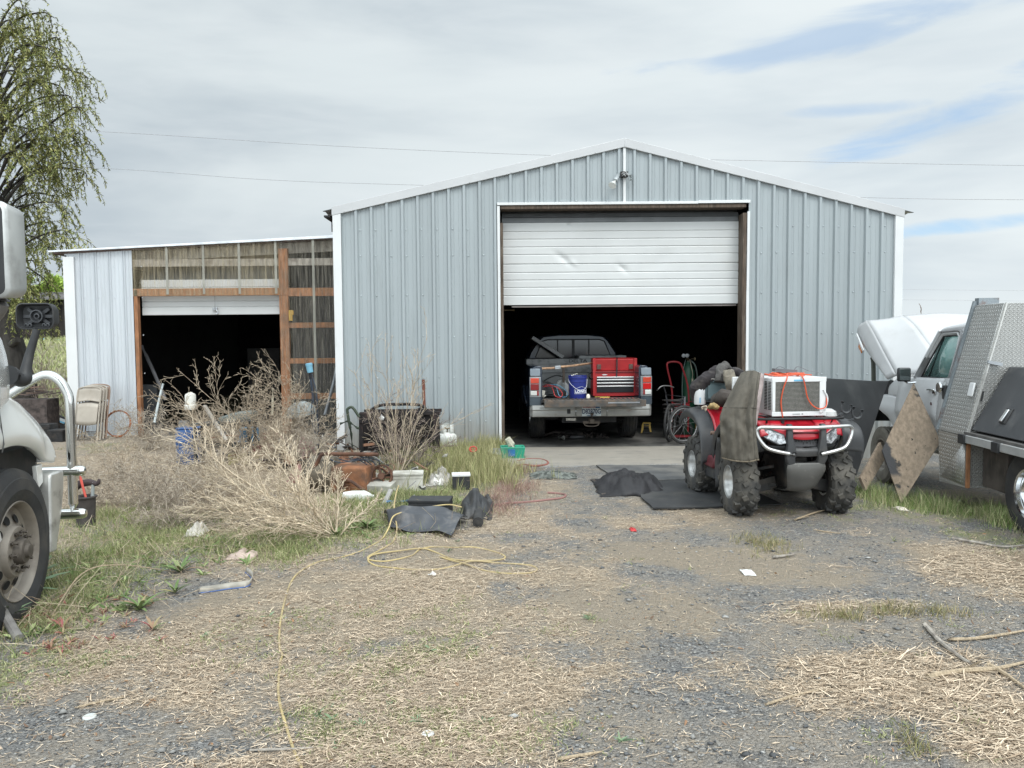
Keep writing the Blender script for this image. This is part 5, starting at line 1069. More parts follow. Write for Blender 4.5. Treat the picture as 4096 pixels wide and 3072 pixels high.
b = MB(); b.tube([V(.15, .55, .98), V(.13, .52, 1.15), V(.16, .62, 1.38), V(.16, .66, 1.45)], .03, 8, sm=3); b.build('hood_strut', M('strut', (.07, .075, .06), .6, .3), trk)
b = MB(); b.box((.95, .05, .95), (1.6, 1.3, .35)); b.box((.5, -.5, 1.12), (.6, .5, .2), rotm(8)); b.tube([V(.15, -.3, 1.05), V(.2, .1, 1.14), V(.3, .5, 1.0)], .03, 8, sm=4); b.box((.95, .8, .75), (1.7, .1, .4)); b.build('engine_bay', M('engine_dark', (.02, .02, .021), .7, .2, .5, 12), trk, bevel=.03)
wheel(trk, (.16, .02, .175), .375, .24, .21, -1, M('steel_wheel', (.20, .185, .16), .8, .1, .2, 6, dirt=(.08, .07, .06), ds=9), M('dusty_tyre', (.13, .12, .10), .9, 0, .2, 8))
# mirror, handle, fuel cap
b = MB(); b.box((-.10, -1.02, 1.285), (.155, .06, .165), rotm(0, 0, 8)); mr = b.build('door_mirror', blk, trk, bevel=.02)
b = MB(); b.box((-.103, -1.057, 1.287), (.13, .006, .135), rotm(0, 0, 8)); b.build('mirror_glass', M('mirror_gl', (.10, .12, .12), .05, .6), mr, bevel=.01)
b = MB(); b.tube([V(-.08, -1.0, 1.20), V(-.05, -1.05, 1.185), V(.04, -1.10, 1.20)], .012, 8, sm=3); b.build('mirror_arm', chrome, mr)
b = MB(); b.bar(V(-.04, -1.50, 1.135), V(-.045, -1.68, 1.14), .022, .022); b.box((-.035, -1.67, 1.12), (.03, .07, .05)); b.build('door_handle', chrome, dr, bevel=.006)
b = MB(); b.lathe([(.001, 0), (.02, 0), (.02, .02), (.001, .02)], 12, Matrix.Translation((-.03, -1.62, .985)) @ Matrix.Rotation(R_(-90), 4, 'Y')); b.build('door_lock', chrome, dr)
b = MB(); b.tube([V(.0, -1.83, 1.18), V(-.06, -1.83, 1.18), V(-.075, -1.83, 1.18)], [.06, .062, .05], 18); b.build('fuel_cap', chrome, trk)
b = MB(); b.box((-.02, -1.90, 1.13), (.06, .07, .15)); b.build('filler_recess', blk, trk, bevel=.01)
# diamond plate
dm = bpy.data.materials.new('diamond_plate'); dm.use_nodes = True; t = NT(dm.node_tree); bb = dm.node_tree.nodes['Principled BSDF']; oc = t.n('ShaderNodeTexCoord').outputs['UV']
se = t.n('ShaderNodeSeparateXYZ'); t.lk(oc, se.inputs[0]); U, Vv = se.outputs[0], se.outputs[1]
def lug(rot, ou, ov):
    k = 26.
    a = t.math('SUBTRACT', t.math('FRACT', t.math('ADD', t.math('MULTIPLY', U, k), ou)), .5); c_ = t.math('SUBTRACT', t.math('FRACT', t.math('ADD', t.math('MULTIPLY', Vv, k), ov)), .5)
    x = t.math('ADD', t.math('MULTIPLY', a, math.cos(rot)), t.math('MULTIPLY', c_, math.sin(rot))); y = t.math('ADD', t.math('MULTIPLY', a, -math.sin(rot)), t.math('MULTIPLY', c_, math.cos(rot)))
    q = t.math('ADD', t.math('MULTIPLY', t.math('MULTIPLY', x, x), 7.5), t.math('MULTIPLY', t.math('MULTIPLY', y, y), 95.0)); return t.ramp(q, 1.0, .15)
h = t.math('MAXIMUM', lug(.75, 0, 0), lug(-.75, .5, .5))
bn = t.n('ShaderNodeBump'); bn.inputs['Strength'].default_value = 1; bn.inputs['Distance'].default_value = .007; t.lk(h, bn.inputs['Height']); t.lk(bn.outputs[0], bb.inputs['Normal'])
c_ = t.mix(t.noise(t.n('ShaderNodeTexCoord').outputs['Object'], 2.5, 6, .6), (.34, .34, .33), (.52, .515, .49)); t.lk(t.mix(t.math('MULTIPLY', h, .7), c_, (.80, .80, .79)), bb.inputs['Base Color'])
bb.inputs['Metallic'].default_value = .8; t.lk(t.math('SUBTRACT', .48, t.math('MULTIPLY', h, .22)), bb.inputs['Roughness'])
def uvbox(o):
    me = o.data; uv = me.uv_layers.new(name='u')
    for p in me.polygons:
        n = p.normal; ax = max(range(3), key=lambda i: abs(n[i]))
        for li in p.loop_indices:
            c = me.vertices[me.loops[li].vertex_index].co
            uv.data[li].uv = ((c.y, c.z) if ax == 0 else (c.x, c.z) if ax == 1 else (c.x, c.y))
bx = [(-1.69, .70), (-2.30, .70), (-2.86, 2.03), (-2.34, 2.055)]   # (t, z) parallelogram read on the outer side
b = MB()
def bxr(x_in, top): return None
# headache rack box: side leans inwards with height
yF0, yR0 = -2.09, -2.65
ring0 = [V(-.18, yF0, .75), V(-.18, yR0, .75), V(2.08, yR0, .75), V(2.08, yF0, .75)]
ring1 = [V(.15, yF0-.03, 2.05), V(.15, yR0-.01, 2.05), V(1.8, yR0-.01, 2.05), V(1.8, yF0-.03, 2.05)]
b.loft([ring0, ring1]); rb = b.build('rack_box', dm, trk, smooth=10, bevel=.004, seg=1); uvbox(rb)
b = MB(); b.bar(V(-.165, yR0-.008, .75), V(.165, yR0-.018, 2.05), .045, .012); b.build('edge_angle', M('edge_al', (.70, .69, .66), .35, .7, .1, 8), rb)
b = MB(); b.bar(V(-.17, yF0+.02, .75), V(.165, yF0-.01, 2.09), .035, .05); b.box((.27, yF0-.02, 2.08), (.2, .08, .09)); b.build('rack_post', M('post_steel', (.24, .27, .29), .5, .5, .1, 5, dirt=(.16, .07, .04), ds=6), rb)
b = MB(); b.box((-.085, yR0+.09, 1.20), (.02, .09, .14), rotm(0, 12, 0)); b.build('latch', trim_white, rb, bevel=.008)
b = MB(); b.bar(V(.0, yR0-.03, 1.48), V(.13, yR0-.04, 1.45), .03, .03); b.build('door_hinge', galv, rb)
b = MB(); b.box((-.03, yR0-.012, 1.14), (.012, .008, .10), rotm(0, 10, 0)); b.build('key_slot', blk, rb)
b = MB(); b.loft([[V(-.178, yF0-.05, .21), V(-.178, yR0-.02, .24), V(.4, yR0-.02, .24), V(.4, yF0-.03, .21)], [V(-.178, yF0, .745), V(-.178, yR0-.02, .745), V(.4, yR0-.02, .745), V(.4, yF0, .745)]]); sk_ = b.build('lower_box', dm, trk, smooth=10); uvbox(sk_)
b = MB(); b.add([V(-.181, yF0-.08, .27), V(-.181, yR0-.01, .26), V(-.181, yR0-.01, .70)], [(0, 1, 2)]); tr_ = b.build('reflection_patch', dm, sk_, solid=.003); uvbox(tr_)  # added plate triangle, shaped like a reflection on the box side
b = MB(); b.bar(V(-.165, yR0-.04, .24), V(-.165, yR0-.04, .71), .03, .03); b.build('rusty_edge', M('rust_or', (.28, .13, .06), .8, .1, .3, 8), sk_)
# flatbed
b = MB(); b.box((.95, -4.1, .765), (2.26, 2.95, .05)); b.build('deck', M('deck', (.09, .085, .08), .85, 0, .3, 6), trk, bevel=.004)
b = MB(); b.box((-.195, -4.1, .725), (.03, 2.95, .075)); b.build('deck_rail', M('railp', (.38, .385, .38), .5, .3, .1, 6, dirt=(.2, .11, .06), ds=6, dt=(.55, .75), dscale=(1, .3, 3)), trk, bevel=.004)
for y in (-2.66, -3.27, -3.9): b = MB(); b.box((-.212, y, .72), (.03, .12, .095)); b.build('stake_pocket', blk, trk, bevel=.005)
b = MB(); b.box((.16, -2.89, .49), (.36, .43, .46)); b.build('under_tank', M('tank_br', (.065, .055, .048), .75, .1, .4, 5, dirt=(.15, .12, .10), ds=4, dt=(.5, .8), dscale=(6, 6, .8)), trk, bevel=.01)
b = MB(); b.box((.7, -2.5, .45), (.12, 5, .14)); b.build('chassis_rail', black_steel, trk)
wheel(trk, (.03, -3.55, .345), .385, .24, .215, -1, chrome, rubber)
# dark boxes on the deck
b = MB(); b.prism([(-.14, -2.68, .81), (-.14, -4.1, .81), (.20, -4.1, 1.43), (.20, -2.68, 1.43)], (1.2, 0, 0))
bb_ = b.build('side_toolbox', M('side_box', (.05, .052, .056), .5, .1, .08, 3, dirt=(.09, .09, .09), ds=4), trk, bevel=.01)
b = MB(); b.bar(V(-.085, -3.12, .92), V(-.01, -3.12, 1.06), .10, .02); lt = b.build('recess_latch', blk, bb_, bevel=.006)
b = MB(); b.bar(V(-.10, -3.12, .94), V(-.03, -3.12, 1.05), .045, .02); b.build('latch_paddle', chrome, lt, bevel=.006)
# boards leaning against the truck
def board(name, P, mat, label, cat, th=.018, nsub=1):
    a, b_, c, d = [Vector(p) for p in P]; n = (b_-a).cross(d-a).normalized(); q = MB(); q.prism([a, b_, c, d], n*th); return thing_mesh(q, name, mat, label, cat, bevel=.003)
bk_m = M('black_sheet', (.022, .023, .025), .42, 0, .2, 3, spec=.6, dirt=(.10, .10, .10), ds=3, dt=(.5, .85), damt=.5, dscale=(1, 1, .35), bump=.1, bs=60)
board('black_board', [at(3300, 1512, 8.6), at(3553, 1527, 9.05), at(3427, 1900, 8.35), at(3260, 1840, 7.9)], bk_m, 'large black sheet panel leaning on the truck fender behind the quad', 'panel', .012)
m = M('burnt_ply', (.235, .182, .132), .9, 0, .20, 30, bump=.9, bs=26, stretch=(1, 1, .45), dirt=(.028, .028, .028), ds=2.6, dt=(.60, .66), damt=.95)
nt = m.node_tree; t = NT(nt); bs_ = nt.nodes['Principled BSDF']; src = bs_.inputs['Base Color'].links[0].from_socket; oc = t.n('ShaderNodeTexCoord').outputs['Object']
spk = t.ramp(t.noise(t.mapping(oc, (1, 1, .6)), 22, 3, .6), .66, .70); c1_ = t.mix(spk, src, (.02, .02, .02)); se = t.n('ShaderNodeSeparateXYZ'); t.lk(oc, se.inputs[0])
edge = t.ramp(t.math('ADD', t.math('ADD', se.outputs[0], t.math('MULTIPLY', se.outputs[1], .2)), t.math('MULTIPLY', t.noise(oc, 5, 5, .6), .22)), -.13, -.09, 1, 0)
zlow = t.ramp(t.math('ABSOLUTE', t.math('SUBTRACT', se.outputs[2], .62)), .36, .30); t.lk(t.mix(t.math('MULTIPLY', edge, zlow), c1_, (.045, .045, .047)), bs_.inputs['Base Color'])
board('burnt_board', [at(3655, 1530, 8.62), at(3764, 1766, 8.25), at(3605, 2016, 8.02), at(3528, 1800, 8.35)], m, 'scorched square plywood board standing on its corner against the truck door', 'board', .03)
board('narrow_plank', [at(3523, 1768, 8.65), at(3545, 1830, 8.6), at(3465, 1962, 8.25), at(3443, 1910, 8.3)], m, 'narrow scorched plank leaning beside the square burnt board', 'plank', .035)
# ================ semi tractor at the left edge ================
SA = R_(8); S0 = V(-3.12, 4.87, 0)
sem = empty('semi_truck', S0, SA, 'white semi truck with chrome grille guard at the left edge of the yard', 'semi truck')
sw = M('semi_white', (.68, .68, .655), .22, 0, .03, 2, coat=.8, dirt=(.42, .40, .34), ds=2, dt=(.5, .8), damt=.25)
whl = M('semi_rim', (.27, .24, .205), .62, .35, .15, 6, dirt=(.14, .115, .095), ds=5, dt=(.45, .7), damt=.7)
w_ = empty('wheel', (-.10, -.16, .43), R_(3)); w_.parent = sem
Mx = Matrix.Rotation(R_(90), 4, 'Y'); R0 = .515; b = MB()
b.lathe([(.29, -.12), (.36, -.14), (.46, -.14), (.50, -.12), (R0, -.10), (R0, -.06), (.503, -.056), (.503, -.046), (R0, -.042), (R0, 0), (.503, .004), (.503, .014), (R0, .018), (R0, .06), (.503, .064), (.503, .074), (R0, .08), (.505, .105), (.48, .122), (.455, .128), (.45, .134), (.38, .142), (.372, .138), (.33, .130), (.31, .115), (.29, .10)], 96, Mx)
b.build('tyre', rubber, w_, smooth=30)
b = MB(); nseg = 120; prof = [(.312, .118), (.306, .124), (.296, .116), (.286, .09), (.278, .06), (.26, .045), (.235, .058), (.165, .085), (.155, .115), (.150, .12), (.09, .122)]
b.lathe(prof, 80, Mx); b.build('rim', whl, w_, smooth=35)
b = MB()
for k in range(10):
    a = 2*PI*(k+.35)/10; rot = Matrix.Rotation(a, 4, 'X'); q = []
    ring = [rot @ V(.0645+.5*(.058-.085)*0+((.206+.028*math.sin(t_*2*PI/16))-.235)*(-.386)+.004+.0, .034*math.cos(t_*2*PI/16), .206+.028*math.sin(t_*2*PI/16)) for t_ in range(16)]
    ring2 = [rot @ V(.03, .030*math.cos(t_*2*PI/16), .206+.024*math.sin(t_*2*PI/16)) for t_ in range(16)]
    ring3 = [p+(Mx.to_3x3() @ V(0, 0, .0)) for p in ring2]
    b = MB(); b.add(ring+[rot @ V(.072, 0, .206)], [(i, (i+1) % 16, 16) for i in range(16)]); b.build('hand_hole', M('hole_black', (.008, .008, .008), .9), w_)
for k in range(10): b = MB(); a = 2*PI*(k+.5)/10; c = V(.11, .118*math.sin(a), .118*math.cos(a)); b.tube([c, c+V(.026, 0, 0)], .021, 6); b.tube([c, c+V(.052, 0, 0)], .012, 6); b.build('wheel_nut', M('nut', (.16, .14, .12), .7, .4, .3, 20), w_)
b = MB(); b.lathe([(.085, .118), (.08, .15), (.072, .165), (.045, .17), (.04, .19), (.001, .192)], 32, Mx); b.build('hub', M('hubm', (.11, .095, .08), .7, .4, .3, 12), w_)
b = MB(); b.box((.088, -.165, .13), (.004, .03, .055), rotm(20)); b.build('sticker', M('stick', (.5, .5, .47), .6), w_)
# fender and hood side
b = MB()
cols = []
for t_, za, zt_ in ((-1.3, 1.00, 1.50), (-.75, 1.04, 1.49), (-.45, 1.07, 1.48), (-.28, 1.085, 1.465), (-.10, 1.085, 1.435), (.06, 1.055, 1.385), (.19, 1.00, 1.31), (.30, .93, 1.24), (.39, .905, 1.15), (.425, .90, 1.06)):
    h_ = zt_-za; kx_ = 1 if t_ < .25 else .25
    cols.append([V(-.035, t_-.01, za+.004), V(.01*kx_, t_, za), V(.035*kx_, t_, za+.05), V(.03*kx_, t_+.01, za+h_*.30), V(.01*kx_, t_+.012, za+h_*.5), V(-.02, t_+.005, za+h_*.72), V(-.07, t_-.01, za+h_*.93), V(-.20, t_-.04, zt_), V(-.55, t_-.10, zt_+.015), V(-1.0, t_-.15, zt_+.02)])
b.patch(cols, 4, 4); b.build('fender', sw, sem, solid=.02, off=-1, smooth=60)
b = MB(); b.patch([[V(-.02, .44, .90), V(-.03, .452, .95), V(-.07, .445, 1.02), V(-.2, .42, 1.05)], [V(-.5, .43, .90), V(-.5, .45, .95), V(-.5, .44, 1.1), V(-.6, .40, 1.15)], [V(-1.0, .43, .90), V(-1., .45, .95), V(-1., .43, 1.15), V(-1.0, .35, 1.3)]], 4, 4); b.build('fender_front', sw, sem, solid=.015)
b = MB(); b.tube([V(.012, -.31, 1.47), V(.03, -.31, 1.2), V(.038, -.31, 1.12), V(.03, -.32, 1.07)], .004, 6); b.build('panel_gap', M('gapd', (.10, .10, .10), .8), sem)
b = MB(); b.box((-.45, -.1, .78), (.7, 1.0, .5)); b.tube([(-.4, -.05, .43), (-1.4, -.05, .43)], .10, 10); b.build('wheel_housing', black_steel, sem)
b = MB(); b.prism([(-.02, .215, .905), (-.02, .30, .91), (-.02, .30, .78), (-.02, .235, .75), (-.02, .225, .83)], (-.03, 0, 0)); b.build('fender_bracket', sw, sem, bevel=.004)
b = MB(); rr = []
for z, t0, t1 in ((.835, .33, .53), (.80, .31, .545), (.70, .305, .535), (.55, .30, .49), (.40, .285, .425), (.30, .275, .375)):
    rr.append([V(.02, t0, z), V(.035, (t0+t1)/2, z), V(.02, t1-.02, z), V(-.05, t1, z), V(-.4, t1+.02, z), V(-.4, t0, z)])
b.loft(rr); b.build('bumper_end', M('bumper_dull', (.52, .52, .50), .4, .6, .1, 5, dirt=(.16, .15, .14), ds=7, dt=(.5, .75), damt=.7), sem, smooth=45, bevel=.012)
b = MB(); b.box((-1.1, .5, .58), (1.5, .1, .5)); b.build('bumper', chrome, sem, bevel=.02)
gc = M('guard_chrome', (.74, .74, .72), .10, 1., .04, 2, dirt=(.42, .38, .32), ds=6, dt=(.55, .85), damt=.35, dirtrough=.35)
b = MB(); b.tube([V(0, .71, .46), V(0, .71, .9), V(0, .71, 1.28), V(-.02, .71, 1.38), V(-.07, .71, 1.46), V(-.14, .71, 1.495), V(-.22, .71, 1.47), V(-.36, .71, 1.38), V(-.7, .72, 1.15)], .033, 16, sm=5); b.build('guard_hoop', gc, sem)
for z, x1, nm in ((.790, .09, 'guard_bar'), (.475, .085, 'guard_bar')):
    b = MB(); b.tube([V(-1.4, .70, z), V(-.3, .705, z), V(x1-.05, .71, z), V(x1-.02, .71, z), V(x1, .71, z), V(x1+.008, .71, z)], [.038, .038, .038, .037, .028, .008], 18); b.build(nm, gc, sem)
# hood side above the fender and mirrors, placed where they stand in the yard
b = MB(); b.patch([[at(-500, 1250, 4.6), at(-200, 1270, 4.62), at(-30, 1330, 4.64), at(10, 1395, 4.66), at(26, 1470, 4.68), at(31, 1545, 4.70), at(28, 1600, 4.72)], [at(-500, 1250, 4.0), at(-260, 1280, 4.0), at(-90, 1350, 4.0), at(-50, 1420, 4.0), at(-30, 1500, 4.0), at(-20, 1580, 4.0), at(-20, 1650, 4.0)]], 4, 4)
LS = (Matrix.Translation(S0) @ Matrix.Rotation(SA, 4, 'Z')).inverted()
def tosem(b): b.v = [tuple(LS @ Vector(p)) for p in b.v]; return b
tosem(b).build('hood_side', sw, sem, solid=.02)
b = MB(); P = [at(45, 1500, 4.85), at(80, 1520, 4.9), at(100, 1512, 4.93), at(104, 1480, 4.95), at(120, 1410, 4.98), at(148, 1318, 5.0)]
b.tube(P, [.045, .045, .042, .034, .026, .022], 12, sm=4); b.tube([at(30, 1500, 4.8), at(48, 1500, 4.85)], [.065, .055], 12); tosem(b).build('mirror_arm', blk, sem)
c = at(150, 1265, 5.02); b = MB()
def rrect(w_2, h_2, r, y, n=5, cc=None):
    cc = cc or V(0, 0, 0); o = []
    for qx, qz, a0 in ((1, 1, 0), (-1, 1, 90), (-1, -1, 180), (1, -1, 270)):
        for i in range(n+1):
            a = R_(a0+90*i/n); o.append(cc+V(qx*(w_2-r)+r*math.cos(a), y, qz*(h_2-r)+r*math.sin(a)))
    return o
b.loft([rrect(.10, .065, .04, .07, cc=c), rrect(.118, .080, .045, .03, cc=c), rrect(.123, .085, .045, -.03, cc=c), rrect(.116, .078, .04, -.032, cc=c), rrect(.105, .068, .035, .02, cc=c), rrect(.03, .02, .01, .035, cc=c)])
tosem(b).build('mirror_housing', blk, sem, smooth=45); mh = sem.children[-1] if 0 else None
b = MB(); MM = Matrix.Translation(c+V(.0, .02, 0)) @ Matrix.Rotation(R_(90), 4, 'X'); b.lathe([(.042, .0), (.042, .035), (.036, .036), (.034, .012), (.018, .012), (.018, .03), (.012, .032), (.01, .01), (.001, .01)], 28, MM)
for a in (0, 35, 145, 180, 215, 325): d = V(math.cos(R_(a)), 0, math.sin(R_(a))); b.bar(c+V(0, .01, 0)+d*.04, c+V(0, .012, 0)+d*(.10 if a in (0, 180) else .085), .004, .02)
for x in (-.07, -.045, .045, .07): b.lathe([(.011, 0), (.013, .01), (.007, .012), (.006, .0)], 12, Matrix.Translation(c+V(x, .0, -.058)) @ Matrix.Rotation(R_(90), 4, 'X'))
tosem(b).build('housing_ribs', M('blk_satin', (.045, .047, .052), .4), sem)
Ym = 3.62; b = MB(); c = at(-74, 990, Ym)
def rr2(y, w_2, z0, z1, r): return rrect(w_2, (z1-z0)/2, r, y, cc=c+V(0, 0, (z0+z1)/2))
zt_, zb_ = at(0, 806, Ym).z-c.z, at(0, 1195, Ym).z-c.z
b.loft([rr2(.13, .11, zb_+.04, zt_-.04, .05), rr2(.10, .142, zb_+.01, zt_-.012, .05), rr2(-.02, .147, zb_, zt_, .045), rr2(-.03, .138, zb_+.008, zt_-.008, .04)]); tosem(b).build('side_mirror', M('mirror_shell', (.42, .43, .42), .4, .35, .1, 5, dirt=(.25, .25, .24), ds=4), sem, smooth=50)
b = MB(); b.loft([rr2(-.029, .128, zb_+.014, zt_-.014, .035), rr2(-.034, .10, zb_+.03, zt_-.03, .03)]); tosem(b).build('mirror_rim', blk, sem)
for z0, z1 in ((zb_+.145, zt_-.035), (zb_+.03, zb_+.135)): b = MB(); b.loft([rr2(-.035, .088, z0, z1, .02), rr2(-.037, .088, z0, z1, .02)]); tosem(b).build('mirror_glass', M('mirror_real', (.55, .60, .60), .02, 1., 0.02), sem)
b = MB(); b.tube([at(-5, 1190, Ym+.06), at(-30, 1240, Ym+.06), at(-90, 1300, Ym+.05), at(-160, 1330, Ym)], [.05, .055, .05, .04], 12, sm=3); tosem(b).build('mirror_bracket', M('brk_grey', (.13, .125, .12), .5, .2), sem)
b = MB(); P = [G(-40, 2380, .25), G(0, 2430, .16), G(30, 2480, .08), G(75, 2555, .02)]; b.tube(P, .028, 10, sm=5); thing_mesh(b, 'bent_pipe', M('pipe_grey', (.19, .18, .17), .7, .2, .3, 8), 'bent grey pipe end lying in the weeds below the semi truck wheel', 'pipe')

# ================ far left background ================
Yb = 40
brn = empty('old_barn', at(150, 1300, Yb), 0, 'low dark weathered barn beyond the grass field at far left', 'barn'); O_ = Matrix.Translation(-brn.location)
x0, x1 = at(-400, 1300, Yb).x, at(700, 1300, Yb).x; zt_, zb_ = at(150, 1200, Yb).z, 1.6
b = MB(); b.X = O_
n = 70; b.grid([[V(x0+(x1-x0)*i/n, Yb+(.10 if i % 2 else 0), z) for i in range(n+1)] for z in (zb_, zt_)]); b.box(((x0+x1)/2, Yb+3, (zb_+zt_)/2), (x1-x0, 5.6, zt_-zb_)); b.build('wall', M('barn_wall', (.022, .018, .015), .9, 0, .5, 2, stretch=(3, 1, .3)), brn)
b = MB(); b.X = O_; z1_ = at(150, 1176, Yb).z; b.box(((x0+x1)/2, Yb-.3, (zt_+z1_)/2), (x1-x0, .1, z1_-zt_)); b.build('fascia', M('barn_fascia', (.15, .145, .15), .8, 0, .3, 1, stretch=(.3, 1, 6)), brn)
b = MB(); b.X = O_; b.prism([(x0, Yb-.35, z1_), (x1, Yb-.35, z1_), (x1, Yb+3, z1_+.25), (x0, Yb+3, z1_+.25)], (0, 0, .05)); b.build('roof', M('barn_roof', (.10, .10, .09), .9), brn)
for i in range(5): b = MB(); b.X = O_; b.box((x0+3+i*2.0, Yb-.12, (zb_+zt_)/2), (.16, .1, zt_-zb_)); b.build('post', M('barn_post', (.06, .052, .045), .9), brn)
b = MB(); a_, c_ = at(150, 1361, 36.8), at(243, 1361, 36.8); b.tube([a_, a_.lerp(c_, .3), a_.lerp(c_, .6), c_], [.07, .085, .08, .06], 8, sm=3, nz=.3, nf=2); thing_mesh(b, 'blue_tarp', M('tarp_blue', (.07, .36, .56), .6), 'narrow bright blue tarp lying at the foot of the far barn', 'tarp')
# power lines
def pline(P, lab, r, grp='overhead power lines'):
    b = MB(); b.tube(P, r, 5, sm=8); thing_mesh(b, 'power_line', M('wire', (.30, .30, .32), .6), lab, 'power line', group=grp)
pline([at(-700, 490, 60), at(350, 524, 60), at(1300, 582, 60), at(2100, 618, 60), at(2900, 640, 60), at(4096, 662, 60), at(4700, 664, 60)], 'topmost overhead line passing just above the garage ridge', .017)
pline([at(-700, 640, 62), at(385, 672, 62), at(1050, 718, 62), at(1690, 741, 62), at(3450, 790, 62), at(4096, 799, 62), at(4700, 802, 62)], 'second overhead line that dips behind the garage roof', .017)
pline([at(2500, 1145, 90), at(3610, 1158, 90), at(4700, 1168, 90)], 'upper of the two faint lines low in the sky at right', .010)
pline([at(2500, 1185, 90), at(3610, 1199, 90), at(4700, 1210, 90)], 'lower of the two faint lines low in the sky at right', .010)

# ================ yard objects ================
def GZ(px, py): p = G(px, py); p.z = gzs(p.x, p.y); return p
# rubber mats and cloths
mat_m = M('rubber_mat', (.035, .036, .038), .75, 0, .2, 3, dirt=(.10, .095, .085), ds=3, dt=(.45, .75), damt=.5, bump=.15, bs=50)
for P, lab in (([(2385, 1868), (2740, 1868), (2760, 1925), (2600, 1930), (2510, 1945), (2440, 1905)], 'flat black rubber mat lying nearer the garage apron'), ([(2560, 1940), (2720, 1925), (2990, 1960), (3128, 2026), (2884, 2036), (2700, 2041), (2613, 2040), (2565, 1998)], 'worn black rubber mat under the front wheel of the quad')):
    pts = [G(*p) for p in P]; nn = []
    for i, p in enumerate(pts):
        q = pts[(i+1) % len(pts)]
        for k in range(6): r = p.lerp(q, k/6); nn.append(V(r.x+.012*mnoise.noise(r*9), r.y+.012*mnoise.noise(r*9+V(4, 4, 4)), .014))
    b = MB(); b.prism(nn, (0, 0, .014)); thing_mesh(b, 'rubber_mat', mat_m if 'worn' in lab else M('rubber_mat_dusty', (.085, .085, .085), .85, 0, .25, 3, dirt=(.17, .16, .14), ds=3, dt=(.4, .7), damt=.6, bump=.2, bs=50), lab, 'mat', group='black rubber mats on the ground')
cloth_b = M('black_cloth', (.013, .012, .014), .6, 0, .3, 6, bump=.15, bs=90)
def heap(name, mat, px0, px1, py0, py1, hgt, label, cat, seed=1, rough=.5, freq=5., n=26, edge=2.2, grp=None):
    """crumpled sheet: height field with folds over the ground between two image columns/rows"""
    a = G(px0, py1); c = G(px1, py1); d0 = G((px0+px1)/2, py1).y; d1 = G((px0+px1)/2, py0).y; cx = (a.x+c.x)/2; cy = (d0+d1)/2; rx = (c.x-a.x)/2; ry = max((d1-d0)/2, .06); rows = []
    for i in range(n+1):
        r = []
        for j in range(n+1):
            u = j/n*2-1; v = i/n*2-1; q = 1-min(1, (abs(u)**edge+abs(v)**edge))
            w1 = mnoise.noise(Vector((u*2.2+seed, v*1.5, seed*1.7))); 
            x = cx+rx*u*(1+.10*mnoise.noise(Vector((v*3, seed, 1)))); y = cy+ry*v*(1+.15*mnoise.noise(Vector((u*3, seed, 5))))
            rd = abs(mnoise.noise(Vector((u*freq*.5+seed*3, v*freq*.35+u*2, seed))))
            z = gzs(x, y)+.006+hgt*(q**.6)*(.25+.55*(.5+w1)+rough*(1-2.6*rd))
            r.append(V(x, y, max(z, gzs(x, y)+.004)))
        rows.append(r)
    b = MB(); b.grid(rows); return thing_mesh(b, name, mat, label, cat, solid=.005, smooth=70, group=grp)
heap('black_jacket', cloth_b, 2400, 2688, 1918, 1986, .15, 'crumpled black jacket lying on the gravel left of the quad', 'jacket', 3, .6, 6)
heap('camouflage_cloth', M('camo', (.13, .14, .125), .9, 0, .4, 12, dirt=(.03, .035, .03), ds=14, dt=(.48, .56)), 2120, 2310, 1893, 1918, .05, 'flattened grey green patterned cloth at the edge of the concrete', 'cloth', 5, .5, 8)
heap('black_apron', M('black_rubber_sheet', (.030, .031, .033), .6, 0, .2, 5, dirt=(.09, .085, .08), ds=5), 1832, 1968, 1998, 2075, .22, 'stiff black rubber sheet humped over beside the long black splash guard', 'sheet', 7, .2, 3)
b = MB(); p0, p1 = GZ(1918, 2052), GZ(1912, 2108); p0.z += .09; p1.z += .05; dd = (p1-p0)
b.tube([p0, p0.lerp(p1, .5), p1, p1+dd*.001], [.04, .045, .05, .05], 18); b.tube([p1+dd*.002, p1+dd*.02], [.02, .02], 12); thing_mesh(b, 'rubber_boot_pipe', rubber, 'thick black rubber pipe with its open end toward the viewer', 'pipe')
# long plastic shield
b = MB(); C4 = [GZ(1560, 2105), GZ(1880, 2090), GZ(1800, 2150), GZ(1570, 2145)]
rows = []
for i in range(25):
    v = i/24; r = []
    for j in range(41):
        u = j/40; a_ = V(*GZ(1535+335*u, 2070+14*math.sin(u*6.3)+16*u)); c_ = V(*GZ(1560+245*u-10*math.sin(u*PI), 2122+30*u+8*math.sin(u*7))); p = a_.lerp(c_, v)
        prof = .13*math.sin(PI*min(1, v*1.1+.05))+.040*(math.exp(-((v-.40)/.045)**2)+math.exp(-((v-.68)/.045)**2))*min(1, max(0, (u-.1)*8))*min(1, max(0, (.93-u)*10))+.018*math.sin(u*9)+.03*max(0, v-.8)*math.sin(u*16)
        r.append(V(p.x, p.y, .03+prof*(.55+.45*math.sin(PI*min(1, u+.1)))))
    rows.append(r)
b.grid(rows); thing_mesh(b, 'splash_guard', M('guard_plastic', (.050, .054, .062), .5, 0, .15, 5, dirt=(.17, .16, .15), ds=4), 'long ribbed charcoal plastic splash guard under the yellow hose', 'splash guard', solid=.006, smooth=50)
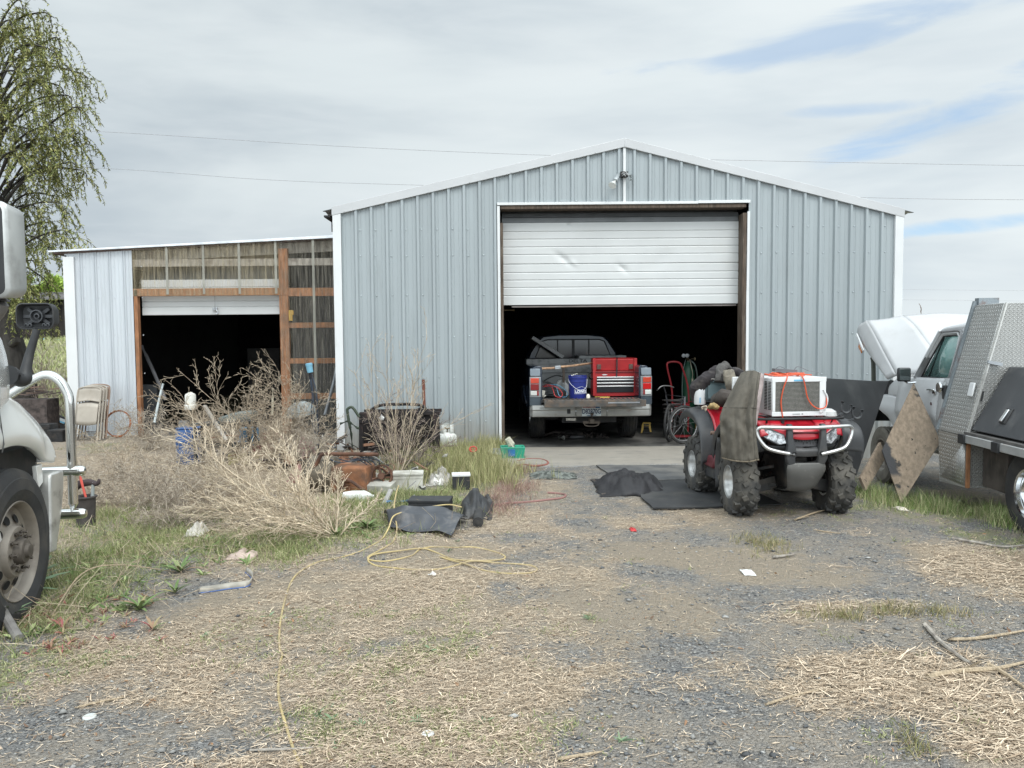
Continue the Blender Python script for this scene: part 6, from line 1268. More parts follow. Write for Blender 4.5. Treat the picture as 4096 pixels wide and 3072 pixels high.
def crate(px, py, w_, d_, h_, rz, mat, name, label, cat, ribs=6, top=True, z=0., tilt=0, grp=None, lid=None):
    p = GZ(px, py); o = empty(name, (p.x, p.y+d_/2, p.z+z), R_(rz), label, cat, grp); o.rotation_euler.x = R_(tilt)
    b = MB(); b.box((0, 0, h_/2), (w_, d_, h_)) if top else b.loft([[V(-w_/2*.88, -d_/2*.88, 0), V(w_/2*.88, -d_/2*.88, 0), V(w_/2*.88, d_/2*.88, 0), V(-w_/2*.88, d_/2*.88, 0)], [V(-w_/2, -d_/2, h_), V(w_/2, -d_/2, h_), V(w_/2, d_/2, h_), V(-w_/2, d_/2, h_)], [V(-w_/2+.02, -d_/2+.02, h_), V(w_/2-.02, -d_/2+.02, h_), V(w_/2-.02, d_/2-.02, h_), V(-w_/2+.02, d_/2-.02, h_)], [V(-w_/2*.85, -d_/2*.85, .02), V(w_/2*.85, -d_/2*.85, .02), V(w_/2*.85, d_/2*.85, .02), V(-w_/2*.85, d_/2*.85, .02)]])
    b.build('crate_body', mat, o, bevel=.008)
    b = MB()
    for i in range(ribs): z_ = h_*(.12+.72*i/max(1, ribs-1)); b.box((0, 0, z_), (w_+.008 if top else w_*.97, d_+.008 if top else d_*.97, h_*.045))
    if ribs: b.build('side_ribs', mat, o)
    if lid: b = MB(); b.box((0, 0, h_+.012), (w_+.015, d_+.015, .028)); b.build('lid', lid, o, bevel=.006)
    return o
o = crate(1718, 2078, .40, .22, .165, -4, blk, 'battery_box', 'black ribbed battery box behind the long splash guard', 'battery box', 9, lid=blk)
b = MB(); b.box((-.07, -.116, .05), (.035, .006, .05)); b.box((-.02, -.116, .07), (.02, .006, .06)); b.build('label', M('lab_gw', (.42, .50, .42), .6), o)
b = MB(); b.box((.015, -.118, .05), (.03, .006, .06)); b.build('blue_label', M('label_blue', (.15, .42, .62)), o)
o = crate(1843, 1962, .20, .15, .16, 6, blk, 'car_battery', 'small black car battery with white terminals in the green weeds', 'battery', 0, lid=trim_white)
gcr = M('crate_green', (.018, .27, .17), .45, 0, .08, 5, dirt=(.12, .16, .12), ds=6)
o = crate(2050, 1838, .36, .26, .18, 4, gcr, 'green_crate', 'bright green plastic crate holding a rolled paper bag', 'crate', 2, top=False)
b = MB(); b.box((-.02, -.135, .10), (.10, .012, .10)); b.build('blue_patch', M('patch_bl', (.02, .13, .30), .5), o)
p = o.location; b = MB(); b.tube([V(p.x+.06, p.y, p.z+.06), V(p.x-.01, p.y-.02, p.z+.20), V(p.x-.07, p.y-.03, p.z+.30)], [.05, .055, .045], 9, nz=.2); thing_mesh(b, 'paper_bag', M('paper_tan', (.50, .48, .38), .8, 0, .2, 12, dirt=(.2, .25, .2), ds=14, dt=(.55, .62)), 'crumpled printed paper bag standing in the green crate', 'paper bag', smooth=20)
b = MB(); p = GZ(1995, 1826); b.lathe([(.001, .0), (.14, .01), (.16, .03), (.155, .035), (.001, .012)], 28, Matrix.Translation((p.x, p.y, p.z+.05)) @ rotm(8, 4).to_4x4()); thing_mesh(b, 'grey_dish', galv, 'shallow grey metal dish in the weeds before the green crate', 'dish')
# blue drum, crates inside the brush
bl2 = M('drum_blue', (.025, .085, .24), .5, 0, .12, 5, dirt=(.14, .15, .16), ds=6)
def drum(px, py, r, h, mat, name, label, cat, grp=None, lidm=None):
    p = GZ(px, py); o = empty(name, p, 0, label, cat, grp); b = MB(); b.lathe([(.001, 0), (r*.94, 0), (r, .02), (r, h*.30), (r*1.03, h*.33), (r, h*.36), (r, h*.64), (r*1.03, h*.67), (r, h*.70), (r, h*.95), (r*.95, h), (.001, h)], 36); b.build('drum_body', mat, o, smooth=40)
    b = MB(); b.lathe([(.001, h+.001), (r*.9, h+.001), (r*.97, h+.015), (r*.9, h+.02), (.001, h+.012)], 30); b.build('lid', lidm or mat, o); return o
drum(765, 1850, .20, .50, bl2, 'blue_drum', 'blue plastic drum half hidden in dry brush before the shed door', 'drum'); drum(1000, 1835, .14, .45, M('drum_lightblue', (.07, .22, .36), .5, 0, .1), 'pale_blue_drum', 'pale blue plastic drum behind the pink sheet', 'drum')
crate(970, 1862, .42, .26, .16, 8, M('crate_cream', (.44, .38, .20), .6, 0, .1, 5), 'cream_crate', 'pale yellow plastic crate low in the dry brush', 'crate', 3)
drum(1022, 1850, .12, .22, M('can_red', (.20, .02, .03), .5, 0, .2), 'red_can', 'dark red fuel can behind the cream crate', 'can')
heap('pink_sheet', M('pink', (.34, .17, .16), .7, 0, .2, 5), 960, 1085, 1760, 1800, .30, 'faded pink plastic sheet bulging above the dry brush', 'sheet', 9, .1, 3)
b = MB(); p = at(900, 1690, 10.9); b.box(p, (.85, .35, .03), rotm(0, -2, 6)); b.box(p+V(0, 0, -.32), (.7, .3, .03))
for x in (-.38, .38):
    for y in (-.13, .13): b.box(p+V(x, y, -.36), (.035, .035, .72))
thing_mesh(b, 'dark_bench', M('bench_dark', (.055, .055, .05), .8, 0, .3), 'low dark weathered workbench in the brush before the shed door', 'bench')
b = MB(); P = [at(870, 1672, 10.9), at(930, 1652, 10.95), at(1000, 1645, 11.0), at(1010, 1652, 11.0), at(1006, 1680, 11.0), at(880, 1692, 10.9)]; b.prism(P, (0, .25, 0)); thing_mesh(b, 'grey_cowling', M('cowl_g', (.13, .15, .14), .5, 0, .2), 'long dark grey plastic cowling resting on the dark bench', 'cowling', bevel=.02)
b = MB(); p = at(1205, 1650, 11.2); b.lathe([(.001, .17), (.08, .155), (.16, .11), (.21, .04), (.22, -.02), (.20, -.02)], 28, Matrix.Translation(p) @ rotm(10, -8).to_4x4()); thing_mesh(b, 'clear_dome', M('clear_dome', (.42, .45, .44), .25, 0, .15, 12, alpha=.55), 'cloudy clear plastic dome in the brush before the corrugated sheets', 'dome')
# white jug on a stake
p = GZ(760, 1800); Yj = p.y; b = MB(); jt = at(762, 1606, Yj); b.tube([V(jt.x+.03, Yj, .0), V(jt.x+.01, Yj, jt.z-.1)], .018, 7)
jg = thing_mesh(b, 'white_jug', wood_grey, 'white plastic jug stuck upside down on a stake before the shed door', 'jug')
b = MB(); ww = [(.001, -.135), (.095, -.13), (.10, -.12), (.10, -.06), (.085, -.045), (.085, .10), (.07, .125), (.04, .135), (.035, .15), (.001, .152)]; b.lathe(ww, 24, Matrix.Translation(jt-jg.location)); b.build('jug_body', M('jug_white', (.62, .61, .56), .6, 0, .1, 9, dirt=(.25, .24, .2), ds=12, dt=(.6, .75)), jg)
def pole(P, r, mat, name, label, cat): b = MB(); b.tube(P, r, 9, sm=3); return thing_mesh(b, name, mat, label, cat)
pole([at(652, 1535, 11.8), at(634, 1610, 11.7), at(618, 1690, 11.6)], .018, M('pvc', (.42, .46, .46), .5), 'white_pipe', 'slim pale pipe leaning at the left of the shed opening', 'pipe')
pole([at(566, 1383, 15.6), at(620, 1500, 15.5), at(662, 1600, 15.4)], .035, M('dull_grey', (.16, .16, .17), .7), 'leaning_beam', 'long dull beam leaning inside the dark shed opening', 'beam')
pole([at(1350, 1452, 13.6), at(1335, 1530, 13.5), at(1300, 1660, 13.3)], .028, M('pipe_grey2', (.20, .21, .22), .6, .3), 'grey_pipe', 'grey bent pipe leaning by the white corner of the garage', 'pipe')
pole([at(1091, 1555, 11.3), at(1090, 1660, 11.3)], .016, M('stake_pale', (.55, .50, .38), .8), 'pale_stake', 'thin pale wooden stake standing in the dry brush', 'stake')
b = MB(); b.bar(at(818, 1622, 10.4), at(905, 1760, 10.2), .05, .02); thing_mesh(b, 'grey_lath', wood_grey, 'weathered grey board slanting down into the brush beside the jug', 'board')
# blue capped pole
p = GZ(1290, 1850); Yp = p.y; pb = [at(1302, 1768, Yp), at(1283, 1765, Yp), at(1276, 1700, Yp), at(1262, 1600, Yp), at(1241, 1490, Yp)]
b = MB(); b.tube([V(pb[0].x, Yp, .0), pb[0]], .02, 8); b.tube(pb, .020, 9, sm=4); bp = thing_mesh(b, 'pump_pole', M('pole_dark', (.05, .045, .045), .6, .2, .3), 'slanted dark pole with a pale blue cap standing in the junk', 'pole')
b = MB(); cp = at(1238, 1472, Yp)-bp.location; dd = V(-.16, 0, 1).normalized(); b.tube([cp-dd*.07, cp-dd*.065, cp+dd*.03, cp+dd*.032, cp+dd*.065, cp+dd*.07], [.035, .042, .046, .05, .05, .035], 16); b.build('cap', M('cap_blue', (.16, .36, .48), .5, 0, .1), bp)
b = MB()
for k in range(3): o_ = V(-.02+.02*k, -.02, 0); b.tube([at(1243, 1495, Yp)-bp.location+o_, at(1255, 1580, Yp)-bp.location+o_*(1+k), at(1262, 1690, Yp)-bp.location+o_*(2), at(1290, 1770, Yp)-bp.location+o_, at(1340, 1790, Yp)-bp.location+o_], .007, 6, sm=4)
b.build('wires', M('wire_bl', (.03, .045, .07), .5), bp)
# rusty machinery
rb_ = M('rust_orange', (.24, .105, .05), .85, .1, .3, 7, dirt=(.08, .055, .04), ds=5, dt=(.42, .62), bump=.3, bs=60); p = GZ(1400, 1975)
mc = empty('rusty_machine', p, R_(-8), 'rusty orange louvered engine casing with a bent pipe in the brush', 'engine'); Z_ = Matrix.Identity(4)
b = MB(); b.loft([[V(-.18, -.13, .03), V(.24, -.13, .03), V(.24, .22, .03), V(-.18, .22, .03)], [V(-.18, -.13, .22), V(.24, -.13, .22), V(.24, .22, .22), V(-.18, .22, .22)], [V(-.17, -.12, .31), V(.23, -.12, .31), V(.23, .21, .31), V(-.17, .21, .31)], [V(-.15, -.09, .33), V(.21, -.09, .33), V(.21, .19, .33), V(-.15, .19, .33)]]); b.build('casing', rb_, mc, bevel=.010, smooth=20)
b = MB()
for i in range(4): b.box((-.02, -.135, .09+i*.035), (.14, .012, .016), rotm(25))
b.build('louvers', rust, mc, bevel=.004)
b = MB(); b.tube([V(-.55, .1, .22), V(-.5, .1, .22), V(-.2, .1, .22), V(-.18, .1, .22)], [.17, .19, .19, .15], 24); b.build('motor_body', M('motor_gr', (.12, .10, .075), .85, .1, .3, 9, dirt=(.2, .17, .13), ds=6), mc)
b = MB(); b.tube([V(-.5, -.06, .25), V(-.40, -.05, .30), V(-.34, -.05, .40), V(-.30, -.05, .455), V(-.2, -.05, .46), V(.2, -.05, .462), V(.36, -.05, .46)], .022, 10, sm=4); b.tube([V(-.1, -.16, .20), V(.05, -.18, .19), V(.18, -.2, .12), V(.3, -.2, .04)], .018, 8, sm=4); b.build('bent_pipe', rust, mc)
b = MB(); Mx = Matrix.Translation((.36, .05, .20)) @ Matrix.Rotation(R_(78), 4, 'X'); b.lathe([(.11, -.02), (.13, -.025), (.13, .025), (.11, .02), (.11, -.02)], 28, Mx); b.lathe([(.03, -.03), (.04, -.03), (.04, .03), (.001, .03)], 14, Mx)
for k in range(4): a = k*PI/2+.4; b.bar(Mx @ V(0, 0, 0), Mx @ V(.12*math.cos(a), .12*math.sin(a), 0), .02, .012)
b.build('pulley_wheel', rust, mc)
b = MB()
for k in range(4): b.tube([V(-.25+.1*k, 0, .40), V(-.1+.1*k, -.03, .36+.02*k), V(.1+.08*k, -.02, .39), V(.2+.05*k, .03, .33)], .006, 6, sm=4)
b.build('loose_wires', M('wire_bl', (.03, .045, .07)), mc)
b = MB(); p = GZ(1468, 1965); b.lathe([(.001, 0), (.035, 0), (.036, .10), (.012, .14), (.01, .17), (.001, .172)], 14, Matrix.Translation(p)); thing_mesh(b, 'grey_bottle', M('bot_gr', (.26, .27, .26), .5), 'small grey bottle standing right of the rusty casing', 'bottle')
# black machine frame against the wall
p = GZ(1590, 1840); mf = empty('steel_frame', p, R_(3), 'black burnt steel cabinet frame standing against the garage wall', 'frame')
def PX_(px, py): q = at(px, py, p.y)-p; return Matrix.Rotation(R_(-3), 3, 'Z') @ q
bs2 = M('burnt_black', (.018, .015, .015), .8, .2, .4, 9, dirt=(.06, .035, .03), ds=7, dt=(.5, .7)); b = MB()
def fb(a, c, w1=.04, dy=0): q, r = PX_(*a), PX_(*c); q.y += dy; r.y += dy; b.bar(q, r, w1, w1)
for dy in (0, .45):
    fb((1440, 1655), (1762, 1652), .05, dy); fb((1445, 1660), (1445, 1838), .06, dy); fb((1742, 1655), (1748, 1838), .07, dy); fb((1440, 1740), (1740, 1745), .03, dy)
b.build('frame_bars', bs2, mf, bevel=.004); b = MB()
q0, q1 = PX_(1448, 1650), PX_(1740, 1835); b.box(((q0.x+q1.x)/2, .28, (q0.z+q1.z)/2), (q1.x-q0.x, .03, q0.z-q1.z)); b.box((q1.x-.12, .02, (q0.z+q1.z)/2), (.30, .04, (q0.z-q1.z)*.95)); b.box((q0.x+.12, .0, q0.z-.08), (.32, .04, .17)); b.build('side_panels', bs2, mf, bevel=.02)
b = MB(); b.tube([PX_(1470, 1650), PX_(1510, 1625), PX_(1560, 1618), PX_(1680, 1620), PX_(1710, 1650)], .022, 8, sm=4); b.tube([PX_(1500, 1655), PX_(1600, 1640), PX_(1640, 1652), PX_(1690, 1628)], .015, 7, sm=4); b.tube([PX_(1640, 1660), PX_(1655, 1690), PX_(1632, 1700)], .02, 8, sm=4); b.build('bent_bars', bs2, mf)
b = MB()
for k in range(14): q = PX_(rnd.uniform(1480, 1700), rnd.uniform(1665, 1720)); b.tube([q, q+V(rnd.uniform(-.12, .12), -.05, rnd.uniform(-.1, .05)), q+V(rnd.uniform(-.2, .2), 0, rnd.uniform(-.15, .05))], .008, 5, sm=3)
b.build('torn_lining', M('torn', (.09, .075, .06), .95, 0, .4, 20), mf)
b = MB(); q = PX_(1526, 1672); b.tube([q+V(-.04, -.05, 0), q+V(0, -.05, .01), q+V(.04, -.05, -.01)], [.02, .05, .02], 10, nz=.3); b.build('white_rag', trim_white, mf)
b = MB(); P = [at(1405, 1735, 11.0), at(1390, 1650, 11.0), at(1392, 1635, 11.0), at(1410, 1630, 11.0), at(1437, 1668, 11.0)]; b.tube(P, .020, 8, sm=4); b.tube([at(1360, 1695, 11.0), at(1395, 1683, 11.0)], .02, 8); b.tube([at(1400, 1690, 11.0), at(1430, 1712, 11.0), at(1436, 1712, 11.0)], .02, 8); b.tube([at(1405, 1735, 11.0), at(1410, 1800, 11.0)], .02, 8); thing_mesh(b, 'chair_frame', M('tube_green', (.04, .055, .035), .5, .1), 'bent dark green tube chair frame left of the black cabinet', 'chair frame')
q = GZ(1695, 1815); pole([V(q.x, q.y+.3, 0), V(at(1695, 1600, q.y+.3).x, q.y+.3, 1), at(1694, 1518, q.y+.3)], .024, M('rust_pipe', (.16, .055, .035), .8, .1, .3), 'rusty_post', 'rusty red pipe post rising behind the black cabinet', 'post')
# propane
p = GZ(1790, 1800); pt = empty('propane_tank', p, 0, 'white propane tank standing in the weeds against the garage wall', 'propane tank'); pw = M('propane_w', (.62, .63, .60), .5, 0, .08, 6, dirt=(.35, .32, .28), ds=7)
b = MB(); b.lathe([(.001, .03), (.10, .035), (.145, .07), (.155, .11), (.155, .20), (.145, .24), (.10, .275), (.04, .29), (.001, .29)], 32); b.lathe([(.10, 0), (.105, .05), (.09, .05)], 28); b.build('tank_body', pw, pt, smooth=50)
b = MB(); b.lathe([(.10, .27), (.105, .30), (.105, .40), (.10, .41), (.098, .40)], 28, None, R_(-60), R_(240)); b.build('collar', pw, pt, solid=.005)
b = MB(); b.tube([(0, 0, .28), (0, 0, .34)], .02, 10); b.tube([(-.04, 0, .35), (.04, 0, .35)], .018, 10); b.build('valve', M('brass', (.30, .24, .15)), pt)
# red valve, blocks, tubs, odds and ends in the weeds
p = GZ(1893, 1850); rv = empty('red_valve', p, 0, 'red wheel valve on a rusty pipe sticking up in the tall grass', 'valve'); b = MB(); b.tube([(0, 0, 0), (0, 0, .16)], .012, 8); b.tube([(-.07, 0, .06), (.02, 0, .07), (.03, 0, .02)], .016, 8); b.build('valve_stem', rust, rv); b = MB(); b.tube([(.05*math.cos(k*PI/8), .02*math.sin(k*PI/8)-.0, .19+.035*math.sin(k*PI/8)) for k in range(16)], .010, 7, closed=True); b.bar((-.05, 0, .19), (.05, 0, .19), .012, .01); b.build('hand_wheel', M('valve_red', (.48, .03, .025), .5), rv); b = MB(); b.box((.03, 0, .03), (.05, .03, .07), rotm(0, 20, 0)); b.build('red_clamp', M('valve_red', (.48, .03, .025)), rv)
crate(1628, 1972, .34, .22, .20, 5, M('tub_white', (.52, .51, .46), .7, 0, .15, 5, dirt=(.28, .26, .22), ds=4, dt=(.4, .65)), 'white_tub', 'weathered white plastic tub with faded print in the weeds', 'tub', 2, lid=M('tub_white', (.52, .51, .46)))
crate(1520, 1985, .30, .2, .14, -12, M('block_grey', (.36, .35, .31), .9, 0, .15, 6, dirt=(.2, .19, .16), ds=6), 'concrete_block', 'pale grey block lying left of the white tub', 'block', 0, tilt=8)
b = MB(); p = GZ(1430, 2008); rr = []
for x, r in ((-.16, .01), (-.15, .05), (-.05, .065), (.08, .065), (.13, .04), (.16, .02), (.18, .02)): rr.append([p+V(x, r*math.cos(a*PI/8), .06+r*math.sin(a*PI/8)) for a in range(16)])
b.loft(rr); thing_mesh(b, 'plastic_jug', M('jug_clear', (.60, .61, .58), .4, 0, .1, 9), 'white plastic milk jug lying on its side before the rusty casing', 'jug')
heap('wood_stump', M('stump_grey', (.33, .31, .28), .9, 0, .3, 14, bump=.5, bs=40), 1700, 1795, 1905, 1945, .17, 'weathered grey chunk of wood with peeling white patches', 'wood', 12, .3, 5)
heap('white_scraps', M('scrap_white', (.62, .61, .57), .7, 0, .2, 10, dirt=(.12, .11, .10), ds=14, dt=(.5, .55)), 1712, 1775, 1925, 1945, .10, 'torn white plastic scraps before the grey chunk of wood', 'scraps', 13, .4, 9)
b = MB(); p, q = GZ(1545, 2018), GZ(1640, 2014); b.tube([p+V(0, 0, .03), q+V(0, 0, .03)], .022, 10); thing_mesh(b, 'blue_tube', M('tube_bl', (.03, .16, .38), .5), 'short blue plastic tube lying left of the black battery box', 'tube')
heap('magenta_cloth', M('magenta', (.32, .05, .12), .8, 0, .3, 20), 1172, 1232, 1820, 1850, .30, 'bright magenta checked cloth crumpled in the dry brush', 'cloth', 15, .5, 7)
heap('white_bag', M('bagw', (.60, .58, .52), .6, 0, .1, 9), 1232, 1280, 1800, 1822, .28, 'small white bag with a brown patch behind the magenta cloth', 'bag', 16, .5, 6)
heap('black_tub', blk, 1070, 1175, 1835, 1870, .28, 'round dark grey plastic tub with a torn hole in the brush', 'tub', 17, .05, 2)
heap('faded_hood', M('fad_red', (.22, .12, .10), .8, 0, .2, 6), 1135, 1225, 1895, 1935, .30, 'faded reddish plastic hood leaning left of the rusty engine', 'hood', 18, .05, 2)
heap('white_slab', M('slab', (.50, .47, .42), .8, 0, .2, 8), 730, 800, 2120, 2150, .10, 'pale lump of plaster under the fallen pale bush', 'lump', 19, .3, 5)
heap('pale_block', M('pb', (.42, .33, .28), .85, 0, .2, 8), 900, 1010, 2208, 2240, .06, 'flat pinkish brick lying among the weeds under the brush', 'brick', 20, .05, 3)
heap('torn_paper', M('torn_p', (.62, .58, .50), .8), 372, 432, 1728, 1745, .22, 'torn white paper at the foot of the rusty wire coil', 'paper', 21, .5, 7)
heap('red_scrap', M('hose_red', (.42, .03, .03)), 2522, 2545, 2118, 2125, .02, 'tiny red plastic scrap on the gravel drive', 'scrap', 22, .2, 3)
heap('white_scrap', M('scrap_w2', (.70, .70, .68), .6), 2972, 3020, 2291, 2300, .012, 'torn white paper strip on the gravel in front of the quad', 'paper', 23, .3, 5)
heap('tan_tie', M('tie_w', (.55, .50, .42), .7), 3598, 3640, 2030, 2044, .02, 'pale twist of strap under the tip of the burnt board', 'strap', 24, .6, 7)
for k, (px, py, r) in enumerate(((3838, 1995, .07), (3900, 2002, .085))):
    b = MB(); p = GZ(px, py); b.tube([p+V(-r, 0, r*.4), p+V(0, 0, r*.7), p+V(r, 0, r*.4)], [r*.3, r*.8, r*.3], 12, sm=3, nz=.5, nf=9); thing_mesh(b, 'rock', M('rock', (.24, .21, .17), .9, 0, .3, 12, bump=.5), ('smaller brown rock' if k == 0 else 'larger brown rock')+' in the grass under the work truck deck', 'rock', group='rocks under the truck')
# bottle cap disc, pale disc
p = GZ(1712, 2932); b = MB(); b.lathe([(.012, .004), (.026, .004), (.028, .008), (.024, .012), (.014, .012), (.012, .004)], 24, Matrix.Translation(p)); b.box(p+V(0, 0, .009), (.034, .008, .004)); thing_mesh(b, 'plastic_ring', trim_white, 'small oval white plastic ring near the bottom of the yard', 'cap')
p = GZ(358, 2866); b = MB(); b.lathe([(.001, .006), (.028, .006), (.03, .003), (.03, 0)], 24, Matrix.Translation(p)); thing_mesh(b, 'pale_disc', M('lid_p', (.5, .52, .5), .5), 'pale round disc on the gravel at bottom left', 'lid')
p = GZ(1730, 2312); b = MB(); b.tube([p+V(-.03, 0, .01), p+V(0, 0, .02), p+V(.025, 0, .012)], [.01, .02, .008], 9, nz=.3); thing_mesh(b, 'white_pebble', M('peb_w', (.66, .64, .6), .6), 'small white pebble below the coiled yellow hose', 'pebble')
# strap
stp = M('strap_white', (.30, .28, .24), .85, 0, .25, 12, dirt=(.16, .13, .10), ds=6)
P = [GZ(800, 2368), GZ(850, 2360), GZ(920, 2348), GZ(985, 2342), GZ(1005, 2330), GZ(1008, 2308), GZ(985, 2285)]; cc = cr([p+V(0, 0, .05) for p in P], 6); b = MB(); b.grid([[p+V(0, -.02, -.045), p+V(0, .012, -.012)] for p in cc]); so2 = thing_mesh(b, 'wide_strap', stp, 'wide off white strap with a blue edge twisted on the ground by the weeds', 'strap', solid=.004)
b = MB(); b.tube([p+V(0, -.022, -.046)-so2.location for p in cc], .005, 5); b.build('blue_edge', M('edge_bl', (.04, .10, .28), .6), so2)
# hoses
yh = M('hose_yellow', (.46, .36, .17), .7, 0, .15, 6, dirt=(.30, .24, .15), ds=3, dt=(.4, .65))
def ghose(L, r, mat, label, name='garden_hose', lift=None, sm=6):
    P = []
    for k, q in enumerate(L):
        p = GZ(*q[:2]); p.z += r*.6+(q[2] if len(q) > 2 else 0)+.004*mnoise.noise(Vector((k*.7, 0, 3))); P.append(p)
    b = MB(); b.tube(P, r, 8, sm=sm); return thing_mesh(b, name, mat, label, 'hose')
ghose([(1215, 3130), (1205, 3072), (1172, 2990), (1142, 2900), (1120, 2820), (1113, 2750), (1121, 2650), (1129, 2618), (1118, 2590), (1120, 2500), (1138, 2405), (1165, 2330), (1205, 2285), (1270, 2252), (1330, 2238), (1372, 2229), (1436, 2212), (1495, 2182), (1528, 2160), (1555, 2140, .06), (1574, 2120, .12), (1620, 2112, .15), (1680, 2100, .15), (1788, 2080, .15), (1848, 2082, .13)], .0066, yh, 'long yellow garden hose running from the bottom edge up to the splash guard')
ghose([(1596, 2020, .2), (1585, 2050, .18), (1577, 2090, .12), (1588, 2136, .05), (1575, 2168), (1555, 2185), (1506, 2214), (1473, 2230), (1479, 2243), (1530, 2250), (1582, 2245), (1647, 2230), (1680, 2204), (1734, 2190), (1815, 2192), (1891, 2188), (1967, 2204), (2016, 2226), (2011, 2242), (1951, 2254, .01), (1870, 2253, .01), (1805, 2240), (1750, 2218), (1690, 2206, .01), (1604, 2215, .01), (1517, 2222, .01), (1480, 2234, .01), (1474, 2248), (1506, 2267), (1560, 2278), (1647, 2287), (1750, 2284), (1815, 2270), (1891, 2260, .015), (1995, 2258), (2103, 2264), (2146, 2277), (2136, 2293), (2087, 2302), (2005, 2299), (1924, 2284), (1859, 2268, .012), (1800, 2252, .01), (1760, 2232)], .0066, yh, 'yellow hose lying in wide flat loops on the dry grass', 'coiled_hose')
rh = M('hose_rust', (.22, .085, .065), .7, 0, .2, 6)
ghose([(2070, 1848), (2110, 1840), (2160, 1840), (2190, 1850), (2185, 1862), (2140, 1868), (2090, 1862), (2060, 1872)], .016, rh, 'reddish brown hose looped on the concrete by the green crate', 'red_hose')
ghose([(1990, 2020), (2035, 2015), (2120, 2008), (2200, 2000), (2250, 1994), (2262, 1984), (2240, 1978), (2190, 1976)], .013, M('hose_pinkish', (.23, .12, .105), .75), 'faded reddish hose curving over the dry grass toward the drive', 'red_hose')
# dark stand with tools at the left
p = GZ(345, 2105); ds_ = empty('tool_bucket', p, 0, 'dark broken pail holding a pink stick and a silver rod beside the chrome guard', 'pail')
b = MB(); b.lathe([(.001, 0), (.085, 0), (.08, .05), (.09, .26), (.105, .27), (.105, .28), (.09, .285), (.075, .27), (.07, .02), (.001, .02)], 22); b.build('pail_body', M('pail_dark', (.055, .048, .045), .8, .1, .35, 8), ds_)
b = MB(); b.tube([V(-.10, 0, .26), V(-.12, .0, .32), V(-.05, .02, .39), V(.04, .02, .41), V(.12, 0, .40), V(.14, 0, .44)], [.02, .03, .035, .03, .02, .012], 10, sm=4, nz=.4, nf=12); b.build('torn_rim', M('pail_torn', (.05, .035, .035), .85), ds_)
pole([at(318, 1895, p.y-.03), at(332, 1950, p.y-.03), at(352, 2020, p.y-.03)], .011, M('pink_stick', (.62, .10, .075), .55), 'pink_stick', 'coral pink marking stick standing in the dark pail', 'stick')
pole([at(374, 1928, p.y), at(371, 1960, p.y), at(368, 2020, p.y)], .016, M('silver_rod', (.38, .42, .42), .45, .3), 'silver_rod', 'short silver pointed rod standing in the dark pail', 'rod')
# folding chairs
chm = M('chair_beige', (.36, .32, .27), .5, .1, .08, 4, dirt=(.24, .20, .16), ds=5, dt=(.5, .8)); chb = M('chair_brown', (.25, .17, .125), .6)
def fold_chair(loc, rz, tilt, mat, label):
    o = empty('folding_chair', loc, R_(rz), label, 'folding chair', 'folded chairs leaning on the shed'); o.rotation_euler.x = R_(tilt)
    b = MB(); w_ = .225; b.tube([V(-w_-.015, 0, 0), V(-w_, 0, .5), V(-w_, 0, .88), V(-w_+.05, 0, .965), V(0, 0, .985), V(w_-.05, 0, .965), V(w_, 0, .88), V(w_, 0, .5), V(w_+.015, 0, 0)], .013, 8, sm=4); b.build('front_frame', mat, o)
    b = MB(); b.tube([V(-w_+.03, .03, 0), V(-w_+.03, .02, .6)], .011, 8); b.tube([V(w_-.03, .03, 0), V(w_-.03, .02, .6)], .011, 8); b.tube([V(-w_+.03, .03, .12), V(w_-.03, .03, .12)], .009, 7); b.build('rear_frame', mat, o)
    b = MB(); b.patch([[V(-w_, 0, .93), V(0, .01, .97), V(w_, 0, .93)], [V(-w_, .0, .80), V(0, .03, .80), V(w_, 0, .80)], [V(-w_, .0, .70), V(0, .0, .735), V(w_, 0, .70)]], 5, 4); b.build('backrest', mat, o, solid=.008)
    b = MB(); b.patch([[V(-w_+.02, -.01, .67), V(0, -.012, .69), V(w_-.02, -.01, .67)], [V(-w_+.025, -.01, .30), V(0, -.012, .28), V(w_-.025, -.01, .30)]], 5, 5); b.build('seat', mat, o, solid=.012); return o
ch0 = fold_chair(G(338, 1765)+V(0, 0, .0), -6, -12, chm, 'front beige folding chair of the stack leaning on the white shed')
for k, lab in enumerate(('second beige folding chair from the front of the leaning stack', 'third beige folding chair from the front of the leaning stack', 'rearmost brownish folding chair of the stack against the shed')):
    c = copy_tree(ch0); c.location = ch0.location+V(.025*(k+1), .055*(k+1), .012*(k+1)); c['label'] = lab
    if k == 2:
        for x in c.children: x.data = x.data.copy(); x.data.materials.clear(); x.data.materials.append(chb)
# wire coil
c = at(470, 1705, 14.15); b = MB(); P = []
for i in range(260): a = i*2*PI/20; r = .235+.03*mnoise.noise(Vector((i*.37, 1, 2))); P.append(V(c.x+r*math.cos(a), 14.12+.035*mnoise.noise(Vector((i*.21, 7, 3)))+.10*(.5+.5*math.sin(a)), .03+.235+r*math.sin(a)))
b.tube(P, .0075, 5); thing_mesh(b, 'wire_coil', M('wire_rust', (.26, .10, .045), .8, .1, .4, 9), 'coil of rusty brown wire leaning against the white shed wall', 'wire')
heap('green_netting', M('net', (.05, .075, .06), .9, 0, .4, 14), 385, 425, 1722, 1740, .55, 'dark green netting bunched beside the folded chairs', 'netting', 31, .4, 6)
crate(163, 1765, .30, .3, .30, 4, black_steel, 'black_crate', 'black slatted crate stacked left of the folding chairs', 'crate', 7, grp='black crates by the shed'); crate(222, 1768, .28, .25, .22, -3, black_steel, 'black_crate', 'lower black slatted crate under the tilted battery', 'crate', 6, grp='black crates by the shed')
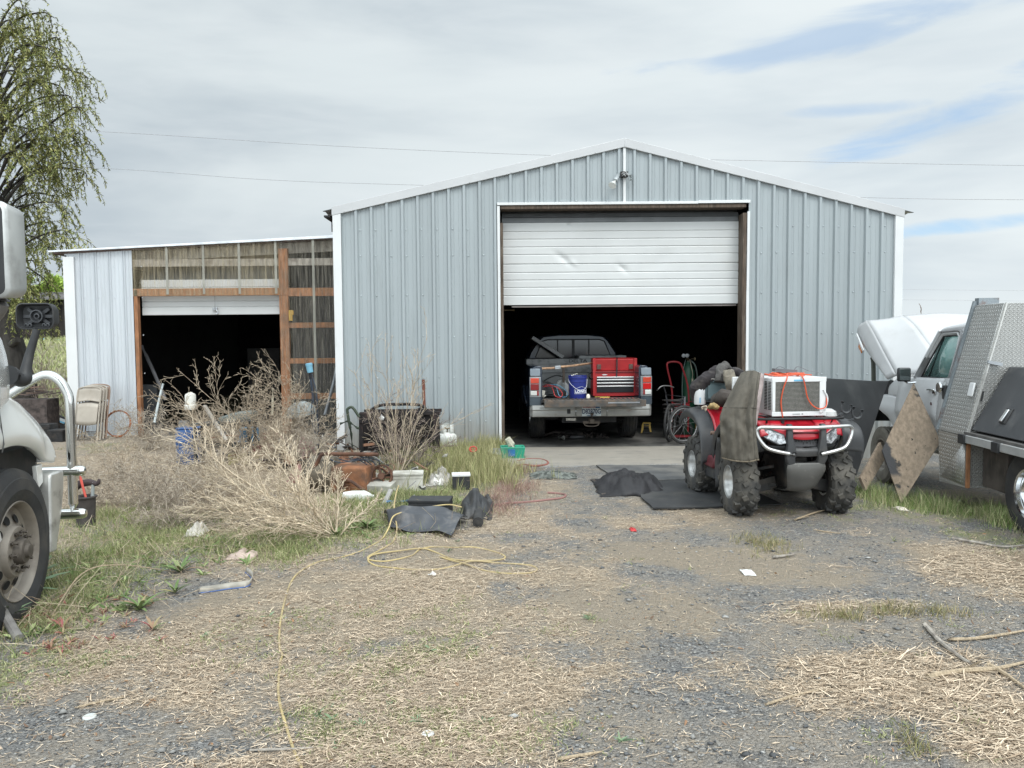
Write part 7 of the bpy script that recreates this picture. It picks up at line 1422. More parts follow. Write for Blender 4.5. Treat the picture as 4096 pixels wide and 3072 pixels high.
o = crate(222, 1722, .22, .18, .24, 30, blk, 'old_battery', 'black battery with a blue and white label tilted on the black crate', 'battery', 3, z=.05); o.rotation_euler.y = R_(28)
b = MB(); b.box((.0, -.095, .16), (.12, .006, .09)); b.build('label', M('lab_white', (.6, .64, .66), .5), o); b = MB(); b.box((.0, -.099, .135), (.12, .006, .03)); b.build('blue_label', M('label_blue', (.15, .42, .62)), o)
b = MB()
for k in range(16): q = at(rnd.uniform(80, 205), rnd.uniform(1548, 1625), 14.6+rnd.uniform(-.2, .2)); b.bar(q, q+V(rnd.uniform(.15, .4), 0, rnd.uniform(-.03, .05)), .03, .02)
b.box(at(140, 1660, 14.6), (.7, .4, .62)); thing_mesh(b, 'scrap_pile', M('scrap', (.07, .055, .05), .8, .2, .5, 12, col2=(.20, .13, .10)), 'low pile of dark scrap boards and bars behind the black crates', 'scrap pile')
# small things inside the shed and on its wall
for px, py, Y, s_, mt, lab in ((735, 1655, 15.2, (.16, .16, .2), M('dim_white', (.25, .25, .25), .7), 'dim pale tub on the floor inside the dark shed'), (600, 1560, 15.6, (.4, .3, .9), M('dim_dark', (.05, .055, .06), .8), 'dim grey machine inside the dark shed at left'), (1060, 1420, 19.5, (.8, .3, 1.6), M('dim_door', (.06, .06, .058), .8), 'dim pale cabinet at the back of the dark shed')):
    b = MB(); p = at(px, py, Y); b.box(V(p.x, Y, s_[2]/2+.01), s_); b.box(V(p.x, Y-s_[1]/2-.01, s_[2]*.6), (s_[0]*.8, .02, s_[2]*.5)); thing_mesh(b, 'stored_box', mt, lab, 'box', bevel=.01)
b = MB(); p = at(1163, 1262, YS-.02); b.box(p, (.07, .03, .20)); b.box(p+V(.03, 0, .05), (.05, .035, .08)); thing_mesh(b, 'yellow_clamp', M('clamp_y', (.45, .27, .04), .6, 0, .2), 'orange yellow clamp hanging on the shed post by the corrugated sheets', 'clamp', bevel=.006)
# ================ vegetation ================
def ribbons(P, D, L, Wd, bend, nseg=3, flat=False, lift=0., shape='blade'):
    n = len(P); s = np.linspace(0, 1, nseg+1)
    C = P[:, None, :]+D[:, None, :]*(L[:, None]*s)[:, :, None]+bend[:, None, :]*(L[:, None]*s**2)[:, :, None]
    if flat: Wv = np.stack([-D[:, 1], D[:, 0], np.zeros(n)], 1)
    else:
        a = NR.random(n)*2*PI; Wv = np.stack([np.cos(a), np.sin(a), np.zeros(n)], 1)
        Wv = Wv-D*(Wv*D).sum(1)[:, None]
    Wv /= np.linalg.norm(Wv, axis=1)[:, None]+1e-9
    if shape == 'blade': pr = np.clip(1-s**1.8, .06, 1)
    elif shape == 'leaf': pr = np.clip(np.sin(PI*np.clip(s*.92+.08, 0, 1))**.8, .06, 1)
    else: pr = np.ones(nseg+1)
    o = Wv[:, None, :]*(Wd[:, None]*pr[None, :]*.5)[:, :, None]
    v = np.stack([C-o, C+o], 2).reshape(n, -1, 3); k = 2*(nseg+1)
    f = np.array([[2*i, 2*i+1, 2*i+3, 2*i+2] for i in range(nseg)])
    F_ = (np.arange(n)[:, None, None]*k+f[None]).reshape(-1, 4)
    return v.reshape(-1, 3), F_
def sticks(A, B, ra, rb, n=3):
    A = np.asarray(A); B = np.asarray(B); ra = np.asarray(ra); rb = np.asarray(rb); d = B-A; d /= np.linalg.norm(d, axis=1)[:, None]+1e-9
    up = np.where(np.abs(d[:, 2:3]) > .9, np.array([[1., 0, 0]]), np.array([[0, 0, 1.]])); x = np.cross(d, up); x /= np.linalg.norm(x, axis=1)[:, None]+1e-9; y = np.cross(x, d)
    R = []
    for c, r in ((A, ra), (B, rb)):
        for j in range(n):
            a = 2*PI*j/n; R.append(c+(x*math.cos(a)+y*math.sin(a))*r[:, None])
    v = np.stack(R, 1); k = 2*n; f = np.array([[j, (j+1) % n, (j+1) % n+n, j+n] for j in range(n)])
    return v.reshape(-1, 3), (np.arange(len(A))[:, None, None]*k+f[None]).reshape(-1, 4)
def join(parts):
    V_ = []; F_ = []; k = 0
    for v, f in parts: V_.append(v); F_.append(f+k); k += len(v)
    return np.concatenate(V_), np.concatenate(F_)
def sample(n, y0=3.0, y1=12.0, near=1.0, xk=.70):
    u = NR.random(n); y = (y0**(1-near)+(y1**(1-near)-y0**(1-near))*u)**(1/(1-near)) if near != 1 else y0*(y1/y0)**u
    x = (NR.random(n)*2-1)*(xk*y+.3); return x, y
def inside_obj(x, y):
    """skip concrete, mats and garage"""
    return ((x > -.2) & (x < 4.1) & (y > 10.35)) | ((x > xL) & (y > YW-.03)) | (y > 13.9)
# ---- straw litter
x, y = sample(330000, 3.0, 12.5, .75); s_, g_, d_ = cover(x, y)
keep = (NR.random(len(x)) < np.clip(s_*.85-.08, .06, .80)) & ~inside_obj(x, y)
x, y, s_ = x[keep], y[keep], s_[keep]; n = len(x); a = NR.random(n)*2*PI; a = np.where(NR.random(n) < .55, NR.normal(0.15, .45, n)+PI*(NR.random(n) < .5), a)
pit = NR.normal(.03, .10, n); D = np.stack([np.cos(a)*np.cos(pit), np.sin(a)*np.cos(pit), np.sin(pit)], 1)
longz = (x > 1.3) & (y < 6) & (s_ > .5)
L = NR.lognormal(-3.75, .62, n)*np.where(longz, 1.7, 1.)*(.8+.06*y); L = np.clip(L, .012, .30); Wd = NR.uniform(.0014, .0046, n)*(.8+.05*y)*np.where(longz, 1.35, 1.)
bend = np.stack([-D[:, 1], D[:, 0], np.zeros(n)], 1)*NR.normal(0, .28, n)[:, None]+np.array([0, 0, -.05])
P = np.stack([x, y, gz(x, y)+.003+NR.random(n)*.014*(.3+s_)], 1)
v, f = ribbons(P, D, L, Wd, bend, 3, flat=True, shape='stalk')
straw_m = M('straw', (.62, .505, .375), .8, 0, .12, 30, col2=(.30, .225, .155), island=.38, spec=.25)
tag(np_mesh('straw_litter', v, f, straw_m), 'pale broken straw and dead stalks strewn over the yard', 'straw', kind='stuff')
x, y = sample(110000, 3.0, 8.0, 1.1); s_, g_, d_ = cover(x, y); keep = (NR.random(len(x)) < np.clip(s_*.9-.05, .02, .9)) & ~inside_obj(x, y); x, y = x[keep], y[keep]; n = len(x); a = NR.random(n)*2*PI
D = np.stack([np.cos(a), np.sin(a), NR.normal(0, .35, n)], 1); D /= np.linalg.norm(D, axis=1)[:, None]
v, f = ribbons(np.stack([x, y, gz(x, y)+.003+NR.random(n)*.008], 1), D, NR.uniform(.006, .022, n), NR.uniform(.002, .006, n), NR.normal(0, .4, (n, 3)), 2, flat=True, shape='leaf')
tag(np_mesh('chaff', v, f, M('chaff', (.60, .49, .37), .85, 0, .12, 30, col2=(.25, .185, .13), island=.3, spec=.2)), 'short chaff and broken bits of straw over the gravel', 'straw', kind='stuff')
x, y = sample(5200, 3.4, 10.5, 1.2); bl = blobs(x, y, [(350, 2280, 420, 260, 1), (700, 2200, 500, 90, 1), (900, 1900, 700, 200, .8), (1500, 2050, 350, 110, .9), (1850, 1930, 250, 90, .6), (1000, 2050, 500, 120, .9)]); keep = NR.random(len(x)) < bl; x, y = x[keep], y[keep]; n = len(x)
a = NR.random(n)*2*PI; t_ = NR.uniform(.5, 1.5, n); D = np.stack([np.cos(a)*np.sin(t_), np.sin(a)*np.sin(t_), np.cos(t_)], 1); P = np.stack([x, y, gz(x, y)], 1); L = NR.uniform(.10, .42, n); r0_ = NR.uniform(.0012, .0028, n); q1 = P+D*(L*.5)[:, None]; D2 = D+NR.normal(0, .35, (n, 3))-np.array([0, 0, .25]); q2 = q1+D2*(L*.5)[:, None]; q2[:, 2] = np.maximum(q2[:, 2], gz(q2[:, 0], q2[:, 1])+.004)
v, f = join([sticks(P, q1, r0_, r0_*.8), sticks(q1, q2, r0_*.8, r0_*.5)])
tag(np_mesh('dead_stems', v, f, M('stems', (.58, .49, .36), .85, 0, .1, 30, col2=(.33, .25, .18), island=.3, spec=.2)), 'leaning dead stems tangled through the weeds and brush', 'weeds', kind='stuff')
# ---- brown crumpled leaves & dark bits
x, y = sample(9000, 3.0, 9.0, .8); s_, g_, d_ = cover(x, y); bl = blobs(x, y, [(1000, 2560, 420, 150, 1), (600, 2750, 300, 150, .7), (1000, 2250, 300, 60, .5), (300, 2950, 260, 80, .6), (3900, 2500, 300, 100, .4)])
keep = NR.random(len(x)) < bl*.55+.03; x, y = x[keep], y[keep]; n = len(x); a = NR.random(n)*2*PI; D = np.stack([np.cos(a), np.sin(a), NR.normal(.1, .3, n)], 1)
v, f = ribbons(np.stack([x, y, gz(x, y)+.006], 1), D, NR.uniform(.01, .035, n), NR.uniform(.005, .016, n), np.stack([NR.normal(0, .5, n), NR.normal(0, .5, n), NR.normal(0, .3, n)], 1), 3, shape='leaf')
tag(np_mesh('dead_leaves', v, f, M('dead_leaf', (.27, .145, .07), .8, 0, .3, 20, col2=(.16, .10, .065), island=.3)), 'curled rusty brown dead leaves scattered on the ground', 'leaves', kind='stuff')
# ---- gravel stones
x, y = sample(60000, 3.0, 9.8, .8); s_, g_, d_ = cover(x, y); keep = (NR.random(len(x)) < np.clip(.62-.6*s_-.5*g_-.35*d_, .05, 1)*np.clip(fbm(x*3, y*3, 3)*2.2-.5, .1, 1)) & ~inside_obj(x, y); x, y = x[keep], y[keep]; n = len(x)
r = NR.lognormal(-5.25, .50, n); base = np.array([[1, 0, 0], [0, 1, 0], [-1, 0, 0], [0, -1, 0], [0, 0, .75], [0, 0, -.6]]); ang = NR.random(n)*PI
q = base[None]*(1+NR.normal(0, .25, (n, 6, 1))); q = q*np.array([1, 1, .8])*r[:, None, None]*np.stack([NR.uniform(.8, 1.4, n), NR.uniform(.7, 1.1, n), NR.uniform(.6, 1, n)], 1)[:, None]
ca_, sa_ = np.cos(ang)[:, None], np.sin(ang)[:, None]; q = np.stack([q[:, :, 0]*ca_-q[:, :, 1]*sa_, q[:, :, 0]*sa_+q[:, :, 1]*ca_, q[:, :, 2]], 2)+np.stack([x, y, gz(x, y)+r*.25], 1)[:, None]
f = np.array([[0, 1, 4], [1, 2, 4], [2, 3, 4], [3, 0, 4], [1, 0, 5], [2, 1, 5], [3, 2, 5], [0, 3, 5]]); f = (np.arange(n)[:, None, None]*6+f[None]).reshape(-1, 3)
tag(np_mesh('gravel', q.reshape(-1, 3), f, M('stone', (.085, .088, .092), .85, 0, .2, 20, col2=(.28, .275, .26), island=.35)), 'loose grey blue gravel stones of the drive', 'gravel', kind='stuff')
# ---- green ground cover
def grass(name, x, y, h, wd, mat, label, per=6, spread=.03, lean=.35, curl=.5, cat='grass', shape='blade', nseg=3):
    n = len(x)*per; X = np.repeat(x, per)+NR.normal(0, spread, n); Yy = np.repeat(y, per)+NR.normal(0, spread, n); hh_ = np.repeat(h, per)*NR.uniform(.5, 1.15, n)
    a = NR.random(n)*2*PI; t_ = np.abs(NR.normal(0, lean, n)); D = np.stack([np.cos(a)*np.sin(t_), np.sin(a)*np.sin(t_), np.cos(t_)], 1)
    bend = np.stack([np.cos(a), np.sin(a), -np.ones(n)*.35], 1)*(NR.random(n)*curl)[:, None]
    v, f = ribbons(np.stack([X, Yy, gz(X, Yy)], 1), D, hh_, wd*NR.uniform(.6, 1.3, n), bend, nseg, shape=shape)
    return tag(np_mesh(name, v, f, mat), label, cat, kind='stuff')
g_low = M('grass_low', (.17, .205, .075), .7, 0, .2, 8, col2=(.36, .36, .19), island=.3, spec=.3)
x, y = sample(42000, 3.0, 9.0, .7); s_, g_, d_ = cover(x, y); keep = NR.random(len(x)) < np.clip(g_*1.0-.05, 0, .95)*np.where(y < 5.5, 1, .5); x, y = x[keep], y[keep]
grass('low_green_weeds', x, y, NR.uniform(.012, .038, len(x)), .0042, g_low, 'low sparse green weeds creeping through the straw', 6, .016, .8, .7, 'weeds', 'leaf')
def region(n, L, thr=.35, y1=13.5):
    """sample points where a set of blobs is strong"""
    X = []; Yy = []
    tot = sum(q[4] for q in L)
    for px, py, rx, ry, wt in L:
        c = G(px, py); k = int(n*wt/tot); X.append(c.x+NR.normal(0, .55, k)*rx*c.y/F); Yy.append(c.y+NR.normal(0, .55, k)*ry*c.y**2/(CAMH*F))
    x, y = np.concatenate(X), np.concatenate(Yy); ok = ~inside_obj(x, y) & (y < y1) & (y > 3) & (fbm(x*2+5, y*2, 3) > thr); return x[ok], y[ok]
g_tall = M('grass_tall', (.155, .205, .065), .65, 0, .2, 5, col2=(.37, .36, .19), island=.3, spec=.3)
x, y = region(1500, [(1870, 1850, 150, 60, 1), (1950, 1900, 120, 45, .7), (1700, 1880, 170, 60, .6), (1960, 1790, 160, 25, .7), (2080, 1775, 50, 15, .5)], .3)
grass('tall_grass', x, y, NR.uniform(.14, .34, len(x)), .0065, M('grass_olive', (.21, .225, .085), .65, 0, .2, 5, col2=(.42, .38, .20), island=.3), 'tall olive green grass growing around the propane tank', 8, .04, .22, .35, nseg=4)
x, y = region(1150, [(3700, 2010, 230, 40, 1), (3500, 1985, 90, 25, .6), (3900, 2035, 150, 32, 1), (4050, 2100, 70, 32, .6), (3760, 1975, 200, 25, .8)], .25)
grass('tall_grass', x, y, NR.uniform(.05, .19, len(x))*np.clip(fbm(x*4, y*4, 2)*2, .4, 1.5), .0045, M('grass_fresh', (.14, .225, .05), .6, 0, .2, 5, col2=(.42, .40, .22), island=.3), 'bright green grass growing under the white work truck', 9, .04, .3, .4, nseg=4)
x, y = region(4600, [(300, 2300, 280, 200, 1.2), (150, 2480, 170, 90, .5), (620, 2150, 330, 90, 1), (430, 2060, 200, 60, .8), (900, 2180, 300, 60, .6), (1480, 2110, 200, 60, .9), (1600, 1990, 220, 30, 1.1), (1420, 2020, 160, 40, .8), (1750, 1950, 120, 30, .6), (1250, 2140, 260, 30, .6), (1750, 2010, 200, 50, .7), (1180, 2220, 120, 40, .5)], .36)
grass('yard_grass', x, y, NR.uniform(.03, .13, len(x))*np.clip(fbm(x*1.5, y*1.5+9, 3)*2, .5, 1.6), .0045, g_tall, 'uneven green grass and weeds between the semi truck and the dry brush', 7, .05, .45, .6, nseg=3)
x, y = region(420, [(450, 1790, 300, 12, .5), (2350, 1780, 260, 4, .6), (3040, 2180, 110, 40, .8), (3600, 2450, 260, 26, .7), (3350, 2470, 160, 20, .3), (3650, 2990, 60, 60, .2)], .2)
grass('drive_tufts', x, y, NR.uniform(.03, .10, len(x)), .004, M('tuft', (.18, .185, .07), .7, 0, .2, 5, col2=(.33, .27, .15), island=.3), 'small tufts of half dry grass on the gravel drive', 6, .025, .5, .5)
x, y = region(620, [(2060, 1960, 90, 30, 1), (1990, 2020, 110, 40, 1), (2080, 1880, 50, 25, .5), (1960, 1880, 70, 30, .3)], .25)
grass('reddish_weeds', x, y, NR.uniform(.05, .15, len(x)), .003, M('weed_red', (.25, .13, .115), .8, 0, .2, 5, col2=(.36, .27, .20), island=.3), 'dry reddish purple weeds beside the red hose', 7, .05, .6, .5, 'weeds')
# grass at the foot of the opening
x, y = region(260, [(2000, 1805, 50, 8, 1), (1975, 1800, 40, 8, 1), (1900, 1812, 120, 8, .8)], 0., 12.25)
grass('grass_clump', x, y, NR.uniform(.15, .34, len(x)), .005, M('grass_olive', (.155, .165, .06)), 'bushy grey green clump at the left foot of the garage opening', 7, .04, .45, .5, nseg=4)
x, y = (NR.uniform(-22, -4, 16000), NR.uniform(15.5, 38, 16000)); k_ = (x < -8.7) | (y > 40); x, y = x[k_], y[k_]
grass('field_grass', x, y, NR.uniform(.10, .26, len(x)), .03, M('field', (.24, .285, .10), .7, 0, .3, .4, col2=(.40, .40, .20), island=.2), 'green grass of the rising field behind the shed', 2, .1, .4, .3, nseg=2)
# ---- broad leaved weeds, each a plant
def leafy(name, hgt, nl, seed, mats):
    r = random.Random(seed); b = MB()
    for k in range(nl):
        a = k*2.4+r.uniform(-.3, .3); L_ = hgt*r.uniform(.6, 1.1); w_ = L_*r.uniform(.12, .18); el = r.uniform(.55, 1.25); d = V(math.cos(a)*math.cos(el), math.sin(a)*math.cos(el), math.sin(el)); sd = V(-math.sin(a), math.cos(a), 0); rows = []
        for i in range(6):
            s = i/5; c = d*(L_*s)+V(math.cos(a), math.sin(a), -1)*(L_*.30*s*s); w2 = w_*max(.08, math.sin(PI*min(1, s*.85+.12))**.8)*.5; up = V(0, 0, 1)*w2*.35
            rows.append([c-sd*w2+up, c, c+sd*w2+up])
        b.mi = 1 if (len(mats) > 1 and r.random() < .18) else 0; b.grid(rows)
    return b.build(name, mats, smooth=60)
lf1 = M('leaf_green', (.12, .185, .065), .6, 0, .2, 10, col2=(.27, .31, .14), island=.25, spec=.25); lf2 = M('leaf_bluegreen', (.14, .21, .125), .6, 0, .2, 10, col2=(.22, .29, .17), island=.25, spec=.25); lfr = M('leaf_red', (.30, .10, .095), .6, 0, .2, 10, col2=(.27, .25, .13), spec=.25); lfy = M('leaf_yellow', (.36, .32, .08), .6)
protos = [leafy('leafy_weed', .22, 16, 1, [lf1, lfr]), leafy('leafy_weed', .17, 12, 2, [lf1, lfy]), leafy('leafy_weed', .28, 15, 3, [lf2, lf1]), leafy('leafy_weed', .12, 9, 4, [lfr, lf1])]
W_ONE = [(60, 2400, 2, 1.15, 'blue green weed whose long leaves cover the bottom of the semi wheel'), (20, 2500, 2, .9, 'blue green weed at the left frame edge above the bent grey pipe'), (140, 2330, 2, .8, 'blue green weed right beside the semi wheel nuts'),
 (720, 2290, 0, .8, 'leafy green rosette just under the fallen pale bush, right of the plaster lump'), (700, 2370, 1, .7, 'green rosette left of the white end of the wide strap'), (560, 2440, 0, .75, 'upright green weed left of the wide strap'), (610, 2520, 3, .9, 'weed with dark red lower leaves below the wide strap'),
 (250, 2520, 3, .8, 'reddish leaved weed in the left foreground weed patch'), (1340, 2150, 0, .7, 'green weed at the root of the fallen pale bush'), (1470, 2120, 0, .8, 'broad green weed left of the charcoal splash guard'), (1560, 2080, 1, .6, 'small green weed behind the left end of the splash guard'), (640, 2570, 3, .45, 'small red leaved seedling on the gravel below the strap')]
used = set(); rw_ = random.Random(3)
for k, (px, py, pi, sc, lab) in enumerate(W_ONE):
    o = protos[pi] if pi not in used else protos[pi].copy()
    if pi in used: COL.objects.link(o)
    used.add(pi); p = GZ(px, py); o.location = p; o.rotation_euler = (0, 0, rw_.uniform(0, 6.28)); o.scale = (sc,)*3
    tag(o, lab, 'weed', 'broad leaved weeds in the yard')
def leaf_cover(name, x, y, size, mat, label):
    k = len(x); per = 9; n = k*per; X = np.repeat(x, per)+NR.normal(0, .006, n); Yy = np.repeat(y, per)+NR.normal(0, .006, n); a = NR.random(n)*2*PI; el = NR.uniform(.25, 1.25, n); D = np.stack([np.cos(a)*np.cos(el), np.sin(a)*np.cos(el), np.sin(el)], 1)
    L = np.repeat(size, per)*NR.uniform(.5, 1.1, n); bend = np.stack([np.cos(a), np.sin(a), -np.ones(n)], 1)*.25
    v, f = ribbons(np.stack([X, Yy, gz(X, Yy)+.002], 1), D, L, L*NR.uniform(.14, .22, n), bend, 4, shape='leaf'); tag(np_mesh(name, v, f, mat), label, 'weeds', kind='stuff')
x, y = region(170, [(300, 2300, 260, 170, 1.2), (620, 2270, 330, 90, 1.2), (450, 2440, 200, 70, .7), (950, 2200, 300, 50, .7), (1450, 2110, 180, 50, 1), (1700, 2020, 120, 30, .4), (120, 2560, 140, 50, .5)], .3)
leaf_cover('leafy_ground_weeds', x, y, NR.uniform(.035, .11, len(x)), lf1, 'mixed leafy green weeds between the semi truck and the dry brush')
x, y = region(60, [(400, 2480, 260, 80, 1), (250, 2600, 150, 50, .8), (150, 2450, 160, 60, .6)], .2)
leaf_cover('reddish_leaf_weeds', x, y, NR.uniform(.03, .07, len(x)), lfr, 'scattered reddish leaved weeds in the left foreground')
x, y = sample(700, 3.1, 7.0, 1.2); c_, g_, d_ = cover(x, y); kk = (NR.random(len(x)) < g_*.8) & (x < 1.5); x, y = x[kk], y[kk]
leaf_cover('seedling_weeds', x, y, NR.uniform(.02, .055, len(x)), lf2, 'tiny blue green seedlings sprouting through the straw')
# ---- uncountable scrap between the things
def scrap(n, L, hmax, name, mat, label, seed):
    R = random.Random(seed); b = MB()
    for k in range(n):
        px, py, rx, ry = R.choice(L); p = GZ(px+R.gauss(0, .5)*rx, py+R.gauss(0, .5)*ry); z = p.z+R.uniform(0, hmax)*R.random(); c = V(p.x, p.y, z+.02); a = R.uniform(0, PI); r3 = Euler((R.gauss(0, .5), R.gauss(0, .5), a)).to_matrix(); q = R.random()
        if q < .3: d = r3 @ V(R.uniform(.05, .20 if n < 65 else .32), 0, 0); b.tube([c-d, c+V(0, 0, R.uniform(-.03, .05)), c+d], R.uniform(.005, .018), 6, sm=3)
        elif q < .6: b.box(c, (R.uniform(.04, .2), R.uniform(.03, .12), R.uniform(.004, .05)), r3)
        elif q < .85:
            s_ = R.uniform(.05, .14); b.grid([[c+r3 @ V(s_*(i/4-.5), s_*(j/4-.5)*.8, .25*s_*mnoise.noise(Vector((i*.7+k, j*.7, k*.3)))*2.5) for i in range(5)] for j in range(5)])
        else: b.tube([c+r3 @ V(.05*math.cos(t_*PI/6)*(1+R.random()*.2), .05*math.sin(t_*PI/6), 0) for t_ in range(12)], .006, 5, closed=True)
    return tag(b.build(name, mat), label, 'scrap', kind='stuff')
JZ = [(1130, 1850, 120, 40), (1320, 1880, 140, 50), (1500, 1950, 160, 30), (1250, 1800, 150, 30), (1640, 1890, 120, 40), (950, 1830, 160, 40), (1480, 1850, 120, 30)]
scrap(170, JZ, .35, 'dark_scrap', M('scrap_dark', (.05, .045, .042), .8, .1, .5, 12, col2=(.13, .11, .10)), 'jumble of small dark scrap pieces half buried in the brush', 1)
scrap(70, JZ, .30, 'rusty_scrap', M('scrap_rust', (.16, .075, .045), .85, .1, .5, 12, col2=(.24, .13, .08)), 'jumble of small rusty scrap pieces half buried in the brush', 2)
scrap(60, JZ+[(1600, 2000, 160, 30)], .25, 'pale_scrap', M('scrap_pale', (.34, .32, .28), .7, 0, .3, 12, col2=(.25, .25, .25)), 'small pale scraps and rubbish scattered through the junk and weeds', 3)
scrap(40, [(2290, 1750, 90, 10), (2400, 1752, 60, 8), (2230, 1748, 60, 8)], .06, 'floor_debris', M('scrap_dark', (.05, .045, .042)), 'loose dark bits and hoses on the garage floor under the pickup', 4)
# ---- dry bushes
def bush(name, base, tips, mat, label, r0=.008, gen=3, nch=(9, 5), ang=.6, lk=.42, wig=.12, start=.2, seed=1, cat='dry bush', droop=0., grp=None, rmin=.0023, r3=.6):
    R = random.Random(seed); A = []; B_ = []; ra = []; rb = []
    def rv(): return V(R.gauss(0, 1), R.gauss(0, 1), R.gauss(0, 1))
    def grow(p, d, L_, r, g):
        n = 7 if g == 0 else (5 if g == 1 else 3); pts = [p]; dd = d.copy(); w_ = wig*(1+.4*g)
        for i in range(n):
            dd = (dd+rv()*w_+V(0, 0, -droop*.1)).normalized(); q = pts[-1]+dd*(L_/n)
            gq = 0.01
            if q.z < gq: q.z = gq; dd.z = abs(dd.z)*.3
            a_, b_ = r*(1-i/n*.75), r*(1-(i+1)/n*.75); A.append(tuple(pts[-1])); B_.append(tuple(q)); ra.append(max(a_, rmin)); rb.append(max(b_, rmin*.8)); pts.append(q)
            if g < gen-1:
                k = nch[min(g, len(nch)-1)]/n; c = int(k)+(R.random() < k-int(k))
                if (i+.5)/n > (start if g == 0 else .15):
                    for _ in range(c):
                        sd = dd.cross(rv()).normalized(); an = ang*R.uniform(.6, 1.5); e = (dd*math.cos(an)+sd*math.sin(an)).normalized()
                        grow(pts[-2].lerp(q, R.random()), e, L_*lk*R.uniform(.5, 1.3)*(1-.35*(i/n)), max(r*.5, rmin), g+1)
    for tp in tips:
        tp = Vector(tp); d = tp-base; L_ = d.length*.97; grow(base+V(R.gauss(0, .02), R.gauss(0, .02), 0), (d.normalized()+V(0, 0, .12+droop*.3)).normalized(), L_, r0*R.uniform(.7, 1.2), 0)
    v, f = sticks(A, B_, ra, rb); o = np_mesh(name, v-np.array(base), f, mat); o.location = base
    return tag(o, label, cat, grp)
tw_pale = M('twig_pale', (.72, .61, .46), .85, 0, .15, 3, col2=(.46, .37, .265), island=.22); tw_gray = M('twig_gray', (.47, .405, .325), .9, 0, .15, 3, col2=(.30, .25, .195), island=.22)
tw_tan = M('twig_tan', (.50, .415, .31), .9, 0, .15, 3, col2=(.33, .265, .195), island=.22); tw_dark = M('twig_dark', (.30, .245, .205), .9, 0, .15, 3, col2=(.20, .15, .13), island=.2)
b0 = GZ(1345, 2150)
bush('fallen_bush', b0, [at(640, 2060, 6.9), at(720, 2000, 7.2), at(800, 1960, 7.5), at(880, 1900, 7.6), at(960, 1880, 7.5), at(1040, 1850, 7.3), at(1120, 1840, 7.1), at(1210, 1860, 6.9), at(1290, 1880, 6.8), at(1380, 1900, 6.9), at(1010, 1990, 6.5), at(850, 2060, 6.5), at(930, 2120, 6.3), at(740, 2120, 6.5), at(1120, 1960, 6.5), at(1460, 1960, 7.0), at(1180, 2050, 6.2), at(1010, 2080, 6.2)], tw_pale, 'big pale uprooted bush lying on its side with its root toward the yellow hose', .0088, 3, (21, 9), .5, .36, .10, .08, 2, rmin=.0024)
for k, (px, py, pts) in enumerate((((620, 2040), 0, [(330, 1900), (420, 1830), (520, 1780), (620, 1760), (720, 1770), (820, 1800), (900, 1850), (560, 1900), (460, 1980), (760, 1900)]), ((820, 2000), 0, [(560, 1850), (650, 1780), (740, 1730), (850, 1730), (960, 1760), (1040, 1820), (720, 1880), (900, 1900), (1080, 1900)]), ((700, 2110), 0, [(430, 1990), (520, 1930), (620, 1900), (740, 1890), (860, 1920), (960, 1980), (1050, 2010), (640, 2000)]), ((1000, 2060), 0, [(800, 1900), (900, 1850), (1000, 1830), (1100, 1840), (1200, 1900), (1280, 1960), (950, 1940)]), ((330, 2040), 0, [(250, 1930), (300, 1880), (380, 1850), (460, 1880), (540, 1920)]), ((480, 1930), 0, [(330, 1800), (400, 1770), (480, 1750), (580, 1770), (660, 1800), (520, 1850)]))):
    b0 = GZ(*px); bush('tangled_bush', b0, [at(a_[0], a_[1], b0.y+rnd.uniform(-.3, .9)) for a_ in pts], (tw_gray, tw_tan, tw_gray, tw_tan, tw_gray, tw_tan)[k], ['grey brown tangled dry bush filling the left of the yard', 'dense tan tangled dry bush right of the grey brown one', 'flattened grey tangle of twigs left of the fallen pale bush', 'matted tan twigs directly behind the fallen pale bush', 'loose grey twigs beside the dark pail', 'low tan tangle of dry twigs before the folding chairs'][k], .006, 3, (20, 9), .85, .42, .2, .05, 20+k, droop=.4, rmin=.0028)
b0 = GZ(1010, 1860)
bush('dry_bush', b0, [at(762, 1450, 9.9), at(850, 1455, 10.2), at(735, 1520, 9.7), at(930, 1500, 10.4), at(980, 1560, 10.4), at(700, 1680, 9.8), at(1080, 1560, 10.5), at(620, 1700, 9.6), at(880, 1650, 10), at(1130, 1650, 10.3)], tw_tan, 'tall tan dry bush reaching over the dark shed opening', .0065, 3, (20, 9), .6, .30, .11, .15, 5, rmin=.0026)
b0 = GZ(1180, 1840)
bush('dry_bush', b0, [at(1105, 1440, 10.6), at(1165, 1455, 10.8), at(1040, 1500, 10.5), at(1210, 1470, 10.8), at(1240, 1540, 10.9), at(1000, 1580, 10.5), at(1290, 1600, 10.6), at(1080, 1650, 10.4), at(960, 1700, 10.3), at(1330, 1680, 10.5)], tw_tan, 'twiggy tan dry bush before the corrugated sheets and blue capped pole', .0065, 3, (22, 10), .65, .32, .12, .15, 6, rmin=.0026)
b0 = GZ(1590, 1930)
bush('thin_bush', b0, [at(1500, 1350, 9.6), at(1430, 1400, 9.5), at(1380, 1480, 9.4), at(1460, 1560, 9.4), at(1600, 1440, 9.7), at(1680, 1340, 9.9), at(1740, 1420, 9.8), at(1830, 1470, 9.7), at(1560, 1520, 9.5), at(1640, 1560, 9.6), at(1770, 1600, 9.6), at(1400, 1640, 9.3), at(1850, 1570, 9.8)], tw_tan, 'sparse upright dry bush growing in front of the black cabinet', .0065, 3, (12, 5), .42, .30, .09, .2, 7, rmin=.0024)
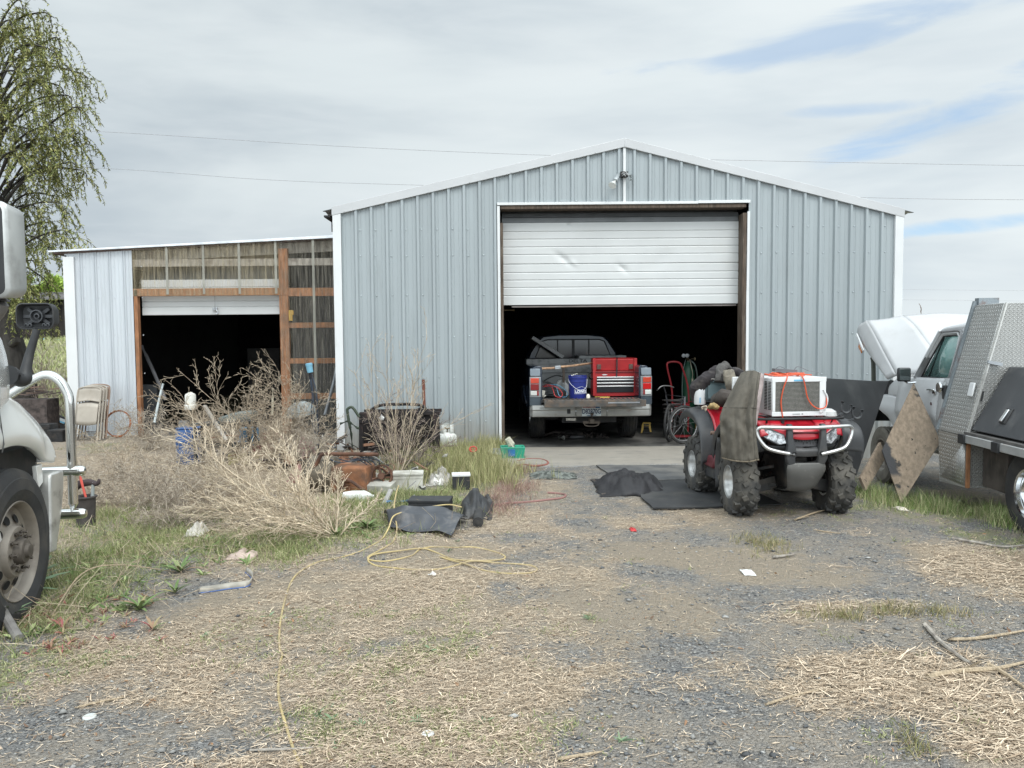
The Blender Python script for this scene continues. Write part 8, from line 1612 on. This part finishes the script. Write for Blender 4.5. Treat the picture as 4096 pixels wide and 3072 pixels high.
b0 = GZ(1640, 1900); bush('thin_bush', b0, [at(1360, 1680, 10), at(1450, 1690, 10), at(1560, 1640, 10), at(1680, 1620, 10), at(1780, 1660, 10), at(1830, 1760, 10), at(1520, 1750, 9.8), at(1720, 1750, 9.8)], tw_dark, 'dark brown twiggy undergrowth in front of the black cabinet', .006, 3, (18, 8), .7, .36, .15, .1, 8, rmin=.0026)
for k, (c_, lab) in enumerate((((620, 1800), 'low dry bush before the left shed door post'), ((780, 1790), 'low dry bush around the white jug stake'), ((940, 1800), 'low dry bush around the dark bench'), ((1120, 1880), 'low dry bush around the magenta cloth'), ((1320, 1880), 'low dry bush left of the rusty engine'), ((1130, 1790), 'low dry bush under the clear dome'))):
    b0 = GZ(*c_); R = random.Random(40+k); bush('low_bush', b0, [b0+V(R.uniform(-.75, .75), R.uniform(-.4, .4), R.uniform(.15, .75)) for _ in range(12)], (tw_gray, tw_tan)[k % 2], lab, .0055, 3, (19, 9), .8, .42, .2, .1, 50+k, rmin=.0028)
for k, (c_, H_, lab) in enumerate((((185, 1700), 1.7, 'grey leafless shrub in the field behind the semi mirror arm'), ((262, 1690), 1.5, 'grey leafless shrub against the left corner of the shed'), ((90, 1700), 1.2, 'dark leafless shrub beneath the willow'))):
    b0 = G(*c_); b0.y = 16.2+k*.5; b0.x = at(c_[0], 1600, b0.y).x; b0.z = gzs(b0.x, b0.y); R = random.Random(60+k)
    bush('bare_shrub', b0, [b0+V(R.uniform(-.9, .9), R.uniform(-.4, .4), H_*R.uniform(.5, 1.1)) for _ in range(9)], tw_dark, lab, .012, 3, (11, 6), .5, .34, .12, .2, 70+k, 'shrub', rmin=.003)
b0 = G(3700, 1600); b0 = V(at(3705, 1380, 45).x, 45, 0); bush('bare_tree', b0, [at(3655, 1262, 45), at(3690, 1250, 45), at(3705, 1236, 45), at(3740, 1262, 45), at(3720, 1270, 45)], tw_dark, 'bare tree top peeking over the open hood of the work truck', .09, 3, (9, 5), .6, .22, .08, .55, 80, 'tree', rmin=.012)
# sticks and fallen branches
BR = [([(3700, 2510), (3760, 2580), (3850, 2650), (3880, 2665)], .013, 'dark forked dead branch on the straw at right'), ([(3790, 2568), (3900, 2560), (4010, 2545), (4110, 2530)], .010, 'long thin branch running off the right edge above the straw'), ([(3710, 2722), (3840, 2700), (3980, 2690), (4110, 2662)], .014, 'pale peeled branch crossing the straw at right'), ([(3955, 2672), (4020, 2710), (4110, 2775)], .012, 'frayed pale stalk at the right edge'), ([(3062, 2832), (3150, 2800), (3240, 2772), (3300, 2765)], .007, 'curved straw coloured stick near the middle of the drive'), ([(3810, 2160), (3920, 2180), (4010, 2195), (4110, 2185)], .011, 'dark twig by the rear wheel of the work truck'), ([(3180, 2085), (3260, 2060), (3330, 2040)], .010, 'tan stick on the ground under the front of the quad'), ([(3090, 2235), (3140, 2228), (3180, 2222)], .011, 'short black stick on the brown dirt before the quad'), ([(300, 2838), (400, 2812), (500, 2795)], .006, 'pale straight stalk on the gravel at bottom left'), ([(3255, 2125), (3320, 2135), (3360, 2140)], .006, 'thin pale twig lying before the right front wheel of the quad'), ([(1000, 3010), (1180, 3000), (1260, 2995)], .006, 'dark twig lying under the yellow hose at the bottom'), ([(2230, 3035), (2330, 3020), (2410, 3008)], .007, 'pale twig at the bottom middle of the yard'), ([(200, 2480), (330, 2350), (480, 2310), (700, 2290)], .006, 'long bleached bare stem bending through the weeds at left')]
for k, (L_, r, lab) in enumerate(BR):
    P = []
    for j, q in enumerate(L_): p = GZ(*q); p.z += r+(.10*math.sin(PI*j/(len(L_)-1)) if 'bleached' in lab else .004); P.append(p)
    b = MB(); b.tube(P, [r, r*.9, r*.5], 7, sm=6, nz=.25, nf=25)
    if k in (0, 1, 2, 5, 6):
        for u in (.35, .6): i = int(u*(len(L_)-1)); b.tube([P[i], P[i]+V(.10, .05, .01), P[i]+V(.18, .12, .0)], [r*.5, r*.3], 5, sm=3)
    thing_mesh(b, 'fallen_branch', wood_grey if k in (0, 5, 7, 10) else M('stalk', (.33, .26, .175), .85, 0, .3, 9, stretch=(9, 9, 9)), lab, 'branch', group='fallen sticks in the yard')
# ---- willow on the left
tr = empty('willow_tree', V(at(15, 1500, 17).x, 17, .0), 0, 'tall drooping olive green willow at the upper left edge', 'tree'); To = np.array(tr.location); bark = M('bark', (.05, .045, .04), .9, 0, .3, 3, stretch=(4, 4, .8), bump=.5, bs=12)
def tp(px, py, Y): return at(px, py, Y)-tr.location
b = MB(); b.tube([tp(75, 1640, 17), tp(50, 1480, 17), tp(20, 1350, 17), tp(-40, 1200, 17), tp(-90, 950, 17), tp(-120, 600, 17.2), tp(-100, 250, 17.3)], [.42, .36, .32, .28, .22, .12], 14, sm=5, nz=.15, nf=2); b.tube([tp(15, 1400, 16.9), tp(45, 1378, 16.8), tp(72, 1358, 16.7)], [.09, .07], 10); b.build('trunk', bark, tr)
R = random.Random(12); A = []; B_ = []; ra = []; rb = []; LP = []; LD = []
def seg(p, q, r1, r2): A.append(tuple(p)); B_.append(tuple(q)); ra.append(r1); rb.append(r2)
ends = [(100, 40), (210, 90), (150, 150), (245, 190), (275, 240), (200, 260), (320, 300), (300, 380), (395, 335), (330, 420), (365, 470), (240, 440), (120, 330), (60, 250), (20, 160), (370, 600), (340, 560), (280, 600), (390, 720), (350, 690), (250, 700), (150, 560), (80, 480), (180, 700), (100, 760), (30, 620), (230, 820), (300, 850), (160, 860), (60, 880), (270, 930), (310, 960), (200, 1000), (120, 1000), (40, 1010), (150, 1080), (90, 1150), (200, 1150), (30, 1200), (-60, 400), (-50, 700), (-60, 950), (10, 380), (180, 370), (210, 620), (20, 800), (100, 640), (150, 200), (60, 120), (140, 1180), (60, 1080), (110, 900), (230, 540), (150, 460), (40, 540), (110, 1240), (170, 1250), (-20, 1100)]
for ex, ey in ends:
    Y0 = 17+R.uniform(-1.6, 1.6); e = tp(ex-(70 if ex > 250 else 30), ey-40, Y0); sy = min(1300, ey+R.uniform(150, 420)); s0 = tp(-90+R.uniform(-20, 30), sy, 17.1)
    mid = s0.lerp(e, .5)+V(0, 0, R.uniform(.3, .8)); P = cr([s0, mid, e, e+V(.15, 0, -.35)], 8)
    for i in range(len(P)-1): u = i/len(P); seg(P[i], P[i+1], .032*(1-u)+.006, .032*(1-(i+1)/len(P))+.006)
    for k in range(16):
        u = R.uniform(.42, 1); i = int(u*(len(P)-2)); p = P[i].lerp(P[i+1], R.random())+V(R.gauss(0, .05), R.gauss(0, .12), R.gauss(0, .05)); d = V(R.gauss(.05, .45), R.gauss(0, .45), R.uniform(-.4, .4)).normalized(); L_ = R.uniform(.4, 1.05); n = 9
        for j in range(n):
            d = (d+V(R.gauss(0, .08), R.gauss(0, .08), -.26)).normalized(); q = p+d*(L_/n); seg(p, q, .004, .0035)
            for _ in range(5): LP.append(tuple(p.lerp(q, R.random()))); LD.append(tuple((d*.7+V(R.gauss(0, .6), R.gauss(0, .6), R.gauss(-.15, .45))).normalized()))
            p = q
v, f = sticks(A, B_, ra, rb); np_mesh('limbs', v, f, bark, tr)
LP = np.array(LP); LD = np.array(LD); n = len(LP)
v, f = ribbons(LP, LD, NR.uniform(.045, .10, n), NR.uniform(.014, .030, n), NR.normal(0, .2, (n, 3)), 2, shape='leaf')
np_mesh('crown', v, f, M('willow_leaf', (.155, .185, .055), .65, 0, .25, .8, col2=(.32, .31, .12), island=.3, spec=.25), tr)
# ---- green trees beyond the barn
def far_tree(px0, px1, pyt, pyb, Y, n, mat, label, seed):
    R = np.random.default_rng(seed); c = at((px0+px1)/2, (pyt+pyb)/2, Y); w2 = (at(px1, pyb, Y).x-at(px0, pyb, Y).x)/2; h2 = (at(px0, pyt, Y).z-at(px0, pyb, Y).z)/2
    o = empty('green_tree', V(c.x, Y, 2.0), 0, label, 'tree'); nb = 26; bc = R.normal(0, .42, (nb, 3)); bc[:, 2] = np.abs(bc[:, 2])*1.1-.5; k = R.integers(0, nb, n)
    d = R.normal(0, 1, (n, 3)); d /= np.linalg.norm(d, axis=1)[:, None]; P = (bc[k]+d*.26*(.6+.5*R.random((n, 1))))*np.array([w2*1.25, w2, h2*1.35])+np.array([0, 0, c.z-2.0])
    D = d*.5+R.normal(0, .5, (n, 3))+np.array([0, 0, .35]); D /= np.linalg.norm(D, axis=1)[:, None]; v, f = ribbons(P, D, R.uniform(.25, .5, n), R.uniform(.07, .13, n), R.normal(0, .2, (n, 3)), 2, shape='leaf')
    np_mesh('crown', v, f, mat, o); b = MB(); b.tube([V(0, 0, -.2), V(.1, 0, 1.2), V(0, 0, c.z-1.4)], [.3, .2, .1], 8, sm=3); b.build('trunk', bark, o)
fg = M('far_green', (.22, .34, .05), .7, 0, .35, .3, col2=(.42, .54, .12), island=.25)
far_tree(120, 260, 1085, 1230, 52, 7000, fg, 'bright spring green tree beyond the barn roof', 1); far_tree(215, 330, 1120, 1230, 54, 5000, fg, 'second bright green tree half behind the white shed wall', 2); far_tree(-60, 130, 1100, 1240, 56, 5000, fg, 'green tree beyond the barn behind the willow', 3)
